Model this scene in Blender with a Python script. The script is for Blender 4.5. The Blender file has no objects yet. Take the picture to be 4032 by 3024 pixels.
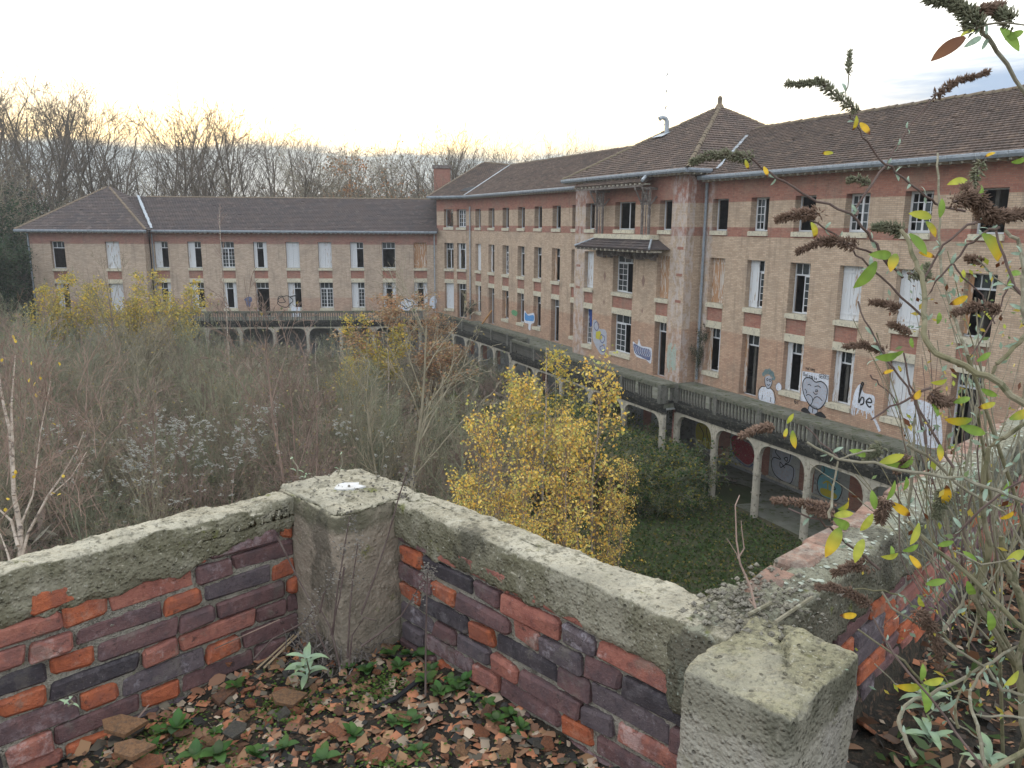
import bpy, math, random
import numpy as np
from mathutils import Vector, Matrix, noise as mnoise

sc = bpy.context.scene
COL = sc.collection
R_ = math.radians
EYE = 12.25
PITCH, ROLL, FPX = R_(11.65), R_(0.35), 3028.0

# ------------------------------------------------------------------ camera, sky, sun, exposure
cam_d = bpy.data.cameras.new('camera'); cam = bpy.data.objects.new('camera', cam_d); COL.objects.link(cam)
cam_d.sensor_width = 36.0; cam_d.lens = FPX / 4032 * 36.0
cam_d.clip_start = 0.05; cam_d.clip_end = 3000
cam.location = (0, 0, EYE)
cam.rotation_mode = 'QUATERNION'
cam.rotation_quaternion = (Matrix.Rotation(R_(90) - PITCH, 3, 'X') @ Matrix.Rotation(ROLL, 3, 'Z')).to_quaternion()
sc.camera = cam
SUN_EL, SUN_AZ = R_(9), R_(-14)          # low sun behind thin cloud, ahead and a little left
sc.view_settings.view_transform = 'Standard'; sc.view_settings.look = 'None'
sc.view_settings.exposure = 0.30; sc.view_settings.gamma = 1.0; sc.view_settings.use_curve_mapping = False

world = bpy.data.worlds.new('World'); sc.world = world; world.use_nodes = True


class NT:
    """small node-tree helper"""
    def __init__(s, nt):
        s.nt = nt; nt.nodes.clear()
    def n(s, t, **kw):
        o = s.nt.nodes.new(t)
        for k, v in kw.items():
            if k[0] == '_': setattr(o, k[1:], v)
        return o
    def l(s, a, b): s.nt.links.new(a, b)
    def put(s, sock, v):
        if isinstance(v, bpy.types.NodeSocket): s.l(v, sock)
        elif v is not None:
            if hasattr(sock, 'default_value'):
                try: sock.default_value = v
                except Exception: sock.default_value = (*v, 1) if len(v) == 3 else v
    def math(s, op, a, b=None, c=None, clamp=False):
        o = s.n('ShaderNodeMath', _operation=op, _use_clamp=clamp)
        s.put(o.inputs[0], a)
        if b is not None: s.put(o.inputs[1], b)
        if c is not None: s.put(o.inputs[2], c)
        return o.outputs[0]
    def sm(s, x, a, b):                   # smoothstep from a to b
        o = s.n('ShaderNodeMapRange', _interpolation_type='SMOOTHSTEP')
        s.put(o.inputs[0], x); s.put(o.inputs[1], a); s.put(o.inputs[2], b)
        return o.outputs[0]
    def mix(s, f, a, b, mode='MIX'):
        o = s.n('ShaderNodeMix', _data_type='RGBA', _blend_type=mode)
        s.put(o.inputs[0], f)
        for sock, v in ((o.inputs[6], a), (o.inputs[7], b)):
            if isinstance(v, bpy.types.NodeSocket): s.l(v, sock)
            else: sock.default_value = (*v, 1) if len(v) == 3 else v
        return o.outputs[2]
    def noise(s, vec, scale, detail=3, rough=.55, out=0, dist=0):
        o = s.n('ShaderNodeTexNoise'); s.put(o.inputs['Vector'], vec)
        o.inputs['Scale'].default_value = scale; o.inputs['Detail'].default_value = detail
        o.inputs['Roughness'].default_value = rough; o.inputs['Distortion'].default_value = dist
        return o.outputs[out]
    def vor(s, vec, scale, feature='F1'):
        o = s.n('ShaderNodeTexVoronoi', _feature=feature); s.put(o.inputs['Vector'], vec)
        o.inputs['Scale'].default_value = scale
        return o.outputs[0]
    def mapv(s, vec, scale=(1, 1, 1), loc=(0, 0, 0)):
        o = s.n('ShaderNodeMapping'); s.put(o.inputs[0], vec)
        o.inputs['Scale'].default_value = scale; o.inputs['Location'].default_value = loc
        return o.outputs[0]
    def bump(s, h, strength=.5, dist=.01, normal=None):
        o = s.n('ShaderNodeBump'); s.put(o.inputs['Height'], h)
        o.inputs['Strength'].default_value = strength; o.inputs['Distance'].default_value = dist
        if normal is not None: s.l(normal, o.inputs['Normal'])
        return o.outputs[0]


def build_world():
    t = NT(world.node_tree)
    tc = t.n('ShaderNodeTexCoord').outputs['Generated']
    sp = t.n('ShaderNodeSeparateXYZ'); t.l(tc, sp.inputs[0])
    x, y, z = sp.outputs
    n1 = t.noise(t.mapv(tc, (4, 4, 9)), 1.3, 5, .6)
    n2 = t.noise(t.mapv(tc, (2.2, 2.2, 16), (3, 1, 0)), 2.2, 5, .6)
    front = t.sm(y, -.6, .9)
    # open evening glow above the cloud bank: cream low down, white higher up
    glow = t.mix(t.sm(z, .085, .20), (1.10, .80, .42), (1.55, 1.50, 1.38))
    high = t.mix(t.sm(z, .25, .8), glow, (1.30, 1.36, 1.42))
    back = t.mix(t.sm(z, .0, .5), (.86, .92, 1.02), (1.25, 1.31, 1.40))
    base = t.mix(front, back, high)
    # blue-grey bank along the horizon
    lim = t.math('ADD', z, t.math('MULTIPLY', t.math('SUBTRACT', n2, .5), .055))
    bank = t.math('SUBTRACT', 1.0, t.sm(lim, .080, .102))
    bankc = t.mix(n1, (.30, .42, .52), (.52, .64, .70))
    base = t.mix(t.math('MULTIPLY', bank, .92), base, bankc)
    # loose blue-grey clouds higher up, drawn out sideways
    n3 = t.noise(t.mapv(tc, (1.6, 1.6, 7.5), (.35, .2, 1.37)), 1.6, 6, .62)
    az = t.math('ARCTAN2', x, y)
    dx = t.math('DIVIDE', t.math('SUBTRACT', az, .56), .23)
    dz = t.math('DIVIDE', t.math('SUBTRACT', z, .147), .034)
    d = t.math('SQRT', t.math('ADD', t.math('MULTIPLY', dx, dx), t.math('MULTIPLY', dz, dz)))
    d = t.math('ADD', d, t.math('MULTIPLY', t.math('SUBTRACT', n2, .5), 1.3))
    cl = t.math('SUBTRACT', 1.0, t.sm(d, .35, 1.25))
    cl2 = t.math('MULTIPLY', t.sm(n3, .60, .72), t.math('SUBTRACT', 1.0, front))
    cl = t.math('MAXIMUM', cl, cl2)
    base = t.mix(t.math('MULTIPLY', cl, .92), base, (.30, .43, .62))
    sky = t.n('ShaderNodeTexSky', _sky_type='NISHITA', _sun_disc=False)
    sky.sun_elevation = SUN_EL; sky.sun_rotation = SUN_AZ
    veil = t.math('SUBTRACT', 1.0, t.math('MULTIPLY', t.math('MAXIMUM', bank, cl), .93))      # the clouds hide the clear sky behind them
    b1 = t.n('ShaderNodeBackground'); t.l(t.mix(veil, (0, 0, 0), sky.outputs[0]), b1.inputs[0]); b1.inputs[1].default_value = .05
    b2 = t.n('ShaderNodeBackground'); t.l(base, b2.inputs[0]); b2.inputs[1].default_value = 1.0
    ad = t.n('ShaderNodeAddShader'); t.l(b1.outputs[0], ad.inputs[0]); t.l(b2.outputs[0], ad.inputs[1])
    o = t.n('ShaderNodeOutputWorld'); t.l(ad.outputs[0], o.inputs[0])
build_world()

sun_d = bpy.data.lights.new('sun', 'SUN'); sun = bpy.data.objects.new('sun', sun_d); COL.objects.link(sun)
sun_d.energy = 0.7; sun_d.angle = R_(14); sun_d.color = (1.0, .86, .66)
sdir = Vector((math.sin(SUN_AZ) * math.cos(SUN_EL), math.cos(SUN_AZ) * math.cos(SUN_EL), math.sin(SUN_EL)))
sun.rotation_mode = 'QUATERNION'; sun.rotation_quaternion = sdir.to_track_quat('Z', 'Y')

# ------------------------------------------------------------------ object helpers
RNG = random.Random(7)


def tag(o, label=None, cat=None, group=None, kind=None):
    if label: o['label'] = label
    if cat: o['category'] = cat
    if group: o['group'] = group
    if kind: o['kind'] = kind
    return o


def empty(name, loc, label, cat, group=None):
    o = bpy.data.objects.new(name, None); o.empty_display_size = .2; COL.objects.link(o); o.location = loc
    return tag(o, label, cat, group)


def inst(name, me, parent=None, loc=(0, 0, 0), rot=(0, 0, 0), scale=(1, 1, 1)):
    o = bpy.data.objects.new(name, me); COL.objects.link(o)
    o.location = loc; o.rotation_euler = rot; o.scale = scale
    if parent: o.parent = parent
    return o


def copy_tree(o, parent=None):
    c = o.copy(); COL.objects.link(c); c.parent = parent
    for ch in list(o.children): copy_tree(ch, c)
    return c


class MB:
    """collects faces (with uv in metres) and links them as one mesh object"""
    def __init__(s): s.v, s.f, s.uv, s.mi = [], [], [], []
    def face(s, pts, uv=None, m=0):
        i = len(s.v); s.v += [tuple(p) for p in pts]; s.f.append(tuple(range(i, i + len(pts)))); s.mi.append(m)
        s.uv += list(uv) if uv else [(0, 0)] * len(pts)
    def box(s, P, a, b, m=0):
        """box between (u,v,z) corners a and b of frame function P"""
        (x0, y0, z0), (x1, y1, z1) = a, b
        c = lambda i, j, k: P(x1 if i else x0, y1 if j else y0, z1 if k else z0)
        q = lambda L, uv: s.face([c(*p) for p in L], uv, m)
        q([(0, 0, 0), (1, 0, 0), (1, 0, 1), (0, 0, 1)], [(x0, z0), (x1, z0), (x1, z1), (x0, z1)])
        q([(1, 1, 0), (0, 1, 0), (0, 1, 1), (1, 1, 1)], [(x1, z0), (x0, z0), (x0, z1), (x1, z1)])
        q([(0, 1, 0), (0, 0, 0), (0, 0, 1), (0, 1, 1)], [(y1, z0), (y0, z0), (y0, z1), (y1, z1)])
        q([(1, 0, 0), (1, 1, 0), (1, 1, 1), (1, 0, 1)], [(y0, z0), (y1, z0), (y1, z1), (y0, z1)])
        q([(0, 0, 1), (1, 0, 1), (1, 1, 1), (0, 1, 1)], [(x0, y0), (x1, y0), (x1, y1), (x0, y1)])
        q([(0, 1, 0), (1, 1, 0), (1, 0, 0), (0, 0, 0)], [(x0, y1), (x1, y1), (x1, y0), (x0, y0)])
    def prism(s, P, poly, v0, v1, m=0):
        """polygon in (u,z), extruded over v"""
        n = len(poly)
        s.face([P(u, v0, z) for u, z in poly], list(poly), m); s.face([P(u, v1, z) for u, z in poly][::-1], list(poly)[::-1], m)
        for i in range(n):
            (u0, z0), (u1, z1) = poly[i], poly[(i + 1) % n]
            s.face([P(u0, v0, z0), P(u0, v1, z0), P(u1, v1, z1), P(u1, v0, z1)], [(u0, 0), (u0, v1 - v0), (u1, v1 - v0), (u1, 0)], m)
    def tube(s, pts, r, sides=6, m=0, cap=True):
        pts = [Vector(p) for p in pts]; rs = r if isinstance(r, (list, tuple)) else [r] * len(pts)
        rings = []
        for i, p in enumerate(pts):
            t = (pts[min(i + 1, len(pts) - 1)] - pts[max(i - 1, 0)]).normalized()
            a = t.cross(Vector((0, 0, 1)) if abs(t.z) < .9 else Vector((1, 0, 0))).normalized(); b = t.cross(a)
            rings.append([p + (a * math.cos(2 * math.pi * k / sides) + b * math.sin(2 * math.pi * k / sides)) * rs[i] for k in range(sides)])
        for A, B in zip(rings, rings[1:]):
            for k in range(sides):
                s.face([A[k], A[(k + 1) % sides], B[(k + 1) % sides], B[k]], None, m)
        if cap: s.face(rings[0][::-1], None, m); s.face(rings[-1], None, m)
    def mesh(s, name, mats):
        me = bpy.data.meshes.new(name); me.from_pydata(s.v, [], s.f)
        for m in (mats if isinstance(mats, (list, tuple)) else [mats]): me.materials.append(m)
        uvl = me.uv_layers.new(name='UVMap'); uvl.data.foreach_set('uv', [c for p in s.uv for c in p])
        if len(set(s.mi)) > 1: me.polygons.foreach_set('material_index', s.mi)
        me.update(); return me
    def build(s, name, mats, parent=None, **kw):
        o = inst(name, s.mesh(name, mats), parent)
        if parent is not None and parent.parent is None: o.location = -parent.location
        return tag(o, **kw)


def np_mesh(name, V, F, mat, col=None, smooth=False):
    """V (n,3); F (m,k) uniform polygons; col (n,3) own colour of each vertex's leaf or twig"""
    me = bpy.data.meshes.new(name); V = np.asarray(V, np.float32); F = np.asarray(F, np.int32); k = F.shape[1]
    me.vertices.add(len(V)); me.vertices.foreach_set('co', V.ravel())
    me.loops.add(F.size); me.loops.foreach_set('vertex_index', F.ravel())
    me.polygons.add(len(F)); me.polygons.foreach_set('loop_start', np.arange(0, F.size, k, dtype=np.int32))
    try: me.polygons.foreach_set('loop_total', np.full(len(F), k, np.int32))
    except Exception: pass
    if smooth: me.polygons.foreach_set('use_smooth', np.ones(len(F), bool))
    me.update(calc_edges=True)
    if col is not None:
        at = me.color_attributes.new('Col', 'FLOAT_COLOR', 'POINT')
        c4 = np.ones((len(V), 4), np.float32); c4[:, :3] = col; at.data.foreach_set('color', c4.ravel())
    me.materials.append(mat); return me


# ------------------------------------------------------------------ materials
def principled(t, color, rough=.8, normal=None, spec=.3, coat=None):
    b = t.n('ShaderNodeBsdfPrincipled'); t.put(b.inputs['Base Color'], color if isinstance(color, bpy.types.NodeSocket) else (*color, 1))
    t.put(b.inputs['Roughness'], rough); b.inputs['Specular IOR Level'].default_value = spec
    if normal is not None: t.l(normal, b.inputs['Normal'])
    o = t.n('ShaderNodeOutputMaterial'); t.l(b.outputs[0], o.inputs[0]); return b


def newmat(name):
    m = bpy.data.materials.new(name); m.use_nodes = True; return m, NT(m.node_tree)


def simple(name, c1, c2, scale=6, rough=.8, bscale=40, bstr=.3, bdist=.005, stretch=(1, 1, 1), detail=5, c3=None, spec=.25, objrand=0.0):
    m, t = newmat(name)
    co = t.mapv(t.n('ShaderNodeTexCoord').outputs['Object'], stretch)
    f = t.sm(t.noise(co, scale, detail, .6), .32, .68)
    c = t.mix(f, c1, c2)
    if c3: c = t.mix(t.sm(t.noise(co, scale * 2.7, 4, .65), .52, .66), c, c3)
    if objrand:
        r = t.n('ShaderNodeObjectInfo').outputs['Random']
        h = t.n('ShaderNodeHueSaturation'); t.l(c, h.inputs['Color'])
        t.l(t.math('ADD', t.math('MULTIPLY', r, objrand), 1 - objrand / 2), h.inputs['Value'])
        c = h.outputs[0]
    nm = t.bump(t.noise(co, bscale, 4, .6), bstr, bdist)
    principled(t, c, rough, nm, spec); return m


def brick_wall_mat(name, zred, red2=True, low=-5.15, stains=(), grey=0.0):
    """yellow and red brickwork laid by uv in metres; zred = red above this height (relative to eye)"""
    m, t = newmat(name)
    uv = t.n('ShaderNodeUVMap').outputs[0]
    sp = t.n('ShaderNodeSeparateXYZ'); t.l(uv, sp.inputs[0]); u, z = sp.outputs[0], sp.outputs[1]
    def br(c1, c2, mo):
        b = t.n('ShaderNodeTexBrick'); t.l(uv, b.inputs['Vector'])
        b.inputs['Scale'].default_value = 1; b.inputs['Brick Width'].default_value = .235; b.inputs['Row Height'].default_value = .078
        b.inputs['Mortar Size'].default_value = .007; b.inputs['Mortar Smooth'].default_value = .3; b.inputs['Bias'].default_value = -.1
        for k, c in (('Color1', c1), ('Color2', c2), ('Mortar', mo)): b.inputs[k].default_value = (*c, 1)
        return b
    by = br((.56, .425, .31), (.42, .305, .215), (.27, .225, .185))
    bo = br((.51, .34, .235), (.38, .23, .16), (.25, .19, .145))
    brd = br((.38, .175, .125), (.275, .115, .09), (.26, .17, .135))
    n0 = t.noise(uv, .9, 5, .6); nf = t.noise(uv, 9, 4, .7)
    zz = t.math('ADD', z, t.math('MULTIPLY', t.math('SUBTRACT', n0, .5), .15))
    c = t.mix(t.math('SUBTRACT', 1, t.sm(zz, low - .08, low + .08)), by.outputs[0], bo.outputs[0])
    c = t.mix(t.sm(z, zred - .01, zred + .01), c, brd.outputs[0])
    if red2:
        band = t.math('MULTIPLY', t.sm(z, -.49, -.48), t.math('SUBTRACT', 1, t.sm(z, -.03, -.02)))
        c = t.mix(band, c, brd.outputs[0])
    # weathering with a shape of its own
    c = t.mix(t.math('MULTIPLY', t.sm(n0, .42, .70), .42), c, (.27, .215, .165))
    c = t.mix(t.math('MULTIPLY', t.sm(nf, .50, .75), .25), c, (.56, .47, .36))
    run = t.noise(t.mapv(uv, (3.5, .25, 1)), 1.2, 4, .6)
    c = t.mix(t.math('MULTIPLY', t.sm(run, .52, .70), .38), c, (.17, .135, .105))
    for (uc, w) in stains:                                      # lime bloom and soot along wet corners
        dd = t.math('ABSOLUTE', t.math('SUBTRACT', u, uc))
        k = t.math('MULTIPLY', t.math('SUBTRACT', 1, t.sm(dd, w * .45, w)), t.sm(t.noise(t.mapv(uv, (1.6, .8, 1), (uc, 0, 0)), 2.2, 6, .7), .40, .62))
        c = t.mix(t.math('MULTIPLY', k, .72), c, (.52, .47, .45))
    hs = t.n('ShaderNodeHueSaturation'); hs.inputs['Saturation'].default_value = 1 - grey; t.l(c, hs.inputs['Color'])
    h = t.math('ADD', t.math('MULTIPLY', by.outputs['Fac'], -1), t.math('MULTIPLY', nf, .5))
    principled(t, hs.outputs[0], .9, t.bump(h, .55, .008), .2); return m


def leaf_mat(name, trans=.35, rough=.55, gain=1.0):
    m, t = newmat(name)
    a = t.n('ShaderNodeAttribute', _attribute_name='Col').outputs['Color']
    b = t.n('ShaderNodeBsdfPrincipled'); t.l(a, b.inputs['Base Color']); b.inputs['Roughness'].default_value = rough
    b.inputs['Specular IOR Level'].default_value = .25
    tr = t.n('ShaderNodeBsdfTranslucent'); t.l(a, tr.inputs[0])
    mx = t.n('ShaderNodeMixShader'); mx.inputs[0].default_value = trans
    t.l(b.outputs[0], mx.inputs[1]); t.l(tr.outputs[0], mx.inputs[2])
    o = t.n('ShaderNodeOutputMaterial'); t.l(mx.outputs[0], o.inputs[0]); return m


def wood_peel(name, paint, wood, cover):
    m, t = newmat(name)
    co = t.n('ShaderNodeTexCoord').outputs['Object']
    n = t.noise(t.mapv(co, (9, 9, 1.1)), 1.3, 6, .7)
    r = t.n('ShaderNodeObjectInfo').outputs['Random']
    th = t.math('ADD', t.math('MULTIPLY', r, .16), cover)
    f = t.sm(n, t.math('SUBTRACT', th, .04), t.math('ADD', th, .04))
    principled(t, t.mix(f, paint, wood), .8, t.bump(n, .3, .006)); return m


def concrete_mat(name, side, side2, top, top2, speck=(.55, .53, .45), moss=(.14, .15, .04), pebbly=1.0, tscale=1.0, bandz=None):
    """weathered concrete: pale lichen grows on its upper faces, dark algae on the upright ones"""
    m, t = newmat(name)
    co = t.n('ShaderNodeTexCoord').outputs['Object']
    g = t.n('ShaderNodeNewGeometry'); sp = t.n('ShaderNodeSeparateXYZ'); t.l(g.outputs['Normal'], sp.inputs[0])
    n1 = t.noise(co, 5 * tscale, 6, .65); n2 = t.noise(co, 22 * tscale, 5, .7); n3 = t.noise(co, 90 * tscale, 3, .6)
    vo = t.vor(co, 75 * tscale)
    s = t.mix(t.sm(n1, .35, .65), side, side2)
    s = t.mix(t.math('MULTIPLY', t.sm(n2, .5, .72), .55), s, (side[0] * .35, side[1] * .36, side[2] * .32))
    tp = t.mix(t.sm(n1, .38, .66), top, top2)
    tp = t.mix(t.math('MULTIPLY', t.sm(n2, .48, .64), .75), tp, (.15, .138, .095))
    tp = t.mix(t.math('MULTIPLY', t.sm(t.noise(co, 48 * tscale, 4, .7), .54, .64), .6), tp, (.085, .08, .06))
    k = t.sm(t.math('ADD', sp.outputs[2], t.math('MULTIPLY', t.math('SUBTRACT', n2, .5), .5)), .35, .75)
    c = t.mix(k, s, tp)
    c = t.mix(t.math('MULTIPLY', t.sm(t.noise(co, 9 * tscale, 5, .7), .60, .70), .75), c, moss)
    c = t.mix(t.math('MULTIPLY', t.sm(n3, .60, .70), .5), c, speck)
    if bandz:                                                       # algae creeping down from the top edge
        so = t.n('ShaderNodeSeparateXYZ'); t.l(co, so.inputs[0]); zz = t.math('ADD', so.outputs[2], t.math('MULTIPLY', t.math('SUBTRACT', n1, .5), .16))
        f = t.math('MULTIPLY', t.sm(zz, bandz - .02, bandz + .02), t.math('SUBTRACT', 1, k)); c = t.mix(t.math('MULTIPLY', f, .8), c, (.10, .098, .065))
    n4 = t.noise(t.mapv(co, (1, 1, .45), (3, 7, 1)), 3.2 * tscale, 8, .72)
    c = t.mix(t.math('MULTIPLY', t.sm(n4, .50, .60), .55), c, (speck[0] * .62, speck[1] * .60, speck[2] * .56))
    c = t.mix(t.math('MULTIPLY', t.math('SUBTRACT', 1, t.sm(n4, .36, .44)), .62), c, (.055, .052, .042))
    pit = t.math('SUBTRACT', 1, t.sm(t.vor(co, 38 * tscale), .10, .24)); pit = t.math('MULTIPLY', t.math('MULTIPLY', pit, t.sm(n2, .42, .55)), min(1, pebbly))
    c = t.mix(t.math('MULTIPLY', pit, .7), c, (.05, .045, .035))
    h = t.math('ADD', t.math('MULTIPLY', n2, 1.1), t.math('MULTIPLY', t.sm(vo, 0, .6), -.7 * pebbly))
    h = t.math('ADD', h, t.math('ADD', t.math('MULTIPLY', n3, .6), t.math('MULTIPLY', pit, -.9)))
    principled(t, c, .95, t.bump(h, 1.0, .009 / tscale ** .5), .1); return m


def fg_brick_mat(name, c1, c2, bloom=.35, blc=(.50, .42, .40)):
    m, t = newmat(name)
    oi = t.n('ShaderNodeObjectInfo')
    co = t.n('ShaderNodeTexCoord').outputs['Object']
    off = t.n('ShaderNodeVectorMath', _operation='ADD'); t.l(co, off.inputs[0]); t.l(oi.outputs['Location'], off.inputs[1])
    v = off.outputs[0]
    n1 = t.noise(v, 11, 6, .7); n2 = t.noise(v, 45, 5, .7); n3 = t.noise(v, 160, 3, .7)
    c = t.mix(t.sm(n1, .32, .68), c1, c2)
    c = t.mix(t.math('MULTIPLY', t.sm(n2, .5, .72), .5), c, (c2[0] * .35, c2[1] * .35, c2[2] * .4))
    w = t.math('ADD', t.math('MULTIPLY', t.math('SUBTRACT', oi.outputs['Random'], .5), .18), t.noise(v, 16, 7, .75))
    c = t.mix(t.math('MULTIPLY', t.sm(w, .54, .68), bloom), c, blc)
    c = t.mix(t.math('MULTIPLY', t.sm(n3, .62, .72), .35), c, (.55, .50, .45))
    c = t.mix(t.math('MULTIPLY', t.sm(t.noise(v, 7, 6, .7), .56, .66), .55), c, (.20, .18, .15))
    c = t.mix(t.math('MULTIPLY', t.sm(t.noise(v, 24, 5, .7), .60, .68), .7), c, (.045, .038, .035))
    c = t.mix(t.math('MULTIPLY', t.sm(t.noise(v, 5.5, 7, .75), .46, .62), .6), c, (c2[0] * .5 + .05, c2[1] * .6 + .04, c2[2] * .6 + .045))
    h = t.math('ADD', t.math('MULTIPLY', n1, .6), t.math('ADD', t.math('MULTIPLY', n2, .7), t.math('MULTIPLY', n3, .35)))
    principled(t, c, .93, t.bump(h, 1.0, .011), .12); return m


M = {}
M['right'] = brick_wall_mat('brickwork_right', 1.2, True, -5.25, ((.62, .9),))
M['tower'] = brick_wall_mat('brickwork_pavilion', 1.2, True, -5.4, ((.9, 1.5), (12.0, 1.9)))
M['towerside'] = brick_wall_mat('brickwork_side', 1.2, True, -5.0, ())
M['mid'] = brick_wall_mat('brickwork_middle', 1.2, True, -6.0, ((12.6, .8),))
M['left'] = brick_wall_mat('brickwork_left', -1.78, False, -6.6, (), .12)
M['spandrel'] = brick_wall_mat('brickwork_red', -60, False, -70)
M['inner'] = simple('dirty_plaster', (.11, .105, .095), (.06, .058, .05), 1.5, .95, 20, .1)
M['cream'] = simple('cream_concrete', (.60, .55, .42), (.50, .46, .36), 3, .85, 30, .3, .004, c3=(.34, .31, .25))
M['white'] = wood_peel('white_paint', (.66, .67, .69), (.40, .36, .32), .62)
M['shutter'] = wood_peel('white_peeling_boards', (.62, .64, .66), (.36, .25, .17), .54)
M['shutter_wood'] = wood_peel('bare_wood_boards', (.58, .52, .46), (.42, .24, .13), .42)
M['frame'] = wood_peel('grey_white_joinery', (.58, .60, .62), (.34, .28, .22), .60)
M['zinc'] = simple('grey_zinc', (.20, .235, .27), (.27, .30, .335), 2.5, .5, 30, .15, .002, c3=(.15, .17, .19), spec=.5)
M['zincpale'] = simple('pale_zinc', (.31, .355, .39), (.40, .435, .465), 3, .5, 30, .2, .003, c3=(.20, .22, .235), spec=.5)
M['tile'] = simple('brown_roof_tiles', (.135, .097, .078), (.092, .071, .060), 1.0, .9, 30, .5, .006, c3=(.20, .145, .11), objrand=.5)
M['tile_dark'] = simple('slate_brown_roof_tiles', (.092, .072, .066), (.070, .060, .060), .9, .9, 30, .5, .006, c3=(.13, .105, .095), objrand=.4)
M['ridge'] = simple('mossy_ridge_tiles', (.21, .16, .115), (.15, .12, .085), 2, .95, 30, .5, .01, c3=(.24, .21, .12))
M['darkwood'] = simple('weathered_timber', (.20, .17, .15), (.12, .10, .09), 3, .9, 30, .5, .006, c3=(.30, .28, .26))
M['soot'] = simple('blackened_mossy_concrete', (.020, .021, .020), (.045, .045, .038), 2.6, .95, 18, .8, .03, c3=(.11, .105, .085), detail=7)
M['balu'] = simple('grey_mossy_concrete', (.115, .115, .10), (.17, .165, .145), 3.0, .95, 25, .6, .01, c3=(.07, .075, .055), detail=6)
M['railtop'] = simple('lichen_covered_rail', (.10, .105, .08), (.155, .15, .115), 2.2, .95, 18, .8, .02, c3=(.055, .065, .035), detail=7)
M['column'] = simple('cream_column_concrete', (.47, .43, .35), (.37, .345, .285), 2.2, .85, 30, .35, .006, c3=(.22, .205, .165))
M['plinth'] = simple('grey_render', (.30, .305, .30), (.23, .235, .235), 1.6, .9, 20, .3, .006, c3=(.16, .16, .15))
M['panelw'] = simple('pale_render_panel', (.40, .41, .40), (.31, .32, .31), 1.6, .9, 20, .3, .006, c3=(.22, .22, .21))
M['terrace'] = simple('mossy_terrace_floor', (.13, .135, .10), (.20, .20, .17), 1.3, .95, 16, .6, .02, c3=(.07, .085, .03))
M['chim'] = brick_wall_mat('chimney_brick', -60, False, -70)
m_, t_ = newmat('window_glass'); principled(t_, (.035, .045, .05), .12, None, .5); M['glass'] = m_
M['black'] = simple('black_paint_and_hole_dark', (.018, .018, .02), (.03, .03, .032), 3, .7, 20, .1)
for k, c in dict(g_white=(.66, .70, .78), g_grey=(.40, .43, .50), g_navy=(.10, .13, .25), g_blue=(.06, .28, .62), g_yellow=(.52, .45, .03),
                 g_red=(.32, .02, .035), g_teal=(.16, .42, .50), g_green=(.10, .30, .14), g_hair=(.13, .21, .22), g_mint=(.33, .52, .46), g_red2=(.30, .05, .05)).items():
    M[k] = simple('paint_' + k[2:], c, tuple(x * .78 + .03 for x in c), 5, .8, 20, .4, .004, c3=tuple(x * .35 + y for x, y in zip(c, (.27, .18, .13))), detail=8)
M['ochrewood'] = simple('raw_plank', (.50, .27, .10), (.42, .22, .08), 3, .8)
M['cloth'] = simple('blue_cloth', (.03, .07, .25), (.02, .05, .18), 3, .9)
M['bark'] = simple('grey_bark', (.34, .30, .215), (.21, .185, .13), 3, .95, 20, .5, .01, (1, 1, .3), objrand=.35)
M['bark_dark'] = simple('dark_bark', (.15, .12, .088), (.09, .075, .057), 2, .95, 10, .4, .01, (1, 1, .3), objrand=.4)
M['bark_red'] = simple('reddish_twigs', (.322, .230, .184), (.218, .161, .132), 3, .95, 20, .3, objrand=.3)
M['bark_birch'] = simple('pale_birch_bark', (.50, .43, .36), (.34, .28, .22), 4, .85, 20, .4, .004, (1, 1, 2), c3=(.12, .10, .085))
M['bark_olive'] = simple('olive_bark', (.275, .281, .188), (.188, .194, .125), 3, .95, 20, .4, objrand=.35)
M['leaf'] = leaf_mat('foliage')
M['leaf2'] = leaf_mat('fleshy_leaf', .25, .5)
M['twigc'] = leaf_mat('dry_twigs', 0.0, .9)
M['ground'] = simple('courtyard_soil_and_grass', (.045, .062, .022), (.085, .075, .045), .35, 1, 4, .6, .05, c3=(.035, .05, .018), detail=7)
M['fieldg'] = simple('woodland_floor', (.09, .075, .045), (.06, .065, .03), .05, 1, 1, .5, .1)
M['mortar'] = concrete_mat('crumbling_mortar', (.34, .31, .26), (.26, .24, .20), (.3, .28, .22), (.25, .23, .2), pebbly=1.0, tscale=2.2)
M['coping'] = concrete_mat('lichened_coping', (.155, .145, .095), (.23, .215, .155), (.46, .425, .33), (.32, .29, .215), pebbly=.7)
M['coping3'] = concrete_mat('spotted_coping', (.17, .155, .12), (.11, .105, .075), (.23, .225, .165), (.31, .30, .235), speck=(.40, .46, .40), pebbly=.8)
M['pillar'] = concrete_mat('stained_pillar', (.33, .275, .215), (.24, .205, .16), (.42, .39, .29), (.30, .27, .19), speck=(.50, .44, .37), pebbly=.25, tscale=.7, bandz=EYE - 1.10)
M['pillar2'] = concrete_mat('coarse_pillar', (.36, .335, .29), (.27, .25, .21), (.33, .305, .20), (.19, .18, .12), moss=(.13, .125, .055), pebbly=.8, bandz=EYE - 1.12)
M['fb_orange'] = fg_brick_mat('orange_brick', (.47, .145, .07), (.34, .10, .055), .38, (.52, .30, .22))
M['fb_pink'] = fg_brick_mat('pinkish_brick', (.40, .17, .125), (.30, .115, .09), .6, (.58, .45, .42))
M['fb_purple'] = fg_brick_mat('purple_brick', (.20, .115, .11), (.135, .08, .08), .55, (.36, .29, .30))
M['fb_grey'] = fg_brick_mat('grey_violet_brick', (.15, .12, .125), (.10, .08, .088), .6, (.38, .35, .38))
M['fb_black'] = fg_brick_mat('blackened_brick', (.085, .072, .078), (.05, .045, .05), .3, (.25, .23, .24))
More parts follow.
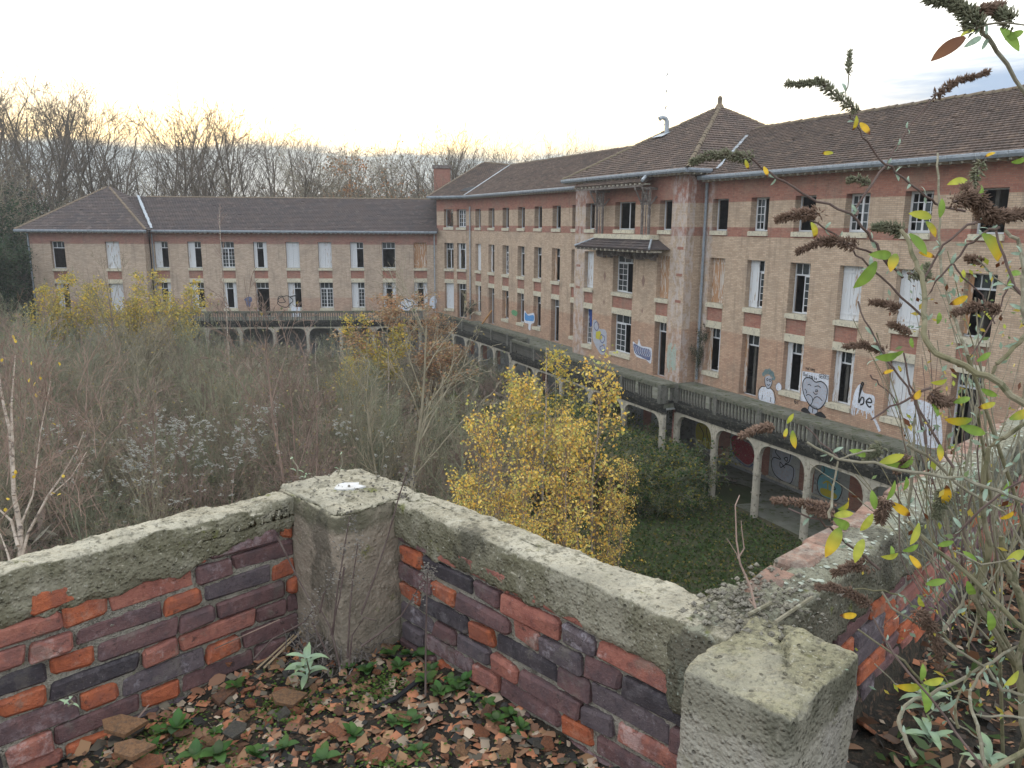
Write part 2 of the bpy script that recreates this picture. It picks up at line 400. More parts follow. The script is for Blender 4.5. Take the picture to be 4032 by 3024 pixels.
M['fb_ledge'] = fg_brick_mat('pale_pink_ledge_brick', (.36, .225, .17), (.25, .165, .125), .7, (.40, .36, .30))
M['sh_a'] = fg_brick_mat('terracotta_shard', (.47, .20, .11), (.36, .15, .08), .4, (.46, .31, .23))
M['sh_b'] = fg_brick_mat('ochre_shard', (.46, .26, .14), (.32, .18, .10), .4, (.30, .22, .15))
M['sh_c'] = fg_brick_mat('brown_shard', (.30, .155, .095), (.19, .105, .07), .3, (.25, .2, .15))
M['sh_d'] = fg_brick_mat('grey_shard', (.17, .155, .125), (.11, .10, .085), .3, (.28, .27, .23))
M['earth'] = simple('black_rubble_earth', (.022, .021, .018), (.05, .042, .03), 14, 1, 60, 1.0, .02, c3=(.10, .065, .045), detail=6)
M['stalk'] = simple('dry_stalk', (.075, .05, .045), (.12, .09, .08), 20, .9)
M['straw'] = simple('straw_stem', (.46, .36, .23), (.34, .25, .16), 12, .85)
M['silver'] = simple('silvery_leaf', (.24, .33, .25), (.34, .42, .34), 20, .8, 60, .2)
M['bud_stem'] = simple('buddleia_stem', (.25, .225, .165), (.17, .155, .105), 18, .85, 60, .4, .002, c3=(.30, .29, .22))
M['bud_olive'] = simple('mossy_buddleia_branch', (.175, .16, .09), (.24, .215, .145), 14, .9, 50, .5, .003, c3=(.11, .11, .06))
M['bud_dark'] = simple('reddish_buddleia_shoot', (.105, .07, .06), (.15, .11, .095), 18, .85)
M['pan_brown'] = simple('dry_brown_flower_head', (.14, .09, .062), (.23, .155, .115), 50, .95, objrand=.4)
M['pan_green'] = simple('dry_green_flower_head', (.15, .16, .10), (.22, .21, .14), 50, .95, objrand=.3)


# ------------------------------------------------------------------ frames (u along the wall, v into the building, z relative to the eye)
class Frame:
    def __init__(s, o, d, n): s.o, s.d, s.n = Vector(o), Vector(d), Vector(n)
    def __call__(s, u, v, z): return s.o + s.d * u + s.n * v + Vector((0, 0, EYE + z))
YAW = R_(25.9)
FM = Frame((10.28, 40.56, 0), (-math.sin(YAW), math.cos(YAW), 0), (math.cos(YAW), math.sin(YAW), 0))
PA = Vector((-3.83, 69.6, 0)); PB = Vector((-6.93, 71.45, 0))
FL = Frame(PB, (-.9962, -.0872, 0), (-.0872, .9962, 0))
_d = (PB - PA).normalized(); FF = Frame(PA, _d, Vector((-_d.y, _d.x, 0)) * (1 if _d.x < 0 and -_d.y * 0 + _d.x * -1 > 0 else 1))
if FF.n.y < 0: FF.n = -FF.n
LF = (PB - PA).length
GZ = -EYE                     # ground, relative


def at(px, py, depth):
    """a point of the place seen at photo position (px, py), this far ahead of the camera"""
    x, y = (px - 2016) / FPX, -(py - 1512) / FPX
    c, s = math.cos(ROLL), math.sin(ROLL)
    xr, yr = x * c - y * s, x * s + y * c
    return Vector((xr, math.cos(PITCH) + yr * math.sin(PITCH), -math.sin(PITCH) + yr * math.cos(PITCH))) * depth + Vector((0, 0, EYE))


# ------------------------------------------------------------------ setting: ground
def ground():
    n = 60
    g = MB()
    V, F = [], []
    xs = np.linspace(-1500, 1500, 3); 
    g.face([(-600, -600, -.02), (600, -600, -.02), (600, 600, -.02), (-600, 600, -.02)], [(0, 0), (1, 0), (1, 1), (0, 1)])
    g.build('ground', M['fieldg'], kind='structure', label=None)
    xs = np.linspace(-60, 25, 86); ys = np.linspace(-5, 80, 86)
    X, Y = np.meshgrid(xs, ys); Z = np.array([[.10 * mnoise.noise(Vector((x * .25, y * .25, 0))) + .05 * mnoise.noise(Vector((x, y, 3))) for x in xs] for y in ys])
    Z = np.where((X < -59) | (X > 24) | (Y > 79) | (Y < -4), -.05, Z + .06)
    V = np.stack([X.ravel(), Y.ravel(), Z.ravel()], 1)
    i = np.arange(85)[:, None] * 86 + np.arange(85)[None, :]; i = i.ravel()
    F = np.stack([i, i + 1, i + 87, i + 86], 1)
    tag(inst('courtyard_ground', np_mesh('courtyard_ground', V, F, M['ground'], smooth=True)), kind='structure')
ground()


# ------------------------------------------------------------------ walls with openings
def wall(name, P, u0, u1, z0, z1, v0, th, holes, mat, parent, capl=True, capr=True):
    us = sorted({u0, u1, *[h[0] for h in holes], *[h[1] for h in holes]}); zs = sorted({z0, z1, *[h[2] for h in holes], *[h[3] for h in holes]})
    b = MB()
    inside = lambda u, z: any(h[0] < u < h[1] and h[2] < z < h[3] for h in holes)
    for a, c in zip(us, us[1:]):
        for d, e in zip(zs, zs[1:]):
            if inside((a + c) / 2, (d + e) / 2): continue
            b.face([P(a, v0, d), P(c, v0, d), P(c, v0, e), P(a, v0, e)], [(a, d), (c, d), (c, e), (a, e)])
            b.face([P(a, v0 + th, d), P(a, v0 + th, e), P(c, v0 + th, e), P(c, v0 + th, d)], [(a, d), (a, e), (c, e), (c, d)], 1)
    for (a, c, d, e) in holes:
        for uu, sg in ((a, 1), (c, -1)):
            b.face([P(uu, v0, d), P(uu, v0 + th, d), P(uu, v0 + th, e), P(uu, v0, e)], [(uu, d), (uu + sg * th, d), (uu + sg * th, e), (uu, e)])
        for zz in (d, e):
            b.face([P(a, v0, zz), P(c, v0, zz), P(c, v0 + th, zz), P(a, v0 + th, zz)], [(a, zz), (c, zz), (c, zz + th), (a, zz + th)])
    for uu, k in ((u0, capl), (u1, capr)):
        if k: b.face([P(uu, v0, z0), P(uu, v0 + th, z0), P(uu, v0 + th, z1), P(uu, v0, z1)], [(0, z0), (th, z0), (th, z1), (0, z1)])
    b.face([P(u0, v0, z1), P(u1, v0, z1), P(u1, v0 + th, z1), P(u0, v0 + th, z1)], None, 1)
    return b.build(name, [mat, M['inner']], parent)


def boards(P, u0, u1, z0, z1, v, th=.028, w=.15):
    b = MB(); n = max(2, round((u1 - u0) / w)); s = (u1 - u0) / n
    for i in range(n):
        j = RNG.uniform(-.006, .006)
        b.box(P, (u0 + i * s + .004, v + j, z0 + RNG.uniform(0, .02)), (u0 + (i + 1) * s - .004, v + th + j, z1))
    for zz in (z0 + .25, z1 - .3): b.box(P, (u0 + .01, v - .022, zz), (u1 - .01, v - .001, zz + .09))
    return b


def window(P, v0, u0, u1, z0, z1, st, parent, sill=True, lintel=False, transom=True, door=False, panes=True):
    """joinery set back in its reveal; st says which leaves are shut"""
    vf = v0 + .36; w = .055
    zs = z0 + (0.0 if door else .03)
    f = MB()
    f.box(P, (u0, vf, zs), (u0 + w, vf + .07, z1)); f.box(P, (u1 - w, vf, zs), (u1, vf + .07, z1))
    f.box(P, (u0 + w, vf, z1 - w), (u1 - w, vf + .07, z1)); f.box(P, (u0 + w, vf, zs), (u1 - w, vf + .07, zs + (w if not door else .02)))
    zt = z1
    if transom:
        zt = z1 - .52
        f.box(P, (u0 + w, vf, zt - .07), (u1 - w, vf + .08, zt))
        for k in (1, 2):
            uu = u0 + (u1 - u0) * k / 3; f.box(P, (uu - .02, vf + .01, zt), (uu + .02, vf + .06, z1 - w))
        zt -= .07
    win = f.build('door' if door else 'window', M['frame'], parent)
    if transom and st not in ('S', 'W'):
        for k in range(3):
            a = u0 + w + (u1 - u0 - 2 * w) * k / 3; c = a + (u1 - u0 - 2 * w) / 3
            g = MB(); g.box(P, (a + .01, vf + .03, zt + .07), (c - .01, vf + .036, z1 - w)); g.build('glass_pane', M['glass'], win)
    def casement(a, c, rows):
        b = MB(); zb, ze = zs + w, zt - (0 if transom else w)
        s = .045
        b.box(P, (a, vf - .01, zb), (a + s, vf + .04, ze)); b.box(P, (c - s, vf - .01, zb), (c, vf + .04, ze))
        b.box(P, (a + s, vf - .01, zb), (c - s, vf + .04, zb + s)); b.box(P, (a + s, vf - .01, ze - s), (c - s, vf + .04, ze))
        m = (a + c) / 2; b.box(P, (m - .014, vf, zb + s), (m + .014, vf + .03, ze - s))
        for i in range(1, rows):
            zz = zb + (ze - zb) * i / rows; b.box(P, (a + s, vf, zz - .014), (c - s, vf + .03, zz + .014))
        b.build('casement', M['white'], win)
        for i in range(rows):
            for (p, q) in ((a + s, m), (m, c - s)):
                if RNG.random() < .18: continue                    # a broken pane
                z_a, z_b = zb + (ze - zb) * i / rows + .014, zb + (ze - zb) * (i + 1) / rows - .014
                g = MB(); g.box(P, (p + .001, vf + .012, z_a), (q - .001, vf + .017, z_b)); g.build('glass_pane', M['glass'], win)
    um = (u0 + u1) / 2
    rows = 5 if transom else 4
    if st == 'g': casement(u0 + w, um, rows); casement(um, u1 - w, rows)
    if st in ('gl', 'hg'): casement(um, u1 - w, rows) if st == 'gl' else casement(u0 + w, um, rows)
    if st == 'gr': casement(u0 + w, um, rows)
    vs = v0 + .26
    if st == 'm': f2 = MB(); f2.box(P, (um - .03, vf, zs), (um + .03, vf + .05, zt)); f2.build('casement', M['white'], win)
    if st in ('S', 'W'):
        mt = M['shutter'] if st == 'S' else M['shutter_wood']
        boards(P, u0 + .01, um - .005, zs, z1 - .01, vs).build('shutter', mt, win); boards(P, um + .005, u1 - .01, zs, z1 - .01, vs).build('shutter', mt, win)
    if st in ('h', 'hg'): boards(P, um + .005, u1 - .01, zs, z1 - .01, vs).build('shutter', M['shutter'], win)
    if st == 'n':
        q = (u1 - u0) * .30
        boards(P, u0 + .01, u0 + q, zs, z1 - .01, vs, w=.17).build('shutter', M['shutter'], win)
        boards(P, u1 - q * .85, u1 - .01, zs, z1 - .01, vs, w=.17).build('shutter', M['shutter_wood'] if RNG.random() < .5 else M['shutter'], win)
    if st == 'f':                                                   # one leaf folded against the far reveal
        boards(P, u1 - .2, u1 - .01, zs + .1, z1 - .01, vs, w=.1).build('shutter', M['shutter_wood'], win)
    if sill:
        s = MB(); s.prism(P, [(u0 - .04, z0 - .20), (u1 + .04, z0 - .20), (u1 + .04, z0 - .02), (u1, z0 + .02), (u0, z0 + .02), (u0 - .04, z0 - .02)], v0 - .09, v0 + .43)
        s.build('sill', M['cream'], win)
    if lintel:
        s = MB(); s.box(P, (u0 - .003, v0 - .02, z1), (u1 + .003, v0 + .45, z1 + .36)); s.build('lintel', M['cream'], win)
    return win


Z3 = (-.22, 1.38); Z2 = (-3.92, -1.58); Z1 = (-7.56, -5.2); ZD = (-8.28, -5.2)


def facade(P, cols, v0, parent, three=True, z2=Z2):
    """cols: (u0, u1, state3, state2, state1); returns the openings of the wall"""
    holes = []
    for (u0, u1, s3, s2, s1) in cols:
        door = s1.startswith('D'); s1 = s1[1:] if door else s1
        if three and s3 != '-':
            window(P, v0, u0, u1, *Z3, s3, parent, transom=False); holes.append((u0, u1, Z3[0], Z3[1]))
        zd = ZD if door else Z1
        window(P, v0, u0, u1, *z2, s2, parent)
        window(P, v0, u0, u1, *zd, s1, parent, sill=not door, lintel=True, door=door)
        sp = MB(); sp.box(P, (u0 + .002, v0 + .055, -4.85), (u1 - .002, v0 + .40, z2[0] - .2)); sp.build('spandrel', M['spandrel'], parent)
        holes.append((u0, u1, zd[0], z2[1]))
    return holes


def interior(P, u0, u1, v0, v1, z0, z1, parent, floors):
    b = MB()
    for zz in floors: b.box(P, (u0, v0, zz - .25), (u1, v1, zz))
    vm = (v0 + v1) / 2
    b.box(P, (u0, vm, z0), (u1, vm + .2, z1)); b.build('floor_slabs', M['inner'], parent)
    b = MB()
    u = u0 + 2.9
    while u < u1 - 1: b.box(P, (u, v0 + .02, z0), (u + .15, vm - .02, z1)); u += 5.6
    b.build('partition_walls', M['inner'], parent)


# ------------------------------------------------------------------ tiled roofs
def in_poly(x, y, poly):
    c = False; n = len(poly)
    for i in range(n):
        x0, y0 = poly[i]; x1, y1 = poly[i - 1]
        if (y0 > y) != (y1 > y) and x < (x1 - x0) * (y - y0) / (y1 - y0) + x0: c = not c
    return c


def tiled(pts, parent, mat, individual=0, course=.27, tw=.235, th=.05, seed=1, miss=.004):
    """tiles over the roof plane through pts (world, first two along the eaves)"""
    rg = random.Random(seed)
    O = Vector(pts[0]); e = (Vector(pts[1]) - O).normalized()
    nrm = e.cross(Vector(pts[2]) - O).normalized()
    if nrm.z < 0: nrm = -nrm
    s = nrm.cross(e)
    if s.z < 0: s = -s
    poly = [((Vector(p) - O).dot(e), (Vector(p) - O).dot(s)) for p in pts]
    b = MB(); b.face([Vector(p) - nrm * .02 for p in pts], None)
    b.face([Vector(p) - nrm * .12 for p in pts][::-1], None)
    for i in range(len(pts)):
        p, q = Vector(pts[i]), Vector(pts[(i + 1) % len(pts)]); b.face([p - nrm * .02, q - nrm * .02, q - nrm * .12, p - nrm * .12])
    roof = b.build('roof', mat, parent)
    xs = [p[0] for p in poly]; ys = [p[1] for p in poly]
    cells = []
    y = min(ys); r = 0
    while y < max(ys):
        x = min(xs) + (tw / 2 if r % 2 else 0)
        while x < max(xs):
            if in_poly(x + tw / 2, y + course * .5, poly) and rg.random() > miss: cells.append((x, y))
            x += tw
        y += course; r += 1
    def tile_geo(x, y, j, w=tw):
        lo, hi = th + j, .004
        P3 = lambda a, c, h: O + e * a + s * c + nrm * h
        x0, x1 = x + .004, x + w - .004; y0, y1 = y - .03, y + course + .01
        xm = x + w * .3
        v = [P3(x0, y0, 0), P3(x0, y0, lo), P3(xm, y0, lo + .014), P3(x1, y0, lo), P3(x1, y0, 0), P3(x0, y1, hi), P3(xm, y1, hi + .014), P3(x1, y1, hi)]
        return v, [(0, 4, 3, 2, 1), (1, 2, 6, 5), (2, 3, 7, 6), (0, 1, 5), (4, 7, 3)]
    if individual:
        cells.sort(key=lambda c: (O + e * c[0] + s * c[1]).length_squared if False else (O + e * c[0] + s * c[1] - Vector((0, 0, EYE))).length_squared)
        proto = None
        for (x, y) in cells[:individual]:
            if proto is None:
                v, f = tile_geo(0, 0, 0)
                me = bpy.data.meshes.new('roof_tile'); me.from_pydata([p - O for p in v], [], f); me.materials.append(mat); proto = me
            o = inst('roof_tile', proto, roof, O + e * x + s * y + nrm * rg.uniform(0, .008)); o.rotation_euler = (rg.uniform(-.01, .01), rg.uniform(-.01, .01), rg.uniform(-.01, .01))
        cells = cells[individual:]
    V, F5, n = [], [], 0
    vs = []; fs = []
    for (x, y) in cells:
        v, f = tile_geo(x, y, rg.uniform(0, .014))
        k = len(vs); vs += [tuple(p) for p in v]; fs += [tuple(i + k for i in q) for q in f]
    me = bpy.data.meshes.new('roof_tiles'); me.from_pydata(vs, [], fs); me.materials.append(mat); me.update()
    tag(inst('roof_tiles', me, roof), kind='stuff')
    return roof


def ridge_tiles(p, q, parent_roof, mat, r=.13, step=.42):
    p, q = Vector(p), Vector(q); d = q - p; L = d.length; d.normalize(); n = int(L / step)
    a = d.cross(Vector((0, 0, 1))).normalized(); up = a.cross(d)
    if up.z < 0: up = -up
    me = bpy.data.meshes.new('ridge_tile'); vs, fs = [], []
    for i, (t, rr) in enumerate(((0, r), (step + .03, r * .82))):
        for k in range(7):
            g = math.pi * k / 6 ; vs.append(a * math.cos(g) * rr + up * (math.sin(g) * rr - .02) + d * t)
    for k in range(6): fs.append((k, k + 1, k + 8, k + 7))
    me.from_pydata([tuple(v) for v in vs], [], fs); me.materials.append(mat)
    for i in range(n): inst('ridge_tile', me, parent_roof, p + d * (i * step) + Vector((0, 0, RNG.uniform(-.02, .015))), (0, 0, RNG.uniform(-.03, .03)))


def gutter(p, q, out, parent, tails=.42, drop=0):
    """zinc gutter and fascia from p to q with rafter ends below"""
    p, q, out = Vector(p), Vector(q), Vector(out).normalized(); d = (q - p); L = d.length; d.normalize()
    P = lambda u, v, z: p + d * u - out * v + Vector((0, 0, z))
    b = MB(); prof = [(-.16, -.02), (-.15, .07), (-.12, .09), (-.02, .075), (.03, .03), (.03, -.06), (-.02, -.12), (-.10, -.12)]
    for (v0, z0), (v1, z1) in zip(prof, prof[1:] + prof[:1]): b.face([P(0, v0, z0), P(L, v0, z0), P(L, v1, z1), P(0, v1, z1)])
    for u in (0, L): b.face([P(u, v, z) for v, z in prof])
    g = b.build('gutter', M['zinc'], parent)
    u = .5
    while u < L - .1:                                                 # joint straps
        s = MB(); s.box(P, (u, -.168, -.03), (u + .03, -.155, .08)); s.build('strap', M['zincpale'], g); u += 1.1
    b = MB(); b.box(P, (0, .05, -.10), (L, .62, -.06)); b.build('eaves_board', M['darkwood'], parent)
    t = MB(); t.prism(P, [(0, -.20), (.09, -.20), (.09, -.10), (0, -.10)], -.04, .55)
    me = bpy.data.meshes.new('rafter_end'); me.from_pydata([tuple(Vector(v) - p) for v in t.v], [], t.f); me.materials.append(M['column'])
    n = int(L / tails)
    for i in range(n): inst('rafter_end', me, g, p + d * ((i + .4) * tails))
    return g


def downpipe(P, u, v, z0, z1, parent, r=.055, mat='zinc'):
    b = MB(); b.tube([P(u, v, z0), P(u, v, z1)], r, 8)
    for k in range(5):
        zz = z0 + (z1 - z0) * (k + .5) / 5; b.tube([P(u, v, zz - .03), P(u, v, zz + .03)], r * 1.25, 8)
    b.build('downpipe', M[mat], parent)


def strip(p, q, side, w, nrm_up, parent, mat, th=.03, rag=.03, n=26):
    """ragged strip of sheet metal lying on a roof valley"""
    p, q, side = Vector(p), Vector(q), Vector(side).normalized(); b = MB(); rg = random.Random(4)
    L = [(p + (q - p) * (i / n), w * (.75 + rg.uniform(-.2, .3)), w * (.75 + rg.uniform(-.2, .3))) for i in range(n + 1)]
    up = Vector((0, 0, nrm_up))
    for (a, r0, l0), (c, r1, l1) in zip(L, L[1:]):
        b.face([a + side * r0 + up, c + side * r1 + up, c - side * l1 + up, a - side * l0 + up])
        b.face([a + side * r0 + up, c + side * r1 + up, c + side * r1, a + side * r0]); b.face([a - side * l0 + up, c - side * l1 + up, c - side * l1, a - side * l0])
    b.build('valley_flashing', mat, parent)


# ------------------------------------------------------------------ graffiti: flat paint on the wall
def ribbon(P, v, pts, w, mb, closed=False, n=7):
    """smooth brush stroke through (u,z) points"""
    P0 = [Vector(p) for p in pts]; m = len(P0)
    out = []
    rng = range(m if closed else m - 1)
    for i in rng:
        p0, p1, p2, p3 = (P0[(i + k) % m] if closed else P0[min(max(i + k, 0), m - 1)] for k in (-1, 0, 1, 2))
        for k in range(n):
            t = k / n; out.append(.5 * ((2 * p1) + (p2 - p0) * t + (2 * p0 - 5 * p1 + 4 * p2 - p3) * t * t + (3 * p1 - p0 - 3 * p2 + p3) * t ** 3))
    out.append(P0[0] if closed else P0[-1])
    L = []
    for i, p in enumerate(out):
        d = (out[min(i + 1, len(out) - 1)] - out[max(i - 1, 0)])
        if d.length < 1e-6: d = Vector((1, 0))
        d.normalize(); nn = Vector((-d.y, d.x)) * w / 2; L.append((p + nn, p - nn))
    for (a, b), (c, d) in zip(L, L[1:]):
        mb.face([P(a.x, v, a.y), P(c.x, v, c.y), P(d.x, v, d.y), P(b.x, v, b.y)])
    return out


def blob(P, v, pts, mb, n=7):
    out = ribbon(P, v, pts, .01, MB(), True, n)
    mb.face([P(p.x, v, p.y) for p in out])


def cloudy(cx, cz, rx, rz, n, amp, seed):
    rg = random.Random(seed); return [(cx + rx * (1 + rg.uniform(-amp, amp)) * math.cos(2 * math.pi * i / n), cz + rz * (1 + rg.uniform(-amp, amp)) * math.sin(2 * math.pi * i / n)) for i in range(n)]


# ------------------------------------------------------------------ the buildings
def right_wing():
    B = empty('brick_wing', FM(-10, 0, GZ), 'three-storey yellow and red brick wing with peeling shutters, nearest on the right', 'building')
    cols = []
    s3 = ['o', 'gl', 'o', 'g', 'g', 'o', 'g', 'o']; s2 = ['W', 'hg', 'gr', 'S', 'S', 'f', 'S', 'h']; s1 = ['n', 'Df', 'n', 'n', 'S', 'Do', 'n', 'S']
    for k in range(8): cols.append((-2.79 * k - 1.16, -2.79 * k + .04, s3[k], s2[k], s1[k]))
    holes = facade(FM, cols, 0, B)
    wall('wall', FM, -23, .73, -8.7, 2.5, 0, .52, holes, M['right'], B)
    b = MB(); b.box(FM, (-23, 0.012, GZ), (.73, .45, -8.72)); b.build('arcade_wall', M['plinth'], B)
    b = MB(); b.box(FM, (-23, 11.6, GZ), (.73, 12, 2.5)); b.box(FM, (-23.3, 0, GZ), (-23.01, 12, 2.5)); b.build('rear_wall', M['right'], B)
    interior(FM, -23, .7, .46, 11.6, -8.3, 2.3, B, (-8.3, -4.55, -.85, 2.3))
    # roof
    e0, e1, r0, r1 = FM(-23.6, -.62, 2.5), FM(1.2, -.62, 2.5), FM(-23.6, 6, 5.56), FM(4.1, 6, 5.56)
    rf = tiled([e0, e1, r1, r0], B, M['tile'], 300, seed=3)
    f1, f0 = FM(1.2, 12.6, 2.5), FM(-23.6, 12.6, 2.5); b = MB(); b.face([r0, r1, f1, f0]); b.build('rear_roof', M['tile'], B)
    ridge_tiles(r0 + Vector((0, 0, .02)), r1 + Vector((0, 0, .02)), rf, M['ridge'], .15)
    gutter(FM(-23.6, -.62, 2.44), FM(.45, -.62, 2.44), -FM.n, B)
    # valley towards the pavilion roof
    strip(FM(.12, .12, 2.86), FM(3.35, 4.9, 5.05), FM.d, .27, .06, B, M['zincpale'])
    downpipe(FM, .42, -.12, -8.1, 2.2, B, .07)
    # painted panels on the arcade wall
    for k in range(8):
        c = -2.79 * k - .56
        b = MB(); b.box(FM, (c - .95, -.01, -11.85), (c + .95, .008, -9.2)); b.build('panel', M['panelw'], B)
        b = MB(); b.box(FM, (c - 1.03, -.09, -11.97), (c + 1.03, -.012, -11.87)); b.build('ledge', M['column'], B)
        b = MB(); b.box(FM, (c - 1.82, -.015, -11.95), (c - .97, .007, -9.2)); b.build('brick_pier', M['spandrel'], B)
    V = -.013
    # yellow tag, red heart shape, outlined figures in the arcade
    b = MB(); blob(FM, V, [(.35, -10.7), (.0, -10.45), (-.5, -10.5), (-1.05, -10.6), (-1.2, -11.3), (-.9, -11.7), (-.2, -11.6), (.3, -11.4)], b); g = b.build('graffiti', M['g_yellow'], B, label='yellow bubble letters on the arcade wall')
    b = MB(); blob(FM, V, [(-1.25, -10.6), (-1.6, -10.9), (-2.3, -10.5), (-2.25, -10.9), (-1.8, -11.3), (-2.1, -11.8), (-1.75, -11.95), (-1.4, -11.5), (-1.25, -11.2)], b); b.build('graffiti', M['g_yellow'], B, label='yellow tag beside the red heart')
    b = MB()
    for L in ([(.1, -10.6), (-.3, -11.0), (-.2, -11.5)], [(-.5, -10.6), (-.6, -11.0), (-.9, -11.5)], [(-1.5, -10.95), (-1.45, -11.4), (-1.9, -11.3)]): ribbon(FM, V - .004, L, .05, b)
    b.build('graffiti', M['black'], B)
    b = MB(); blob(FM, V, [(-2.45, -10.75), (-2.7, -10.5), (-3.1, -10.45), (-3.4, -10.6), (-3.8, -10.65), (-4.15, -11.0), (-4.1, -11.5), (-3.7, -11.75), (-3.2, -11.65), (-2.7, -11.4)], b); b.build('graffiti', M['g_red'], B, label='dark red heart sprayed on the arcade wall')
    b = MB(); ribbon(FM, V - .002, [(-2.5, -11.25), (-2.9, -11.6), (-3.3, -11.75), (-3.8, -11.85), (-4.15, -11.6)], .07, b); b.build('graffiti', M['g_navy'], B)
    b = MB(); blob(FM, V, [(-5.5, -10.4), (-6.6, -10.4), (-6.5, -10.95), (-6.85, -11.1), (-6.7, -11.75), (-5.7, -11.75), (-5.35, -11.1)], b); b.build('graffiti', M['g_grey'], B)
    b = MB()
    for L in ([(-5.7, -10.3), (-5.55, -10.6), (-5.9, -10.85), (-5.45, -10.9), (-5.35, -11.3), (-5.7, -11.75), (-6.6, -11.85), (-6.75, -11.1), (-6.3, -11.0), (-5.95, -11.25), (-5.9, -11.0), (-6.2, -11.2)],
              [(-6.5, -10.35), (-6.45, -10.8), (-6.2, -11.0)], [(-6.1, -10.75), (-6.3, -10.85), (-6.3, -10.65), (-6.1, -10.75)]): ribbon(FM, V - .004, L, .045, b)
    b.build('graffiti', M['black'], B, label='black outlined figure on a grey panel')
    b = MB(); blob(FM, V, [(-8.4, -10.3), (-9.2, -10.3), (-9.25, -10.9), (-9.5, -11.2), (-9.3, -11.75), (-8.5, -11.8), (-8.2, -11.3), (-8.35, -10.8)], b); b.build('graffiti', M['g_teal'], B, label='blue figure with a yellow palm on the arcade wall')
    b = MB(); blob(FM, V - .002, [(-8.4, -11.5), (-8.9, -11.45), (-9.3, -11.55), (-9.2, -11.75), (-8.5, -11.77)], b, 4); ribbon(FM, V - .002, [(-8.75, -11.1), (-8.8, -11.5)], .07, b); ribbon(FM, V - .002, [(-8.5, -11.25), (-8.75, -11.08), (-9.05, -11.25)], .07, b); b.build('graffiti', M['g_yellow'], B)
    b = MB(); ribbon(FM, V - .004, [(-8.4, -10.3), (-8.5, -10.7), (-8.25, -11.0), (-8.2, -11.5), (-8.5, -11.85), (-9.3, -11.8), (-9.55, -11.2), (-9.25, -10.9), (-9.0, -11.05), (-9.2, -11.3), (-9.0, -11.35)], .045, b); b.build('graffiti', M['black'], B)
    # upper wall: man in white, big heart panel, "be", white patch
    V = -.006
    b = MB(); blob(FM, V, [(-4.22, -8.28), (-4.15, -7.95), (-4.25, -7.72), (-4.45, -7.6), (-4.8, -7.58), (-5.05, -7.7), (-5.18, -7.95), (-5.2, -8.28)], b); b.build('graffiti', M['g_white'], B, label='painted boy with a white shirt and grey hair')
    b = MB(); blob(FM, V - .002, [(-4.5, -7.15), (-4.52, -7.4), (-4.68, -7.6), (-4.85, -7.55), (-4.95, -7.35), (-4.95, -7.12), (-4.75, -7.0)], b); b.build('graffiti', M['g_grey'], B)
    b = MB()
    for (x, z, r) in ((-4.4, -6.98, .12), (-4.55, -6.84, .14), (-4.75, -6.8, .14), (-4.93, -6.88, .14), (-5.05, -7.05, .11)): blob(FM, V - .003, cloudy(x, z, r, r, 9, .15, int(-x * 100)), b, 3)
    b.build('graffiti', M['g_hair'], B)
    b = MB()
    for L in ([(-4.18, -8.25), (-4.12, -7.9), (-4.3, -7.62), (-4.55, -7.58)], [(-4.9, -7.58), (-5.15, -7.7), (-5.25, -8.0), (-5.22, -8.25)], [(-4.4, -8.25), (-4.42, -8.0)], [(-4.98, -8.25), (-4.96, -8.0)],
              [(-4.5, -7.1), (-4.52, -7.4), (-4.68, -7.62), (-4.85, -7.58), (-4.97, -7.35), (-4.95, -7.1)], [(-4.6, -7.2), (-4.66, -7.27), (-4.72, -7.2), (-4.66, -7.14), (-4.6, -7.2)], [(-4.78, -7.2), (-4.84, -7.27), (-4.9, -7.2), (-4.84, -7.14), (-4.78, -7.2)], [(-4.65, -7.42), (-4.76, -7.47), (-4.86, -7.4)]): ribbon(FM, V - .006, L, .035, b)
    b.build('graffiti', M['black'], B)
    b = MB(); blob(FM, V, cloudy(-5.42, -7.42, .18, .2, 8, .05, 2), b); b.build('graffiti', M['g_white'], B)
    b = MB(); ribbon(FM, V - .003, cloudy(-5.42, -7.42, .18, .2, 8, .05, 2), .02, b, True); b.build('graffiti', M['g_navy'], B)
    b = MB(); b.face([FM(u, V, z) for u, z in ((-6.78, -6.42), (-8.28, -6.34), (-8.36, -7.72), (-6.8, -7.8))]); b.build('graffiti', M['g_white'], B, label='white painted panel behind the big heart head')
    heart = [(-7.58, -6.78), (-7.3, -6.66), (-7.0, -6.7), (-6.86, -6.95), (-6.92, -7.35), (-7.15, -7.7), (-7.5, -7.95), (-7.9, -7.95), (-8.2, -7.6), (-8.28, -7.15), (-8.2, -6.85), (-7.9, -6.7)]
    b = MB(); blob(FM, V - .002, heart, b); blob(FM, V - .002, [(-7.35, -7.9), (-7.3, -8.2), (-7.85, -8.2), (-7.75, -7.9)], b, 3); b.build('graffiti', M['g_grey'], B)
    b = MB(); ribbon(FM, V - .006, heart, .05, b, True)
    for L in ([(-7.1, -7.5), (-7.25, -7.42), (-7.45, -7.5), (-7.5, -7.7), (-7.4, -7.9)], [(-7.5, -7.7), (-7.6, -7.5), (-7.8, -7.42), (-8.05, -7.55)], [(-7.15, -7.0), (-7.25, -6.95), (-7.35, -7.0)], [(-7.55, -7.0), (-7.75, -6.93), (-7.9, -6.99)], [(-7.6, -7.15), (-7.72, -7.12), (-7.72, -7.2), (-7.6, -7.2)], [(-7.0, -7.2), (-7.12, -7.3), (-7.1, -7.4)],
              [(-7.35, -7.9), (-7.28, -8.15)], [(-7.78, -7.92), (-7.85, -8.15)], [(-7.55, -8.0), (-7.56, -8.2)], [(-7.5, -7.25), (-7.62, -7.33), (-7.75, -7.28)]): ribbon(FM, V - .006, L, .04, b)
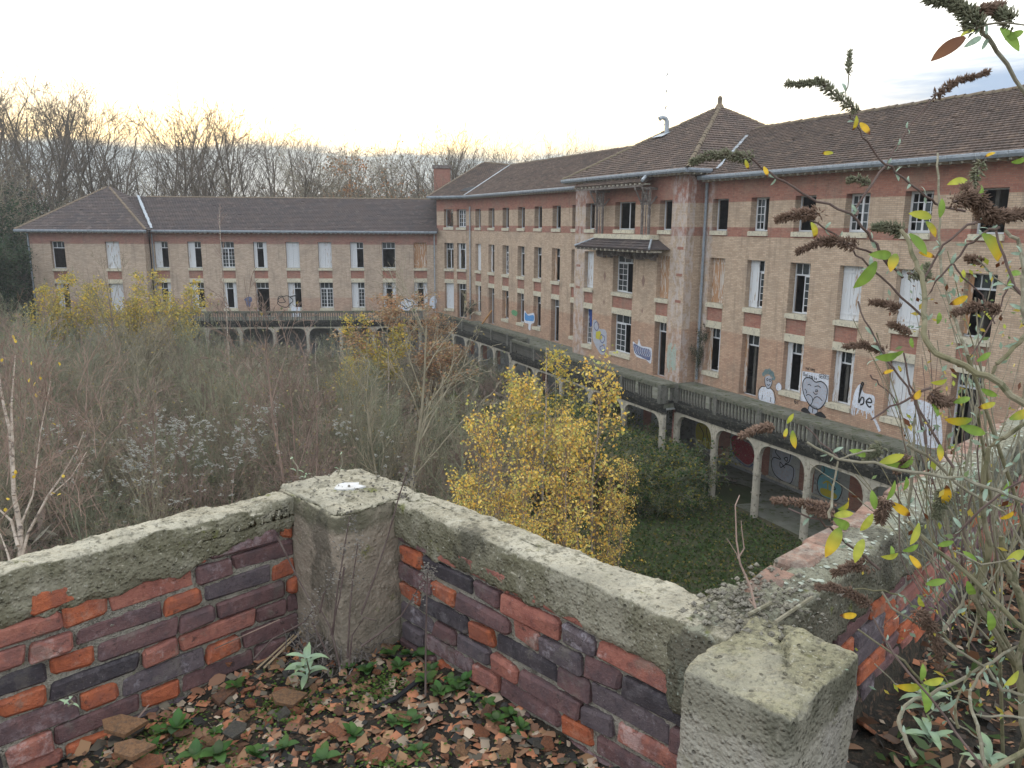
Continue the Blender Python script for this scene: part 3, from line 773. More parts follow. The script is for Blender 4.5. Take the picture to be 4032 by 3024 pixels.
    blob(FM, V - .006, [(-6.92, -8.28), (-6.95, -8.12), (-7.15, -8.05), (-7.4, -8.2), (-7.42, -8.28)], b, 4); blob(FM, V - .006, [(-7.72, -8.28), (-7.75, -8.18), (-8.0, -8.05), (-8.25, -8.15), (-8.3, -8.28)], b, 4)
    b.build('graffiti', M['black'], B, label='black line drawing of a heart-shaped head')
    # lettering: small words above the heart and the large "be"
    FONT = {'B': [[(0, 0), (0, 1), (.5, .85), (.1, .55), (.6, .3), (0, 0)]], 'o': [[(.3, .6), (0, .3), (.3, 0), (.55, .3), (.3, .6)]], 'l': [[(.1, 1), (.05, 0), (.2, .02)]], 'e': [[(.05, .3), (.5, .35), (.3, .6), (.02, .3), (.3, 0), (.5, .1)]],
            'M': [[(0, 0), (.05, 1), (.3, .4), (.55, 1), (.6, 0)]], 'i': [[(.1, .6), (.1, 0)], [(.1, .85), (.12, .9)]], 'k': [[(.05, 1), (.05, 0)], [(.45, .6), (.08, .3), (.5, 0)]], 'G': [[(.55, .9), (.1, .8), (.05, .2), (.5, .05), (.55, .4), (.3, .4)]],
            'E': [[(.5, 1), (0, .95), (0, .5), (.4, .5), (0, .5), (0, 0), (.5, 0)]], 'R': [[(0, 0), (0, 1), (.5, .8), (.05, .5), (.5, 0)]], 'O': [[(.3, 1), (0, .5), (.3, 0), (.6, .5), (.3, 1)]], 'b': [[(0, .55), (.18, 1.25), (.25, 1.5), (.1, 1.5), (.02, 1.0), (0, .1), (.2, .5), (.4, .5), (.42, .15), (.15, 0)]],
            's': [[(.45, .6), (.1, .5), (.4, .25), (.05, .05)]], 'm': [[(0, 0), (.05, .5), (.2, .5), (.25, 0), (.3, .5), (.5, .5), (.55, 0)]], 'g': [[(.4, .5), (.05, .4), (.35, .1), (.4, .5), (.35, -.3), (.05, -.25)]], '6': [[(.45, 1), (.05, .4), (.3, 0), (.5, .3), (.1, .4)]], 'c': [[(.45, .55), (.05, .35), (.4, 0)]]}
    def text(s, u, z, h, w, b, slope=0):
        for ch in s:
            if ch != ' ':
                for L in FONT[ch]: ribbon(FM, V - .009, [(u - x * h * .9, z + y * h + slope * x * h) for x, y in L], w, b, n=4)
            u -= h * .62; z += slope * h * .62
    b = MB(); text('Bole', -6.86, -6.63, .17, .022, b); text('Mike', -7.3, -6.68, .15, .022, b); text('GERRO', -7.75, -6.55, .18, .022, b); b.build('graffiti', M['black'], B, label='handwritten words above the heart')
    b = MB(); text('solomg', -6.95, -6.3, .15, .022, b); text('6c', -6.45, -8.0, .25, .03, b); b.build('graffiti', M['black'], B)
    b = MB()
    rg = random.Random(5)
    blob(FM, V, [(-9.72, -6.75), (-9.85, -6.5), (-10.0, -6.45), (-10.15, -6.75), (-10.65, -6.8), (-10.7, -7.2), (-10.55, -7.5), (-9.75, -7.45), (-9.65, -7.1)], b)
    for i in range(14):
        u = -9.65 - i * .08; ribbon(FM, V - .001, [(u, -7.2), (u + rg.uniform(-.08, .08), -7.55 - rg.uniform(0, .3))], .045, b, n=2)
    ribbon(FM, V - .002, [(-10.5, -7.4), (-10.9, -7.9), (-11.1, -8.2)], .12, b); b.build('graffiti', M['g_white'], B, label='splashed white paint behind the word be')
    b = MB(); text('b', -9.95, -7.3, .62, .065, b); text('e', -10.3, -7.3, .62, .065, b); b.build('graffiti', M['black'], B, label='the word be in black script')
    b = MB(); blob(FM, V, [(-12.2, -7.0), (-12.5, -6.6), (-13.0, -6.55), (-13.5, -6.8), (-13.75, -7.4), (-13.7, -8.2), (-12.3, -8.2)], b); b.build('graffiti', M['g_white'], B, label='white painted patch with black scrawl')
    b = MB()
    for L in ([(-12.4, -7.7), (-12.55, -7.5), (-12.6, -7.1)], [(-12.8, -7.2), (-12.95, -7.7), (-13.0, -7.3)], [(-13.2, -7.2), (-13.3, -7.8), (-13.5, -7.4)]): ribbon(FM, V - .005, L, .06, b)
    b.build('graffiti', M['black'], B)
    return B


def pavilion():
    u0, u1, v0 = .73, 12.1, -1.05
    B = empty('brick_pavilion', FM(6.4, -1, GZ), 'projecting brick pavilion with a pyramid roof, timber hood and small balcony roof', 'building')
    cols = [(2.02, 3.12, 'o', 'W', 'Do'), (5.4, 7.5, 'm', 'gl', 'gl'), (9.74, 10.84, 'o', 'S', 'g')]
    holes = facade(FM, cols, v0, B)
    wall('wall', FM, u0, u1, -8.7, 2.72, v0, .52, holes, M['tower'], B)
    b = MB(); b.box(FM, (u0, v0 + .525, -8.7), (u0 + .45, 0, 2.72)); b.build('side_wall', M['towerside'], B)
    b = MB(); b.box(FM, (u1 - .45, v0 + .525, -8.7), (u1, 0, 2.72)); b.build('side_wall', M['towerside'], B)
    b = MB(); b.box(FM, (u0, v0 + .01, GZ), (u1, v0 + .5, -8.72)); b.box(FM, (u0, v0 + .5, GZ), (u0 + .4, .0, -8.72)); b.build('arcade_wall', M['plinth'], B)
    interior(FM, u0 + .45, u1 - .45, v0 + .46, 11, -8.3, 2.4, B, (-8.3, -4.55, -.85, 2.5))
    for k in range(4):
        c = 2.1 + 2.9 * k
        b = MB(); b.box(FM, (c - .9, v0 - .01, -11.85), (c + .9, v0 + .008, -9.2)); b.build('panel', M['panelw'], B)
        b = MB(); b.box(FM, (c + .95, v0 - .014, -11.9), (c + 1.7, v0 + .007, -9.2)); b.build('brick_pier', M['spandrel'], B)
        b = MB(); b.box(FM, (c - 1, v0 - .09, -11.97), (c + 1, v0 - .012, -11.87)); b.build('ledge', M['column'], B)
    ez = 2.86
    c0, c1, c2, c3 = FM(.1, -1.68, ez), FM(12.75, -1.68, ez), FM(12.75, 12.6, ez), FM(.1, 12.6, ez)
    ap = FM(6.4, 5.45, 7.06)
    rf = tiled([c0, c1, ap], B, M['tile'], seed=5); tiled([c3, c0, ap], B, M['tile'], seed=6)
    b = MB(); b.face([c1, c2, ap]); b.face([c2, c3, ap]); b.build('rear_roof', M['tile'], B)
    for c in (c0, c1, c2, c3): ridge_tiles(c + Vector((0, 0, .03)), ap, rf, M['ridge'], .14)
    b = MB(); b.tube([ap - Vector((0, 0, .1)), ap + Vector((0, 0, .1)), ap + Vector((0, 0, .18)), ap + Vector((0, 0, .5)), ap + Vector((0, 0, .62))], [.3, .2, .13, .14, .07], 10); b.build('finial', M['ridge'], B)
    gutter(FM(.1, -1.68, ez - .06), FM(12.75, -1.68, ez - .06), -FM.n, B); gutter(FM(.1, -.2, ez - .06), FM(.1, -1.68, ez - .06), -FM.d, B)
    # zinc vent with elbow on the front slope
    q = FM(8.1, 2.9, 5.55); b = MB(); b.tube([q - Vector((0, 0, .1)), q + Vector((0, 0, .72)), q + Vector((-.10, 0, .88)), q + Vector((-.33, -.08, .94)), q + Vector((-.5, -.12, .84))], [.13, .13, .13, .12, .14], 10)
    b.face([FM(7.6, 2.2, 5.2 + .12), FM(8.7, 2.2, 5.2 + .12), FM(8.5, 3.6, 5.78 + .14), FM(7.8, 3.6, 5.78 + .14)]); b.build('vent_pipe', M['zincpale'], B)
    # upper hood on timber brackets
    e0, e1 = FM(3.35, -2.12, 2.33), FM(10.5, -2.12, 2.33)
    tiled([e0, e1, FM(10.2, -1.1, 2.75), FM(3.65, -1.1, 2.75)], B, M['tile'], seed=8)
    b = MB(); b.box(FM, (3.4, -2.1, 2.08), (10.4, -2.0, 2.2)); b.build('hood_beam', M['darkwood'], B)
    for i in range(17):
        b = MB(); b.box(FM, (3.45 + i * .43, -2.2, 2.2), (3.53 + i * .43, -1.5, 2.28)); b.build('rafter_end', M['column'], B)
    b = MB(); b.tube([FM(3.3, -2.15, 2.4), FM(3.75, -1.3, 2.95)], .09, 6); b.build('hip_flashing', M['zincpale'], B)
    for uc in (3.35, 4.0, 8.05, 8.7):
        b = MB(); b.box(FM, (uc - .05, -1.62, -.45), (uc + .05, -1.50, 2.1)); b.box(FM, (uc - .05, -2.1, 1.95), (uc + .05, -1.1, 2.07))
        b.tube([FM(uc, -1.56, 1.1), FM(uc, -2.05, 1.95)], .05, 4); b.tube([FM(uc, -1.56, 1.1), FM(uc, -1.1, 1.6)], .05, 4); b.build('bracket', M['darkwood'], B)
    for a, c in ((3.35, 4.0), (8.05, 8.7)):
        b = MB(); b.box(FM, (a - .15, -1.6, 1.15), (c + .15, -1.52, 1.27)); b.tube([FM(a, -1.56, .9), FM((a + c) / 2, -1.56, 1.9)], .045, 4); b.tube([FM(c, -1.56, .9), FM((a + c) / 2, -1.56, 1.9)], .045, 4)
        for k in range(3):
            uu = a + (c - a) * (k + .5) / 3; b.box(FM, (uu - .02, -1.58, -.45), (uu + .02, -1.54, 1.15))
        b.build('bracket', M['darkwood'], B)
    b = MB(); b.box(FM, (3.05, -1.72, -.72), (8.75, -1.06, -.46)); b.build('balcony_beam', M['cream'], B)
    # lower tiled skirt
    t0, t1, w0, w1 = FM(3.0, -1.6, -.76), FM(8.8, -1.6, -.76), FM(2.0, -2.45, -1.22), FM(9.75, -2.45, -1.22)
    tiled([w0, w1, t1, t0], B, M['tile_dark'], seed=9)
    for (p, q, s) in ((w0, t0, FM(2.0, -1.06, -1.22)), (w1, t1, FM(9.75, -1.06, -1.22))):
        e = FM(3.0, -1.06, -.76) if p is w0 else FM(8.8, -1.06, -.76)
        b = MB(); b.face([p, q, e, s]); b.build('skirt_side', M['tile_dark'], B); b = MB(); b.tube([p + Vector((0, 0, .04)), q + Vector((0, 0, .05))], .06, 6); b.build('hip_flashing', M['zincpale'], B)
    for i in range(17):
        b = MB(); b.box(FM, (2.15 + i * .46, -2.44, -1.40), (2.23 + i * .46, -1.5, -1.28)); b.build('rafter_end', M['column'], B)
    b = MB()
    for k in range(40):
        uu = RNG.uniform(2.8, 9.0); w = RNG.uniform(.2, .5); b.box(FM, (uu, -1.3, -1.62 - RNG.uniform(0, .25)), (uu + w, -1.055 - .001 * k, -1.3))
    b.build('broken_plaster', M['darkwood'], B)
    for uu, z, w in ((8.4, -3.0, .16), (4.35, -3.05, .18), (8.4, -4.6, .09), (4.35, -4.75, .09)):   # brick lozenges
        b = MB(); b.face([FM(uu - w, v0 - .006, z), FM(uu, v0 - .006, z - w * 2), FM(uu + w, v0 - .006, z), FM(uu, v0 - .006, z + w * 2)]); b.build('lozenge', M['spandrel'], B)
    for uu in (1.15, 11.6):
        for z in (-1.2, -2.6, -4.0): b = MB(); b.box(FM, (uu - .25, v0 - .008, z), (uu + .25, v0 + .05, z + .15)); b.build('brick_accent', M['spandrel'], B)
    # graffiti
    V = v0 - .006; rg = random.Random(9)
    b = MB(); blob(FM, V, [(5.15, -6.65), (4.7, -6.75), (4.55, -6.4), (4.3, -6.75), (3.7, -6.75), (3.3, -6.8), (3.25, -7.3), (3.35, -7.65), (3.8, -7.5), (4.4, -7.5), (4.9, -7.35)], b); b.build('graffiti', M['g_white'], B, label='blue and white tag beside the balcony door')
    b = MB(); blob(FM, V - .002, [(5.05, -6.75), (4.3, -6.85), (3.45, -6.88), (3.35, -7.3), (3.5, -7.5), (4.3, -7.4), (4.9, -7.25)], b); b.build('graffiti', M['g_navy'], B)
    b = MB()
    for i in range(9): uu = 4.95 - i * .18; ribbon(FM, V - .004, [(uu, -6.85), (uu - .1, -7.1), (uu + .02, -7.3)], .03, b, n=3)
    b.build('graffiti', M['g_white'], B)
    b = MB(); blob(FM, V, [(9.6, -5.9), (9.2, -5.85), (8.9, -6.3), (8.1, -6.35), (7.95, -7.0), (8.1, -7.7), (8.6, -7.9), (9.5, -7.2), (9.65, -6.5)], b); b.build('graffiti', M['g_grey'], B, label='blue and yellow tag left of the middle pavilion window')
    b = MB(); blob(FM, V - .002, cloudy(8.9, -6.75, .38, .3, 9, .2, 3), b); b.build('graffiti', M['g_yellow'], B)
    b = MB()
    for (x, z) in ((8.5, -6.9), (8.4, -7.5), (9.2, -6.2)): ribbon(FM, V - .004, cloudy(x, z, .28, .22, 7, .3, int(x * 10)), .07, b, True)
    b.build('graffiti', M['g_navy'], B)
    b = MB()
    for i in range(7): uu = 1.75 - i * .11; ribbon(FM, V, [(uu, -6.2 - rg.random() * .4), (uu + .05, -6.9), (uu, -7.5 - rg.random() * .4)], .06, b, n=3)
    b.build('graffiti', M['g_mint'], B)
    b = MB(); b.face([FM(9.8, v0 + .25, -5.25), FM(10.6, v0 + .25, -5.25), FM(10.3, v0 + .22, -6.4), FM(9.85, v0 + .2, -6.2)]); b.build('torn_curtain', M['cloth'], B)
    return B


def middle_wing():
    B = empty('brick_wing', FM(22, 0, GZ), 'three-storey brick wing between the pavilion and the inner corner, seen obliquely', 'building')
    s3 = ['o'] * 7; s2 = ['h', 'n', 'gr', 'gr', 'g', 'n', 'h']; s1 = ['n', 'Do', 'f', 'o', 'f', 'Do', 'n']
    cols = [(13.13 + 2.785 * k, 14.33 + 2.785 * k, s3[k], s2[k], s1[k]) for k in range(7)]
    holes = facade(FM, cols, 0, B)
    wall('wall', FM, 12.1, 32.3, -8.7, 2.5, 0, .52, holes, M['mid'], B)
    b = MB(); b.box(FM, (12.1, 0.012, GZ), (32.3, .45, -8.72)); b.build('arcade_wall', M['plinth'], B)
    interior(FM, 12.2, 32, .46, 11, -8.3, 2.3, B, (-8.3, -4.55, -.85, 2.3))
    for k in range(7):
        c = 13.73 + 2.785 * k
        b = MB(); b.box(FM, (c - .9, -.01, -11.3), (c + .9, .008, -9.2)); b.build('panel', M['panelw'], B)
        b = MB(); b.box(FM, (c + .95, -.014, -11.5), (c + 1.75, .007, -9.2)); b.build('brick_pier', M['spandrel'], B)
    # facet with two window columns
    colsF = [(.40, 1.40, 'g', 'n', 'Do'), (1.78, 2.80, 'o', 'm', 'S')]
    hf = facade(FF, colsF, 0, B)
    wall('wall', FF, 0, LF, -8.7, 2.5, 0, .52, hf, M['mid'], B)
    b = MB(); b.box(FF, (0, .012, GZ), (LF, .45, -8.72)); b.build('arcade_wall', M['plinth'], B)
    b = MB()
    for zz in (-8.3, -4.55, -.85, 2.3): b.box(FF, (0, .46, zz - .25), (LF, 6, zz))
    b.box(FF, (0, 5, GZ), (LF, 5.2, 2.3)); b.build('floor_slabs', M['inner'], B)
    # end wall of the taller block above the lower left wing
    b = MB(); b.box(FL, (-.0, .0, -.8), (.02, 12, 2.5)); b.build('gable_wall', M['tile_dark'], B)
    # roofs
    Rg1, Rg2 = FM(36.6, 6, 5.62), Vector((-2.98, 79.6, EYE + 6.15))
    w_ = .62
    A_ = FM(32.15, -w_, 2.5); Bq = FF(LF + .55, -w_, 2.5)
    rf = tiled([FM(12, -w_, 2.5), A_, Rg1, FM(12, 6, 5.56)], B, M['tile'], seed=11)
    tiled([A_, Bq, Rg2, Rg1], B, M['tile'], seed=12)
    b = MB(); b.face([FM(12, 6, 5.56), Rg1, FM(36.6, 12.6, 2.5), FM(12, 12.6, 2.5)]); b.face([Bq, Rg2, FL(-.4, 12, 2.5)]); b.face([Rg1, Rg2, FM(42, 12, 2.5), FM(36.6, 12.6, 2.5)]); b.build('rear_roof', M['tile'], B)
    ridge_tiles(FM(12.2, 6, 5.58), Rg1, rf, M['ridge'], .14); ridge_tiles(Rg1, Rg2, rf, M['ridge'], .14); ridge_tiles(Bq, Rg2, rf, M['ridge'], .12)
    gutter(FM(12.3, -w_, 2.44), A_ - Vector((0, 0, .06)), -FM.n, B); gutter(A_ - Vector((0, 0, .06)), Bq - Vector((0, 0, .06)), -FF.n, B)
    strip(A_ + Vector((0, 0, .02)), Rg1 + Vector((0, 0, .02)), FM.d, .16, .07, B, M['zincpale'])
    # hole in the facet roof, its inner dark painted as a flat black patch
    b = MB(); q = FF(.75, 1.0, 3.18); P = lambda u, v, z: FF(u, v, 2.5 + .385 * (v + .62) + z)
    b.face([P(.55, .45, .06), P(1.5, .5, .06), P(1.35, 1.1, .06), P(1.0, 1.5, .06), P(.15, 1.7, .06), P(-.1, 1.4, .06)]); b.build('hole_dark_patch', M['black'], B)
    downpipe(FM, 32.0, -.12, -8.3, 1.6, B, .06, 'zincpale')
    b = MB(); P = lambda u, v, z: at(1742, 770, 82) + Vector((u, v, z)) ; b.box(P, (-.85, -.5, -3.0), (.85, .5, 2.75)); ch = b.build('chimney', M['chim'], B)
    b = MB(); b.box(P, (-1.0, -.6, 2.76), (1.0, .6, 3.1)); b.build('chimney_cap', M['darkwood'], ch)
    q = FM(14.6, 7.5, 5.2); b = MB(); P = lambda u, v, z: q + Vector((u, v, z)); b.box(P, (-.45, -.3, -1), (.45, .3, .62)); ch = b.build('chimney', M['chim'], B); b = MB(); b.box(P, (-.55, -.38, .63), (.55, .38, .72)); b.build('chimney_cap', M['column'], ch)
    b = MB(); b.tube([q + Vector((0, 0, .7)), q + Vector((.1, 0, 5.5))], .012, 4)
    for k in range(4): b.tube([q + Vector((0, 0, 1.8 + k * 1.1)), q + Vector((.1, 0, 1.98 + k * 1.1))], .04, 4)
    b.build('antenna', M['zinc'], B)
    V = -.006
    b = MB(); blob(FM, V, [(21.4, -6.5), (20.9, -6.7), (20.3, -6.6), (19.75, -6.55), (19.7, -7.2), (20.2, -7.4), (20.35, -7.9), (20.7, -7.8), (20.7, -7.45), (21.4, -7.35)], b); b.build('graffiti', M['g_white'], B, label='bright blue tag with white outline between two windows')
    b = MB(); blob(FM, V - .003, [(21.25, -6.62), (20.7, -6.8), (19.85, -6.68), (19.82, -7.1), (20.5, -7.2), (21.25, -7.2)], b); b.build('graffiti', M['g_blue'], B)
    b = MB(); blob(FM, V, cloudy(23.2, -6.85, .6, .25, 9, .2, 8), b); b.build('graffiti', M['g_green'], B)
    b = MB(); b.tube([FM(27.9, -.75, -8.25), FM(27.2, -.15, -7.05)], .07, 4); b.build('plank', M['ochrewood'], B)
    return B


def left_wing():
    B = empty('brick_wing', FL(12, 0, GZ), 'long two-storey brick wing with a dark tiled roof at the far side of the courtyard', 'building')
    s2 = ['W', 'o', 'h', 'S', 'S', 'n', 'g', 'h', 'h']; s1 = ['n', 'n', 'hg', 'g', 'h', 'Do', 'n', 'h', 'n']
    cols = [(.95 + 2.86 * k, 2.15 + 2.86 * k, '-', s2[k], s1[k]) for k in range(9)]
    holes = facade(FL, cols, 0, B, three=False)
    wall('wall', FL, 0, 25.3, -8.7, -.62, 0, .52, holes, M['left'], B)
    b = MB(); b.box(FL, (0, .012, GZ), (25.3, .45, -8.72)); b.build('arcade_wall', M['plinth'], B)
    pc = [(27.5, 28.7, '-', 'S', 'S'), (32.05, 33.2, '-', 'o', 'h')]
    hp = facade(FL, pc, -1.2, B, three=False)
    wall('wall', FL, 25.4, 34.9, -8.7, -.62, -1.2, .52, hp, M['left'], B)
    b = MB(); b.box(FL, (25.4, -.675, GZ), (25.8, 0, -.62)); b.build('side_wall', M['left'], B)
    b = MB(); b.box(FL, (34.5, -.675, GZ), (34.9, 11.8, -.62)); b.build('side_wall', M['left'], B)
    b = MB(); b.box(FL, (25.4, -1.19, GZ), (34.9, -.76, -8.72)); b.build('arcade_wall', M['panelw'], B)
    interior(FL, .1, 34.4, .46, 11, -8.3, -.8, B, (-8.3, -4.55, -.75))
    ez = -.60
    rf = tiled([FL(-.1, -.62, ez), FL(26, -.62, ez), FL(29, 5.6, 2.42), FL(-.1, 5.6, 2.42)], B, M['tile_dark'], seed=21)
    b = MB(); b.face([FL(0, 5.6, 2.42), FL(29, 5.6, 2.42), FL(29, 12, ez), FL(0, 12, ez)])
    c0, c1, c2, c3 = FL(24.9, -1.85, ez), FL(35.7, -1.85, ez), FL(35.7, 12.5, ez), FL(24.9, 12.5, ez); ap = FL(30.4, 5.0, 3.35)
    b.face([c1, c2, ap]); b.face([c2, c3, ap]); b.build('rear_roof', M['tile_dark'], B)
    tiled([c0, c1, ap], B, M['tile_dark'], seed=22); tiled([c3, c0, ap], B, M['tile_dark'], seed=23)
    ridge_tiles(FL(0, 5.6, 2.44), FL(27.6, 5.6, 2.44), rf, M['ridge'], .12)
    for c in (c0, c1): ridge_tiles(c + Vector((0, 0, .03)), ap, rf, M['ridge'], .13)
    gutter(FL(0, -.62, ez - .06), FL(25, -.62, ez - .06), -FL.n, B); gutter(c0 - Vector((0, 0, .06)), c1 - Vector((0, 0, .06)), -FL.n, B)
    strip(FL(24.9, -.5, ez + .12), FL(28.0, 5.4, 2.5), FL.d, .15, .08, B, M['zincpale'])
    downpipe(FL, .25, -.12, -8.3, -.9, B, .055, 'zincpale'); downpipe(FL, 25.1, -.12, -8.3, -.9, B, .055); downpipe(FL, 34.95, -1.3, -8.3, -.9, B, .06)
    V = -.006
    b = MB()
    ribbon(FL, V, cloudy(13.9, -6.9, .7, .45, 10, .25, 4), .07, b, True); ribbon(FL, V, cloudy(14.2, -6.8, .3, .3, 7, .3, 5), .07, b, True); ribbon(FL, V, [(13.4, -6.5), (12.9, -6.4), (12.8, -6.6)], .09, b)
    b.build('graffiti', M['black'], B, label='black looping tag between door and window')
    b = MB(); blob(FL, V, cloudy(17.1, -6.75, .35, .25, 9, .3, 6), b); blob(FL, V, cloudy(17.15, -7.1, .22, .3, 9, .2, 7), b); b.build('graffiti', M['g_navy'], B)
    b = MB(); blob(FL, V, cloudy(2.9, -7.2, .8, .5, 10, .25, 4), b); blob(FL, V, cloudy(-.0 + .45, -7.0, .35, .5, 10, .25, 4), b); b.build('graffiti', M['g_white'], B)
    b = MB(); ribbon(FL, V - .003, cloudy(2.9, -7.2, .5, .4, 9, .4, 5), .08, b, True); b.build('graffiti', M['black'], B)
    b = MB(); b.box(FL, (12.5, -.35, -8.28), (13.3, -.28, -7.4)); b.build('broken_board', M['g_white'], B)
    return B


# ------------------------------------------------------------------ terraces on arcades
def arcade(name, P, segs, v0, cols, vin, label, back=True, ends=(True, True)):
    """terrace slab over a row of columns joined by round-cornered beams"""
    u0, u1 = segs
    T = empty(name, P((u0 + u1) / 2, v0, GZ), label, 'terrace')
    b = MB(); b.box(P, (u0, v0 + .12, -8.52), (u1, vin, -8.30)); b.build('deck', M['terrace'], T)
    b = MB(); b.box(P, (u0 - .05, v0 - .14, -8.42), (u1 + .05, v0 + .119, -8.26)); b.box(P, (u0 - .03, v0 - .08, -8.56), (u1 + .03, v0 + .119, -8.421)); b.box(P, (u0, v0 - .02, -8.72), (u1, v0 + .119, -8.561))
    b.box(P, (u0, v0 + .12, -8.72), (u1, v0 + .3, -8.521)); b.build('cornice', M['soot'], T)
    b = MB(); b.box(P, (u0, v0 + .3, -8.62), (u1, vin, -8.53)); b.build('ceiling', M['panelw'], T)
    w = .15; r = .55
    for c in cols:
        b = MB(); o = [(c - w * .6, v0), (c + w * .6, v0), (c + w, v0 + .07), (c + w, v0 + .2), (c + w * .6, v0 + .27), (c - w * .6, v0 + .27), (c - w, v0 + .2), (c - w, v0 + .07)]
        for i in range(8):
            (a, p), (e, q) = o[i], o[(i + 1) % 8]; b.face([P(a, p, GZ), P(e, q, GZ), P(e, q, -8.8), P(a, p, -8.8)])
        for zz in (-10.2, -11.1): b.box(P, (c - w - .01, v0 - .01, zz), (c + w + .01, v0 + .28, zz + .025))
        b.build('column', M['column'], T)
    zt, zb = -8.722, -8.86
    for a, c in zip(cols, cols[1:]):
        lo, hi = min(a, c) , max(a, c)
        pts = []
        for i in range(9):
            g = math.pi / 2 * i / 8; pts.append((lo + w + r - r * math.cos(g), zb - r + r * math.sin(g)))
        pts2 = [(hi - (p[0] - lo), p[1]) for p in pts][::-1]
        low = [(lo, zb - r)] + pts + pts2 + [(hi, zb - r)]
        b = MB()
        for (x0, z0), (x1, z1) in zip(low, low[1:]):
            for vv in (v0 + .03, v0 + .24): b.face([P(x0, vv, z0), P(x1, vv, z1), P(x1, vv, zt), P(x0, vv, zt)])
            b.face([P(x0, v0 + .03, z0), P(x0, v0 + .24, z0), P(x1, v0 + .24, z1), P(x1, v0 + .03, z1)])
        b.build('arch_beam', M['column'], T)
    return T


_bal = {}
def balustrade(P, a, b_, v, label, step=2.79, along='u', dens=.205, posts=True):
    """rail, posts and balusters standing on the cornice; runs over u (or over v)"""
    if along == 'u': Q = lambda s, w, z: P(a + (b_ - a) / abs(b_ - a) * s, v + w, z)
    else: Q = lambda s, w, z: P(v + w, a + (b_ - a) / abs(b_ - a) * s, z)
    L = abs(b_ - a)
    T = empty('balustrade', Q(L / 2, 0, -8.26), label, 'balustrade', 'concrete balustrades along the terraces')
    zb = -8.258
    m = MB(); m.box(Q, (0, -.12, -7.52), (L, .12, -7.38)); m.box(Q, (0, -.09, -7.379), (L, .09, -7.345)); m.build('top_rail', M['railtop'], T)
    m = MB(); m.box(Q, (0, -.1, zb), (L, .1, zb + .1)); m.build('base_rail', M['soot'], T)
    n = max(1, round(L / step)); ps = [L * i / n for i in range(n + 1)]
    for s in ps:
        m = MB(); m.box(Q, (s - .11, -.135, zb + .002), (s + .11, .135, -7.39)); m.build('post', M['balu'], T)
    key = (tuple(P.d), along)
    if key not in _bal:
        m = MB(); o = Q(0, 0, 0); Z = lambda s, w, z: Q(s, w, z) - o
        m.prism(Z, [(-.035, 0), (.035, 0), (.048, .1), (.03, .35), (.048, .6), (.035, .645), (-.035, .645), (-.048, .6), (-.03, .35), (-.048, .1)], -.04, .04)
        _bal[key] = m.mesh('baluster', M['balu'])
    for s0, s1 in zip(ps, ps[1:]):
        k = max(1, round((s1 - s0 - .22) / dens))
        for i in range(k):
            if RNG.random() < .02: continue
            inst('baluster', _bal[key], T, Q(s0 + .11 + (s1 - s0 - .22) * (i + .5) / k, 0, zb + .1) - T.location, (0, 0, 0), (1, 1, 1))
    return T


right_wing(); pavilion(); middle_wing(); left_wing()

cr = [-3.03 - 2.74 * k for k in range(8)]
arcade('arcade_terrace', FM, (-22.5, -3.03), -4.13, cr, 0, 'terrace on cream arches below the near right wing')
ct = [13.26 - 3.258 * k for k in range(6)]
arcade('arcade_terrace', FM, (-3.03, 13.3), -5.0, ct, 0.7 - 1.76, 'terrace on cream arches in front of the projecting pavilion')
b = MB(); b.box(FM, (-3.03, -1.06, -8.52), (.72, -.0, -8.3)); b.box(FM, (12.11, -1.06, -8.52), (13.3, 0, -8.3)); tag(b.build('terrace_landing', M['terrace']), 'mossy strip of terrace beside the pavilion corner', 'terrace')
cm = [16.0 + 2.72 * k for k in range(6)]
arcade('arcade_terrace', FM, (13.3, 30.5), -3.85, [13.4] + cm + [30.4], 0, 'terrace on slender arches below the oblique middle wing')
cl = [2.75 + 2.84 * k for k in range(8)]
arcade('arcade_terrace', FL, (1.2, 22.8), -4.1, cl, 0, 'terrace on arches in front of the far two-storey wing')
arcade('arcade_terrace', FF, (.6, LF - .6), -3.9, [.8, LF - .8], 0, 'short terrace across the inner corner of the courtyard')

balustrade(FM, -22.4, -3.1, -4.08, 'nearest concrete balustrade with mossy top rail on the right terrace')
balustrade(FM, -3.0, 13.2, -5.0, 'concrete balustrade in front of the projecting pavilion', 3.24)
balustrade(FM, -4.9, -4.2, -3.0, 'very short return of balustrade at the pavilion terrace corner', 1, 'v')
balustrade(FM, -4.9, -3.9, 13.25, 'short return of balustrade on the far side of the pavilion terrace', 1, 'v')
balustrade(FM, 13.4, 30.2, -3.83, 'thin-looking balustrade below the oblique middle wing', 2.72)
balustrade(FL, 1.4, 22.6, -4.1, 'far balustrade in front of the two-storey wing', 2.84)
# rusty pipe against the arcade corner, and things lying below
b = MB(); b.tube([FM(-2.6, -3.85, GZ), FM(-2.6, -3.85, -8.75)], .09, 8); o = b.build('rusty_pipe', M['fb_pink']); tag(o, 'rust-stained pipe standing beside the corner column of the arcade', 'pipe')
b = MB()
for k in range(6): b.box(lambda u, v, z: FM(u, v, z), (-3.2 - k * .25, -1.6 - k * .1, GZ + .11 + k * .04), (-4.6 - k * .1, -1.45 - k * .1, GZ + .14 + k * .04))
tag(b.build('timber_pile', M['darkwood']), 'loose dark timbers lying on the arcade floor', 'timber')
b = MB(); b.box(FM, (-22, -3.8, GZ + .02), (32, -.02, GZ + .1)); b.build('arcade_floor', M['terrace'], kind='structure')
b = MB(); b.box(FL, (0, -3.8, GZ + .02), (23, -.02, GZ + .11)); b.build('arcade_floor', M['terrace'], kind='structure')
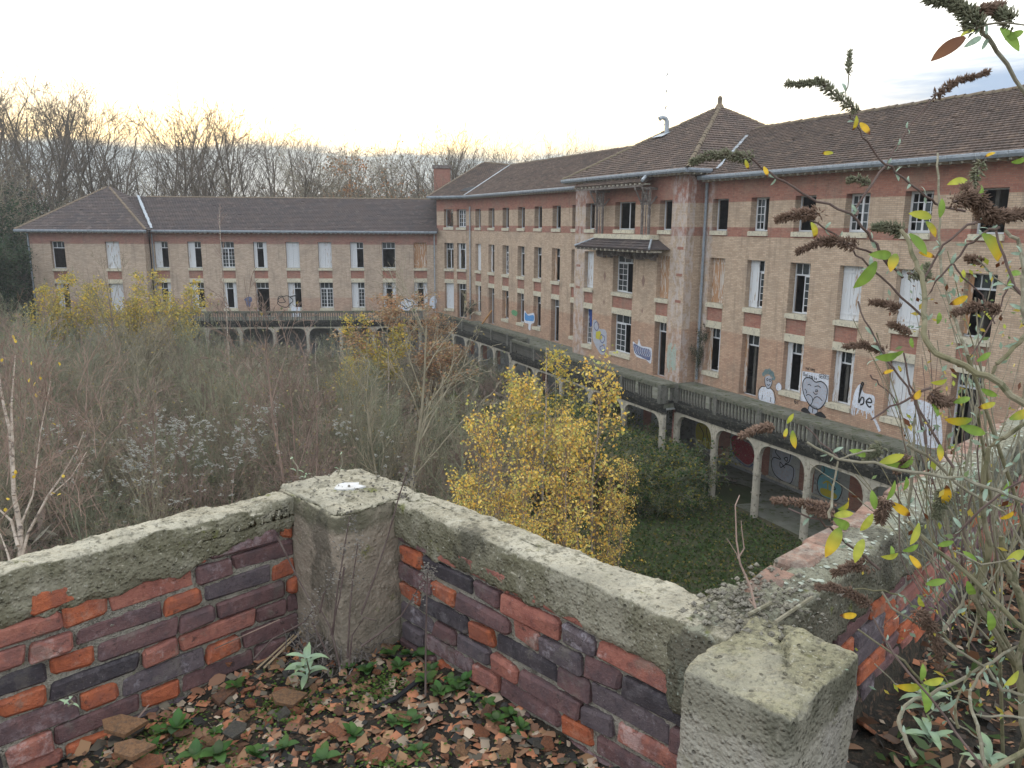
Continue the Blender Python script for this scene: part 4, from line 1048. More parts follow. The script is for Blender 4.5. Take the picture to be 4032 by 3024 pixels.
#PART2
# ------------------------------------------------------------------ foreground: the roof terrace we look from
S2 = math.sqrt(.5)
def AB(a, b, z): return Vector(((a + b) * S2, (a - b) * S2, EYE + z))
F1 = lambda u, v, z: AB(u, -2.575 - v, z)          # left parapet, inner face v=0
F2 = lambda u, v, z: AB(1.645 + v, u, z)           # middle parapet
F3 = lambda u, v, z: AB(u, -.86 - v, z)            # right parapet


def nz(p, s, o=0): return mnoise.noise(Vector((p[0] * s + o, p[1] * s - o, p[2] * s + 2 * o)))


def rough_box(P, a, b, res, amp, rnd=.02, seed=0, shape=None):
    """closed box of fine grids, worn by noise; shape(u,v,z) may move a point"""
    V, F, idx = [], [], {}
    n = [max(1, int(round(abs(b[i] - a[i]) / res))) for i in range(3)]
    def vid(i, j, k):
        key = (i, j, k)
        if key not in idx:
            q = [a[t] + (b[t] - a[t]) * (i, j, k)[t] / n[t] for t in range(3)]
            q0 = list(q)
            # blunt the edges
            for t in range(3):
                for s in range(t + 1, 3):
                    dt = min(q0[t] - a[t], b[t] - q0[t]); ds = min(q0[s] - a[s], b[s] - q0[s]); m = dt + ds
                    if m < rnd:
                        k_ = (rnd - m) * (.45 + .55 * nz(q0, 14, seed + 3))
                        q[t] += k_ * .5 * (1 if q0[t] - a[t] < b[t] - q0[t] else -1); q[s] += k_ * .5 * (1 if q0[s] - a[s] < b[s] - q0[s] else -1)
            for t in range(3):
                o = seed + 17 * t
                q[t] += amp * (nz(q0, 5, o) * .7 + nz(q0, 17, o) * .55 + nz(q0, 50, o) * .5 + nz(q0, 110, o) * .35)
            if shape: q = shape(q0, q)
            idx[key] = len(V); V.append(tuple(P(*q)))
        return idx[key]
    for ax in range(3):
        o1, o2 = (ax + 1) % 3, (ax + 2) % 3
        for side in (0, n[ax]):
            for i in range(n[o1]):
                for j in range(n[o2]):
                    c = []
                    for (p, q) in ((i, j), (i + 1, j), (i + 1, j + 1), (i, j + 1)):
                        k = [0, 0, 0]; k[ax] = side; k[o1] = p; k[o2] = q; c.append(vid(*k))
                    F.append(c if side else c[::-1])
    return V, F


def rb(name, P, a, b, res, amp, mat, parent=None, **kw):
    V, F = rough_box(P, a, b, res, amp, kw.pop('rnd', .02), kw.pop('seed', 0), kw.pop('shape', None))
    me = np_mesh(name, V, F, mat, smooth=True)
    o = inst(name, me, parent)
    if parent is not None: o.location = -parent.location
    return tag(o, **kw)


_bm = {}
def brick_proto(w, h, d, mk, var):
    key = (round(w, 3), mk, var)
    if key in _bm: return _bm[key]
    rg = random.Random(hash(key) % 1000 if False else int(w * 1000) + var * 31 + len(mk) * 7)
    be = .007
    V, F = [], []
    # bevelled box, 24 corners shared
    for sx in (-1, 1):
        for sy in (-1, 1):
            for sz in (-1, 1):
                c = (sx * w / 2, sy * d / 2, sz * h / 2); j = [rg.uniform(-.005, .005) for _ in range(3)]; e = be * rg.uniform(.4, 2.2)
                V += [(c[0] - sx * 0 + j[0], c[1] - sy * e + j[1], c[2] - sz * e + j[2]), (c[0] - sx * e + j[0], c[1] + j[1], c[2] - sz * e + j[2]), (c[0] - sx * e + j[0], c[1] - sy * e + j[1], c[2] + j[2])]
    me = bpy.data.meshes.new('brick'); 
    import bmesh
    bm = bmesh.new(); [bm.verts.new(v) for v in V]; bmesh.ops.convex_hull(bm, input=bm.verts); bm.to_mesh(me); bm.free()
    me.materials.append(M[mk]); _bm[key] = me; return me


def laid_bricks(P, dirx, diry, u0, u1, ztop, zbot, parent, wts, seed, hw=.127, sw=.268, course=.0785, fh=.0685, topf=None):
    """Flemish courses, each brick an object; dirx/diry orient the brick frame"""
    rg = random.Random(seed); z = ztop; r = 0
    ang = math.atan2(dirx.y, dirx.x)
    while z - fh > zbot - .06:
        u = u0 - .4 + (0 if r % 2 else .202) + rg.uniform(-.012, .012); k = 0
        while u < u1:
            head = (k % 2 == 0)
            w = (hw if head else sw) * rg.uniform(.94, 1.04)
            if not head and rg.random() < .12: w *= .62
            a, b = max(u, u0), min(u + w, u1)
            if b - a > .035:
                mk = rg.choices(*wts[0 if head else 1])[0]
                me = brick_proto(round((b - a) / .01) * .01, fh, .1, mk, rg.randrange(5))
                pr = rg.uniform(-.006, .011) + (.006 if head else 0)
                zc = z - fh / 2 + rg.uniform(-.003, .003)
                o = inst('brick', me, parent, P((a + b) / 2, .05 - pr, zc) - parent.location, (rg.uniform(-.03, .03), rg.uniform(-.015, .015), ang + rg.uniform(-.02, .02)))
            u += w + .009; k += 1
        z -= course; r += 1


def coping_shape(P, u0, u1, lift=0.0):
    return None


HEADW1 = (['fb_orange', 'fb_pink', 'fb_purple'], [8, 2, 1]); STRW1 = (['fb_purple', 'fb_grey', 'fb_pink', 'fb_black'], [5, 3, 2.5, .8])
HEADW2 = (['fb_orange', 'fb_pink', 'fb_purple', 'fb_grey'], [4, 5, 2, 1]); STRW2 = (['fb_purple', 'fb_grey', 'fb_pink', 'fb_black', 'fb_orange'], [4, 3, 3.5, .9, 1.4])
d45 = Vector((S2, S2, 0)); dm45 = Vector((S2, -S2, 0))

W1 = empty('parapet_wall', F1(.3, .05, -1.8), 'brick parapet with concrete coping running off the left edge, orange headers between purple stretchers', 'wall')
def sag1(q0, q):
    if q0[2] < -1.1: q[2] += .018 * nz(q0, 9, 5) + .012 * nz(q0, 28, 8) + .045 * min(1, max(0, (q0[0] - .95) / .3))
    if q0[2] > -1.05: q[2] += .014 * nz(q0, 7, 2)
    return q
rb('coping', F1, (-2.2, -.012, -1.20), (1.40, .118, -1.02), .0085, .008, M['coping'], W1, rnd=.035, seed=3, shape=sag1)
rb('mortar_bed', F1, (-2.2, .013, -1.95), (1.40, .105, -1.09), .012, .009, M['mortar'], W1, seed=5)
laid_bricks(F1, d45, None, -2.2, 1.385, -1.115, -1.86, W1, (HEADW1, STRW1), 11)

W2 = empty('parapet_wall', F2(-1.6, .05, -1.75), 'middle parapet between the two concrete pillars, pinkish bricks under a pale worn coping', 'wall')
def sag2(q0, q):
    if q0[2] < -1.1: q[2] += .014 * nz(q0, 8, 9) + .010 * nz(q0, 26, 4) - .03 * max(0, min(1, (q0[0] + 1.4) / .5))
    if q0[2] > -1.05 and q0[1] > .08: q[1] += .03 * nz(q0, 4, 1)
    return q
rb('coping', F2, (-2.29, -.012, -1.18), (-.86, .16, -1.02), .0085, .008, M['coping'], W2, rnd=.03, seed=23, shape=sag2)
rb('mortar_bed', F2, (-2.3, .012, -1.9), (-.80, .145, -1.09), .012, .009, M['mortar'], W2, seed=25)
laid_bricks(F2, dm45, None, -2.26, -.85, -1.115, -1.86, W2, (HEADW2, STRW2), 13)

W3 = empty('parapet_wall', F3(4, .05, -1.8), 'right parapet behind the shrub with lichen-spotted coping and a pink brick ledge', 'wall')
def sag3(q0, q):
    if q0[2] < -1.1: q[2] += .02 * nz(q0, 6, 9) + .012 * nz(q0, 22, 4)
    return q
rb('coping', F3, (1.80, -.05, -1.24), (9.5, .115, -1.02), .02, .014, M['coping3'], W3, rnd=.035, seed=33, shape=sag3)
rb('mortar_bed', F3, (1.75, .01, -2.1), (9.5, .13, -1.2), .04, .008, M['mortar'], W3, seed=35)
laid_bricks(F3, d45, None, 1.8, 7.2, -1.2, -1.95, W3, (HEADW2, STRW2), 17, hw=.127, sw=.268)
rg = random.Random(3); u = 1.92
while u < 8.5:                                                     # brick-on-edge ledge along the outer side
    w = rg.uniform(.115, .15) if u > 2.6 else rg.uniform(.2, .24)
    me = brick_proto(round(w, 2), .06, .1, 'fb_ledge', rg.randrange(5))
    inst('brick', me, W3, F3(u + w / 2, .10 + rg.uniform(-.014, .012), -1.058 + rg.uniform(-.010, .014)) - W3.location, (rg.uniform(-.06, .06), rg.uniform(-.04, .04), math.pi / 4 + rg.uniform(-.08, .08)))
    u += w + rg.uniform(.012, .03)
# lichen crusts on the coping
rg = random.Random(8); me_l = []
for s in range(4):
    n = 9; pts = [(math.cos(6.283 * i / n) * rg.uniform(.6, 1.2), math.sin(6.283 * i / n) * rg.uniform(.6, 1.2)) for i in range(n)]
    V = [(0, 0, .35)] + [(x, y, .25) for x, y in pts] + [(x * 1.15, y * 1.15, 0) for x, y in pts]
    F = [(0, 1 + i, 1 + (i + 1) % n) for i in range(n)] + [(1 + i, 1 + n + i, 1 + n + (i + 1) % n) for i in range(n)] + [(1 + i, 1 + n + (i + 1) % n, 1 + (i + 1) % n) for i in range(n)]
    me_l.append((V, F))
V, F = [], []
for i in range(260):
    a = rg.uniform(1.9, 5.5) if rg.random() < .8 else rg.uniform(1.9, 3.2); v = rg.uniform(-.04, .1); r = rg.uniform(.003, .011) * (1 + .12 * (a - 2)); c = F3(a, v, -1.021); s = rg.choice(me_l); k = len(V)
    t = rg.random() * 6.28
    V += [(c.x + (x * math.cos(t) - y * math.sin(t)) * r, c.y + (x * math.sin(t) + y * math.cos(t)) * r, c.z + z * .004) for x, y, z in s[0]]; F += [tuple(j + k for j in f) for f in s[1]]
M['lichen'] = simple('pale_lichen', (.30, .33, .27), (.40, .43, .36), 40, .95)
o = inst('lichen', np_mesh('lichen', V, F, M['lichen']), W3, -W3.location); tag(o, kind='stuff')

P1 = empty('concrete_pillar', AB(1.6, -2.45, -1.8), 'stained square concrete pillar at the far corner with a white patch on top', 'pillar')
def p1s(q0, q):
    if q0[2] > -1.0: q[2] += .010 * nz(q0, 9, 5) + .008 * nz(q0, 30, 5) + .02 * max(0, min(1, (q0[0] - 1.62) / .1))
    return q
rb('shaft', AB, (1.385, -2.71, -1.95), (1.70, -2.265, -1.018), .0125, .006, M['pillar'], P1, rnd=.03, seed=43, shape=p1s)
rb('crumbled_top', AB, (1.392, -2.705, -1.03), (1.765, -2.262, -1.010), .0085, .009, M['coping'], P1, rnd=.03, seed=47, shape=p1s)
rb('lump', AB, (1.66, -2.27, -1.06), (1.77, -2.19, -1.0), .008, .012, M['coping'], P1, rnd=.05, seed=49)
b = MB(); rg = random.Random(2); c = AB(1.58, -2.48, -1.0035)
pts = [c + Vector((.062 * math.cos(t) * rg.uniform(.6, 1.1), .05 * math.sin(t) * rg.uniform(.7, 1.1), 0)) for t in [i * .5236 for i in range(12)]]
b.face(pts); b.face([p - Vector((0, 0, .02)) for p in pts]);
for i in range(12): b.face([pts[i], pts[(i + 1) % 12], pts[(i + 1) % 12] - Vector((0, 0, .02)), pts[i] - Vector((0, 0, .02))])
M['whitepatch'] = simple('white_mineral_crust', (.62, .62, .62), (.50, .49, .46), 30, .9, 60, .6, .004)
b.build('mineral_crust', M['whitepatch'], P1)

P2 = empty('concrete_pillar', AB(1.6, -.74, -1.8), 'coarse concrete pillar at the near right with a mossy cracked top', 'pillar')
def p2s(q0, q):
    if q0[2] > -1.03:
        q[2] += .008 * nz(q0, 9, 5) + .006 * nz(q0, 40, 5)
        k = abs((q0[0] - 1.43) * .55 + (q0[1] + .70) * 1.0 - .10 + .02 * nz(q0, 20, 1))
        if k < .0045 and q0[0] > 1.6 and q0[1] > -.82: q[2] -= .02
    return q
rb('shaft', AB, (1.425, -.865, -2.0), (1.80, -.595, -1.005), .009, .0055, M['pillar2'], P2, rnd=.022, seed=53, shape=p2s)
rb('corner_block', AB, (1.62, -1.04, -1.3), (1.98, -.80, -1.022), .0125, .012, M['coping3'], P2, rnd=.045, seed=57)
# loose pebbles and mortar crumbs where the copings meet
rg = random.Random(12); V, F = [], []
def pebble(c, r, rgx):
    k = len(V); s = [rgx.uniform(.6, 1.2) for _ in range(3)]
    for (x, y, z) in ((1, 0, 0), (-1, 0, 0), (0, 1, 0), (0, -1, 0), (0, 0, 1), (0, 0, -1)): V.append((c.x + x * r * s[0], c.y + y * r * s[1], c.z + z * r * s[2] * .8))
    for f in ((0, 2, 4), (2, 1, 4), (1, 3, 4), (3, 0, 4), (2, 0, 5), (1, 2, 5), (3, 1, 5), (0, 3, 5)): F.append(tuple(k + i for i in f))
for i in range(520):
    a, b_ = rg.gauss(1.84, .12), rg.gauss(-.93, .1)
    if not (1.66 < a < 2.6 and -1.03 < b_ < -.72): continue
    pebble(AB(a, b_, -1.012 + rg.uniform(-.006, .008)), rg.uniform(.003, .013), rg)
for i in range(140):
    a, b_ = rg.uniform(1.4, 1.75), rg.uniform(-2.7, -2.27); pebble(AB(a, b_, -1.002 + rg.uniform(-.01, .006)), rg.uniform(.002, .009), rg)
tag(inst('crumbs', np_mesh('crumbs', V, F, M['mortar'])), 'mortar crumbs and pebbles where the parapet copings meet', 'rubble', kind='stuff')
for (p, q, lab) in (((2947, 2420), (3035, 2374), 'upper rusty iron bar lying across the corner rubble'), ((3052, 2450), (3198, 2352), 'lower rusty iron bar lying across the corner rubble')):
    dz = lambda P: Vector((0, 0, EYE)) + (P - Vector((0, 0, EYE))) * (.995 / (EYE - P.z)); A_, B_ = dz(at(*p, 2)), dz(at(*q, 2)); b = MB(); b.tube([A_, B_], .0055, 6); tag(b.build('iron_bar', M['bud_stem']), lab, 'bar')

# building below the terrace
b = MB(); out = [(-7, -2.69), (1.83, -2.69), (1.83, -1.01), (14, -1.01), (14, 7), (-7, 7)]
for (a0, b0), (a1, b1) in zip(out, out[1:] + out[:1]): b.face([AB(a0, b0, GZ), AB(a1, b1, GZ), AB(a1, b1, -1.86), AB(a0, b0, -1.86)], [(0, GZ), (math.dist((a0, b0), (a1, b1)), GZ), (math.dist((a0, b0), (a1, b1)), -1.86), (0, -1.86)])
b.face([AB(a, c, -1.9) for a, c in out]); tag(b.build('brick_annex', M['right']), 'brick building under the roof terrace in the foreground', 'building')


def zfloor(a, b_):
    base = -1.70 + .09 * min(1, max(0, (a - .5) / 1.15)) + (.02 if b_ > -2 else 0)
    if b_ > -.86 and a > 1.4: base = -1.72
    return base + .014 * nz((a, b_, 0), 5, 3) + .008 * nz((a, b_, 0), 16, 4)
V, F = [], []
def patch(a0, a1, b0, b1, res):
    na, nb = int((a1 - a0) / res), int((b1 - b0) / res); k = len(V)
    for i in range(na + 1):
        for j in range(nb + 1):
            a, c = a0 + (a1 - a0) * i / na, b0 + (b1 - b0) * j / nb; V.append(tuple(AB(a, c, zfloor(a, c))))
    for i in range(na):
        for j in range(nb): q = k + i * (nb + 1) + j; F.append((q, q + nb + 1, q + nb + 2, q + 1))
patch(-1.5, 1.66, -2.6, -.6, .02); patch(-1.5, 1.4, -.6, 2.5, .05); patch(1.4, 10, -.87, 2.5, .04)
tag(inst('terrace_floor', np_mesh('terrace_floor', V, F, M['earth'], smooth=True)), kind='structure')

# ---------------------------- broken tiles
def shard_mesh(rgx, mk):
    n = rgx.choice((4, 5, 5, 6)); t = rgx.uniform(.10, .22); ang = sorted(rgx.uniform(0, 6.283) for _ in range(n)); sx = rgx.uniform(.75, 1.3)
    ang = [6.283 * (i + rgx.uniform(-.3, .3)) / n for i in range(n)]
    top = [(math.cos(a) * .5 * sx * rgx.uniform(.7, 1.1), math.sin(a) * .5 / sx * rgx.uniform(.7, 1.1)) for a in ang]; cv = rgx.uniform(-.25, .35)
    V = [(x, y, t / 2 + cv * x * x) for x, y in top] + [(x * rgx.uniform(.88, 1.04), y * rgx.uniform(.88, 1.04), -t / 2 + cv * x * x) for x, y in top]
    V += [(0, 0, t / 2 + .02), (0, 0, -t / 2 + .01)]; c, d = 2 * n, 2 * n + 1
    F = [(c, i, (i + 1) % n) for i in range(n)] + [(d, n + (i + 1) % n, n + i) for i in range(n)] + [(i, n + i, n + (i + 1) % n, (i + 1) % n) for i in range(n)]
    me = bpy.data.meshes.new('tile_shard'); me.from_pydata(V, [], F); me.materials.append(M[mk]); return me
rg = random.Random(31)
SH = [shard_mesh(rg, mk) for mk in ('sh_a', 'sh_b', 'sh_c', 'sh_d', 'sh_a', 'sh_b', 'sh_c', 'sh_a', 'sh_c', 'sh_b', 'sh_a', 'sh_d') for _ in range(2)]
n = 0
while n < 262:
    a, b_ = rg.uniform(.15, 1.62), rg.uniform(-2.54, -.75)
    if a > 1.2 and rg.random() < .5: continue
    if a > 1.42 and b_ > -.95: continue
    s = rg.choice((.04, .045, .05, .06, .07, .09)) * rg.uniform(.75, 1.15)
    o = inst('tile_shard', rg.choice(SH), None, AB(a, b_, zfloor(a, b_) + s * .12 + rg.uniform(0, .014)), (rg.gauss(0, .38), rg.gauss(0, .38), rg.uniform(0, 6.28)), (s, s, s))
    tag(o, 'small broken terracotta tile shard lying on the dark rubble', 'tile shard', 'broken tile shards on the terrace'); n += 1
for (px, py, s, mk, lab, rot) in ((905, 2615, .085, 0, 'bright orange square tile fragment beside the left parapet', (.5, .2, .9)), (520, 2980, .09, 2, 'large flat tile shard at the bottom left against the bricks', (.2, .1, .3)),
                                  (930, 2905, .075, 6, 'grooved grey tile shard lying flat among the orange ones', (.1, .1, -.3)), (1130, 2775, .09, 2, 'large pale slanting tile shard below the silvery seedling', (.4, .2, .6)),
                                  (480, 2885, .10, 2, 'long pale shard leaning against the left parapet foot', (.3, .2, .5))):
    p = at(px, py, 2.2); d = (p - Vector((0, 0, EYE))).normalized(); p = Vector((0, 0, EYE)) + d * (1.63 / -d.z)
    tag(inst('tile_shard', SH[mk], None, p + Vector((0, 0, .03)), rot, (s * 1.3, s * 1.1, s)), lab, 'tile shard')
for i in range(70):
    a, b_ = rg.uniform(1.75, 4.8), rg.uniform(-.82, .6); s = rg.uniform(.05, .14)
    tag(inst('tile_shard', rg.choice(SH), None, AB(a, b_, zfloor(a, b_) + s * .1 + .01), (rg.gauss(0, .35), rg.gauss(0, .35), rg.uniform(0, 6.28)), (s, s, s * .8)), 'broken tile or stone among dead leaves behind the near pillar', 'tile shard', 'rubble below the shrub')
V, F, C = [], [], []
pal = [(.480, .204, .108), (.408, .240, .132), (.240, .132, .084), (.168, .144, .108), (.048, .046, .042), (.360, .180, .108), (.312, .180, .108), (.456, .360, .264)]
for i in range(9000):
    if rg.random() < .75: a, b_ = rg.uniform(.1, 1.64), rg.uniform(-2.57, -.7)
    else: a, b_ = rg.uniform(1.7, 5.5), rg.uniform(-.85, .9)
    r = rg.choice((.006, .009, .012, .018, .024)) * rg.uniform(.7, 1.2); c = AB(a, b_, zfloor(a, b_) + rg.uniform(0, .01)); k = len(V); col = rg.choice(pal); f = rg.uniform(.6, 1.2)
    s = [rg.uniform(.6, 1.4) for _ in range(3)]; th_ = rg.random() * 6.28; ct, st_ = math.cos(th_), math.sin(th_); tx, ty = rg.gauss(0, .35), rg.gauss(0, .35)
    for (x, y, z) in ((1, .2, 0), (-1, 0, .1), (.1, 1, 0), (0, -1, 0), (0, 0, .6), (0, 0, -.6)): V.append((c.x + (x * ct - y * st_) * r * s[0], c.y + (x * st_ + y * ct) * r * s[0], c.z + (z * .6 + tx * x + ty * y) * r * s[2]))
    for q in ((0, 2, 4), (2, 1, 4), (1, 3, 4), (3, 0, 4)): F.append(tuple(k + j for j in q))
    C += [tuple(x * f for x in col)] * 6
tag(inst('rubble', np_mesh('rubble', V, F, M['twigc'], C)), 'small crumbs of tile, slag and brick covering the terrace', 'rubble', kind='stuff')


# ---------------------------- leaves and small plants
def leaf_geo(L, W, bend, fold, c0, c1, tipc=None, n=6, rgx=random):
    """lanceolate leaf along +x, curling down; colour runs from c0 to c1 with an own tip colour"""
    V, C, F = [], [], []
    x = y = 0; th = rgx.uniform(.1, .5)
    for i in range(n + 1):
        t = i / n; w = W * (math.sin(math.pi * min(1, t * .93 + .05)) ** .8) * .5
        if i == n: w = W * .02
        px, pz = x, y
        V += [(px, w, pz + fold * w), (px, 0, pz), (px, -w, pz + fold * w)]
        k = t if tipc is None or t < .78 else None
        c = [c0[j] * (1 - t) + c1[j] * t for j in range(3)] if k is not None else list(tipc)
        g = rgx.uniform(.9, 1.1); C += [[v * g for v in c], [v * 1.12 * g for v in c], [v * g for v in c]]
        x += L / n * math.cos(th); y += L / n * math.sin(th); th -= bend / n
    for i in range(n):
        a = 3 * i; F += [(a, a + 3, a + 4, a + 1), (a + 1, a + 4, a + 5, a + 2)]
    return V, F, C
def leaf_mesh(name, *a, mat='leaf2', **k):
    V, F, C = leaf_geo(*a, **k); return np_mesh(name, V, F, M[mat], C, smooth=True)

GREEN, DKG, YEL, SIL, BRN, YG = (.16, .26, .045), (.06, .13, .03), (.62, .42, .03), (.24, .33, .24), (.12, .045, .02), (.34, .38, .06)
ros = []
for s in range(4):
    r_ = random.Random(60 + s); g = empty('leafy_weed', (0, 0, 0), 'x', 'plant'); m = r_.randint(5, 9)
    for i in range(m):
        me = leaf_mesh('leaf', r_.uniform(.024, .042), r_.uniform(.016, .024), r_.uniform(.5, 1.6), .2, (.05, .10, .03), tuple(x * r_.uniform(.7, 1.3) for x in (.085, .155, .05)), rgx=r_, n=4)
        inst('leaf', me, g, (0, 0, .004), (0, -r_.uniform(.1, .8), 6.283 * i / m + r_.uniform(-.4, .4)))
    ros.append(g)
spots = [(1290, 2520), (1330, 2545), (1420, 2560), (1540, 2590), (1600, 2590), (1660, 2600), (1480, 2540), (1770, 2690), (1830, 2700), (1870, 2760), (1800, 2730), (1920, 2790), (1390, 2910), (1620, 2860), (1550, 2860), (930, 2720), (1010, 2990), (770, 2990), (860, 2990), (640, 2900), (700, 2880), (1270, 3010), (1650, 2970), (2010, 2830), (2050, 2880), (1380, 2640), (1570, 2640), (850, 2900), (1450, 2660), (1700, 2650), (1950, 2850), (1990, 2900), (590, 2990), (1120, 2960), (1730, 2740), (1680, 2700)]
def floor_at(px, py):
    d = (at(px, py, 1) - Vector((0, 0, EYE))).normalized(); h = 1.64
    for _ in range(4):
        p = Vector((0, 0, EYE)) + d * (h / -d.z); a, b_ = (p.x + p.y) * S2, (p.x - p.y) * S2; h = -zfloor(a, b_)
    return p
for i, (px, py) in enumerate(spots):
    o = ros[i] if i < 4 else copy_tree(ros[i % 4]); p = floor_at(px, py); o.location = p + Vector((0, 0, .006)); o.rotation_euler = (0, 0, RNG.uniform(0, 6.28)); s = RNG.uniform(.9, 1.8); o.scale = (s, s, s)
    tag(o, 'low green rosette weed growing out of the tile rubble', 'weed', 'green rosette weeds in the rubble')
for i in range(26):
    o = copy_tree(ros[i % 4]); a, b_ = RNG.uniform(1.9, 4.0), RNG.uniform(-.75, .3); o.location = AB(a, b_, zfloor(a, b_) + .01); s = RNG.uniform(1.0, 2.2); o.scale = (s, s, s)
    tag(o, 'green weed in the leaf litter behind the near pillar', 'weed', 'green weeds below the shrub')
V, F, C = [], [], []
rg = random.Random(77)
cl = [(rg.uniform(.6, 1.62), rg.uniform(-2.5, -1.2)) for _ in range(16)]
for i in range(9000):
    if rg.random() < .82: cx, cy = rg.choice(cl); a, b_ = rg.gauss(cx, .07), rg.gauss(cy, .07)
    else: a, b_ = rg.uniform(.3, 1.62), rg.uniform(-2.5, -1)
    if not (a < 1.63 and b_ > -2.56): continue
    r = rg.uniform(.003, .008); c = AB(a, b_, zfloor(a, b_) + rg.uniform(.004, .028)); k = len(V); t = rg.random() * 6.28; e = Vector((math.cos(t), math.sin(t), rg.uniform(-.5, .5))) * r; f = Vector((-math.sin(t), math.cos(t), rg.uniform(-.5, .5))) * r * .7
    V += [tuple(c - e), tuple(c + f), tuple(c + e), tuple(c - f)]; F.append((k, k + 1, k + 2, k + 3)); g = rg.uniform(.6, 1.3); C += [(.09 * g, .155 * g, .03 * g)] * 4
tag(inst('chickweed', np_mesh('chickweed', V, F, M['leaf2'], C)), 'tiny green seedlings and moss scattered through the rubble', 'ground cover', kind='stuff')
V, F, C = [], [], []                                               # leaf litter right
for i in range(2600):
    a, b_ = rg.uniform(1.7, 6), rg.uniform(-.84, 1.2); L = rg.uniform(.02, .05); c = AB(a, b_, zfloor(a, b_) + rg.uniform(.005, .05)); k = len(V); t = rg.random() * 6.28
    e = Vector((math.cos(t), math.sin(t), rg.uniform(-.5, .5))) * L; f = Vector((-math.sin(t), math.cos(t), rg.uniform(-.6, .6))) * L * .4
    V += [tuple(c - e), tuple(c + f), tuple(c + e), tuple(c - f)]; F.append((k, k + 1, k + 2, k + 3)); col = rg.choice(((.16, .08, .04), (.09, .05, .03), (.22, .13, .07), (.05, .035, .025), (.06, .10, .03))); C += [col] * 4
tag(inst('leaf_litter', np_mesh('leaf_litter', V, F, M['leaf2'], C)), 'brown leaf litter lying below the shrub', 'leaf litter', kind='stuff')


def seedling(base, tip, pairs, L, label, cols=(SIL, (.30, .40, .22))):
    base, tip = Vector(base), Vector(tip); g = empty('shrub_seedling', base, label, 'seedling')
    b = MB(); mid = (base + tip) / 2 + Vector((.01, 0, 0)); b.tube([base, mid, tip], [.003, .0025, .002], 5); b.build('stem', M['bud_stem'], g)
    for i in range(pairs):
        t = .25 + .75 * i / max(1, pairs - 1); p = base.lerp(tip, t); f = 1 - .5 * max(0, t - .6)
        for s in (0, 1):
            me = leaf_mesh('leaf', L * f * RNG.uniform(.8, 1.1), L * .26, RNG.uniform(.6, 1.6), .3, cols[0], cols[1], n=5, rgx=RNG)
            inst('leaf', me, g, p - base, (0, -RNG.uniform(-.2, .7), i * 1.57 + s * 3.14 + RNG.uniform(-.3, .3)))
seedling(floor_at(1210, 2690), at(1205, 2590, 2.42), 7, .085, 'silvery long-leaved seedling in front of the far pillar')
seedling(at(1172, 1872, 2.62), at(1150, 1808, 2.62), 2, .03, 'tiny pale seedling with four leaves on the coping left of the pillar')
seedling(at(1330, 1868, 2.9), at(1345, 1785, 2.9), 2, .022, 'thin silvery seedling standing on the back of the far pillar')
seedling(at(270, 2780, 2.0), at(275, 2755, 1.97), 2, .035, 'small green seedling rooted between the bricks of the left parapet')
seedling(at(1195, 1885, 2.66), at(1210, 1868, 2.66), 3, .02, 'flat silvery rosette on the coping beside the far pillar')
for px, py, d in ((3640, 2740, 2.1), (3660, 2880, 2.0), (3900, 2980, 1.9)):
    seedling(at(px, py + 60, d), at(px, py, d), 4, .08, {3640: 'silver-green shoot with a yellow-tipped leaf behind the near pillar', 3660: 'dark green shoot just below the silver-green one at the right', 3900: 'low shoot at the bottom right corner'}[px])

# dry weeds in front of the far pillar
DW = empty('dry_weed', floor_at(1330, 2590), 'dead grey weed with wiry stalks and fluffy seed heads against the far pillar', 'plant')
pz = lambda L, d: [at(1000 + x / 1.659, 1750 + y / 1.659, d) for x, y in L]
st = [([(610, 1400), (625, 1100), (645, 880), (680, 640)], 2.42), ([(512, 1260), (545, 950), (590, 680), (625, 470)], 2.45), ([(700, 1110), (790, 860), (875, 600), (950, 330), (1000, 180)], 2.42), ([(1120, 1640), (1122, 1300), (1132, 850), (1140, 800)], 2.25),
      ([(430, 1100), (455, 980), (520, 840)], 2.45), ([(700, 1320), (840, 1220), (960, 1120), (1040, 1000), (1120, 850)], 2.4), ([(380, 1160), (470, 1350), (500, 1400)], 2.4), ([(150, 600), (290, 880), (400, 1080)], 2.4), ([(0, 1400), (120, 1270), (330, 1160), (380, 1090)], 2.35), ([(590, 800), (560, 1000), (500, 1250)], 2.44),
      ([(560, 1450), (500, 1200), (420, 1050), (385, 1150)], 2.4), ([(620, 1450), (640, 1250), (720, 1130), (800, 1150)], 2.4)]
for L, d in st:
    b = MB(); P_ = pz(L, d); b.tube(P_, [.0034 - .0018 * i / (len(P_) - 1) for i in range(len(P_))], 5); b.build('stalk', M['stalk'], DW)
V, F, C = [], [], []
rg = random.Random(5)
for L, d in st[:6] + st[8:9]:
    for hx, hy in [(L[-1][0], L[-1][1]), (L[-1][0] + rg.uniform(-30, 30), L[-1][1] + 60), (L[-2][0] + rg.uniform(-20, 20), L[-2][1])]:
        c = pz([(hx, hy)], d)[0]
        for k_ in range(26):
            p = c + Vector((rg.gauss(0, .014), rg.gauss(0, .012), rg.gauss(0, .016))); r = rg.uniform(.002, .0048); k = len(V)
            V += [(p.x - r, p.y, p.z), (p.x, p.y - r * .5, p.z + r), (p.x + r, p.y, p.z), (p.x, p.y + r * .5, p.z - r)]; F.append((k, k + 1, k + 2, k + 3)); g = rg.uniform(.3, 1); C += [(.45 * g, .42 * g, .38 * g)] * 4
tag(inst('seed_heads', np_mesh('seed_heads', V, F, M['twigc'], C), DW, -DW.location), kind='stuff')
V, F, C = [], [], []
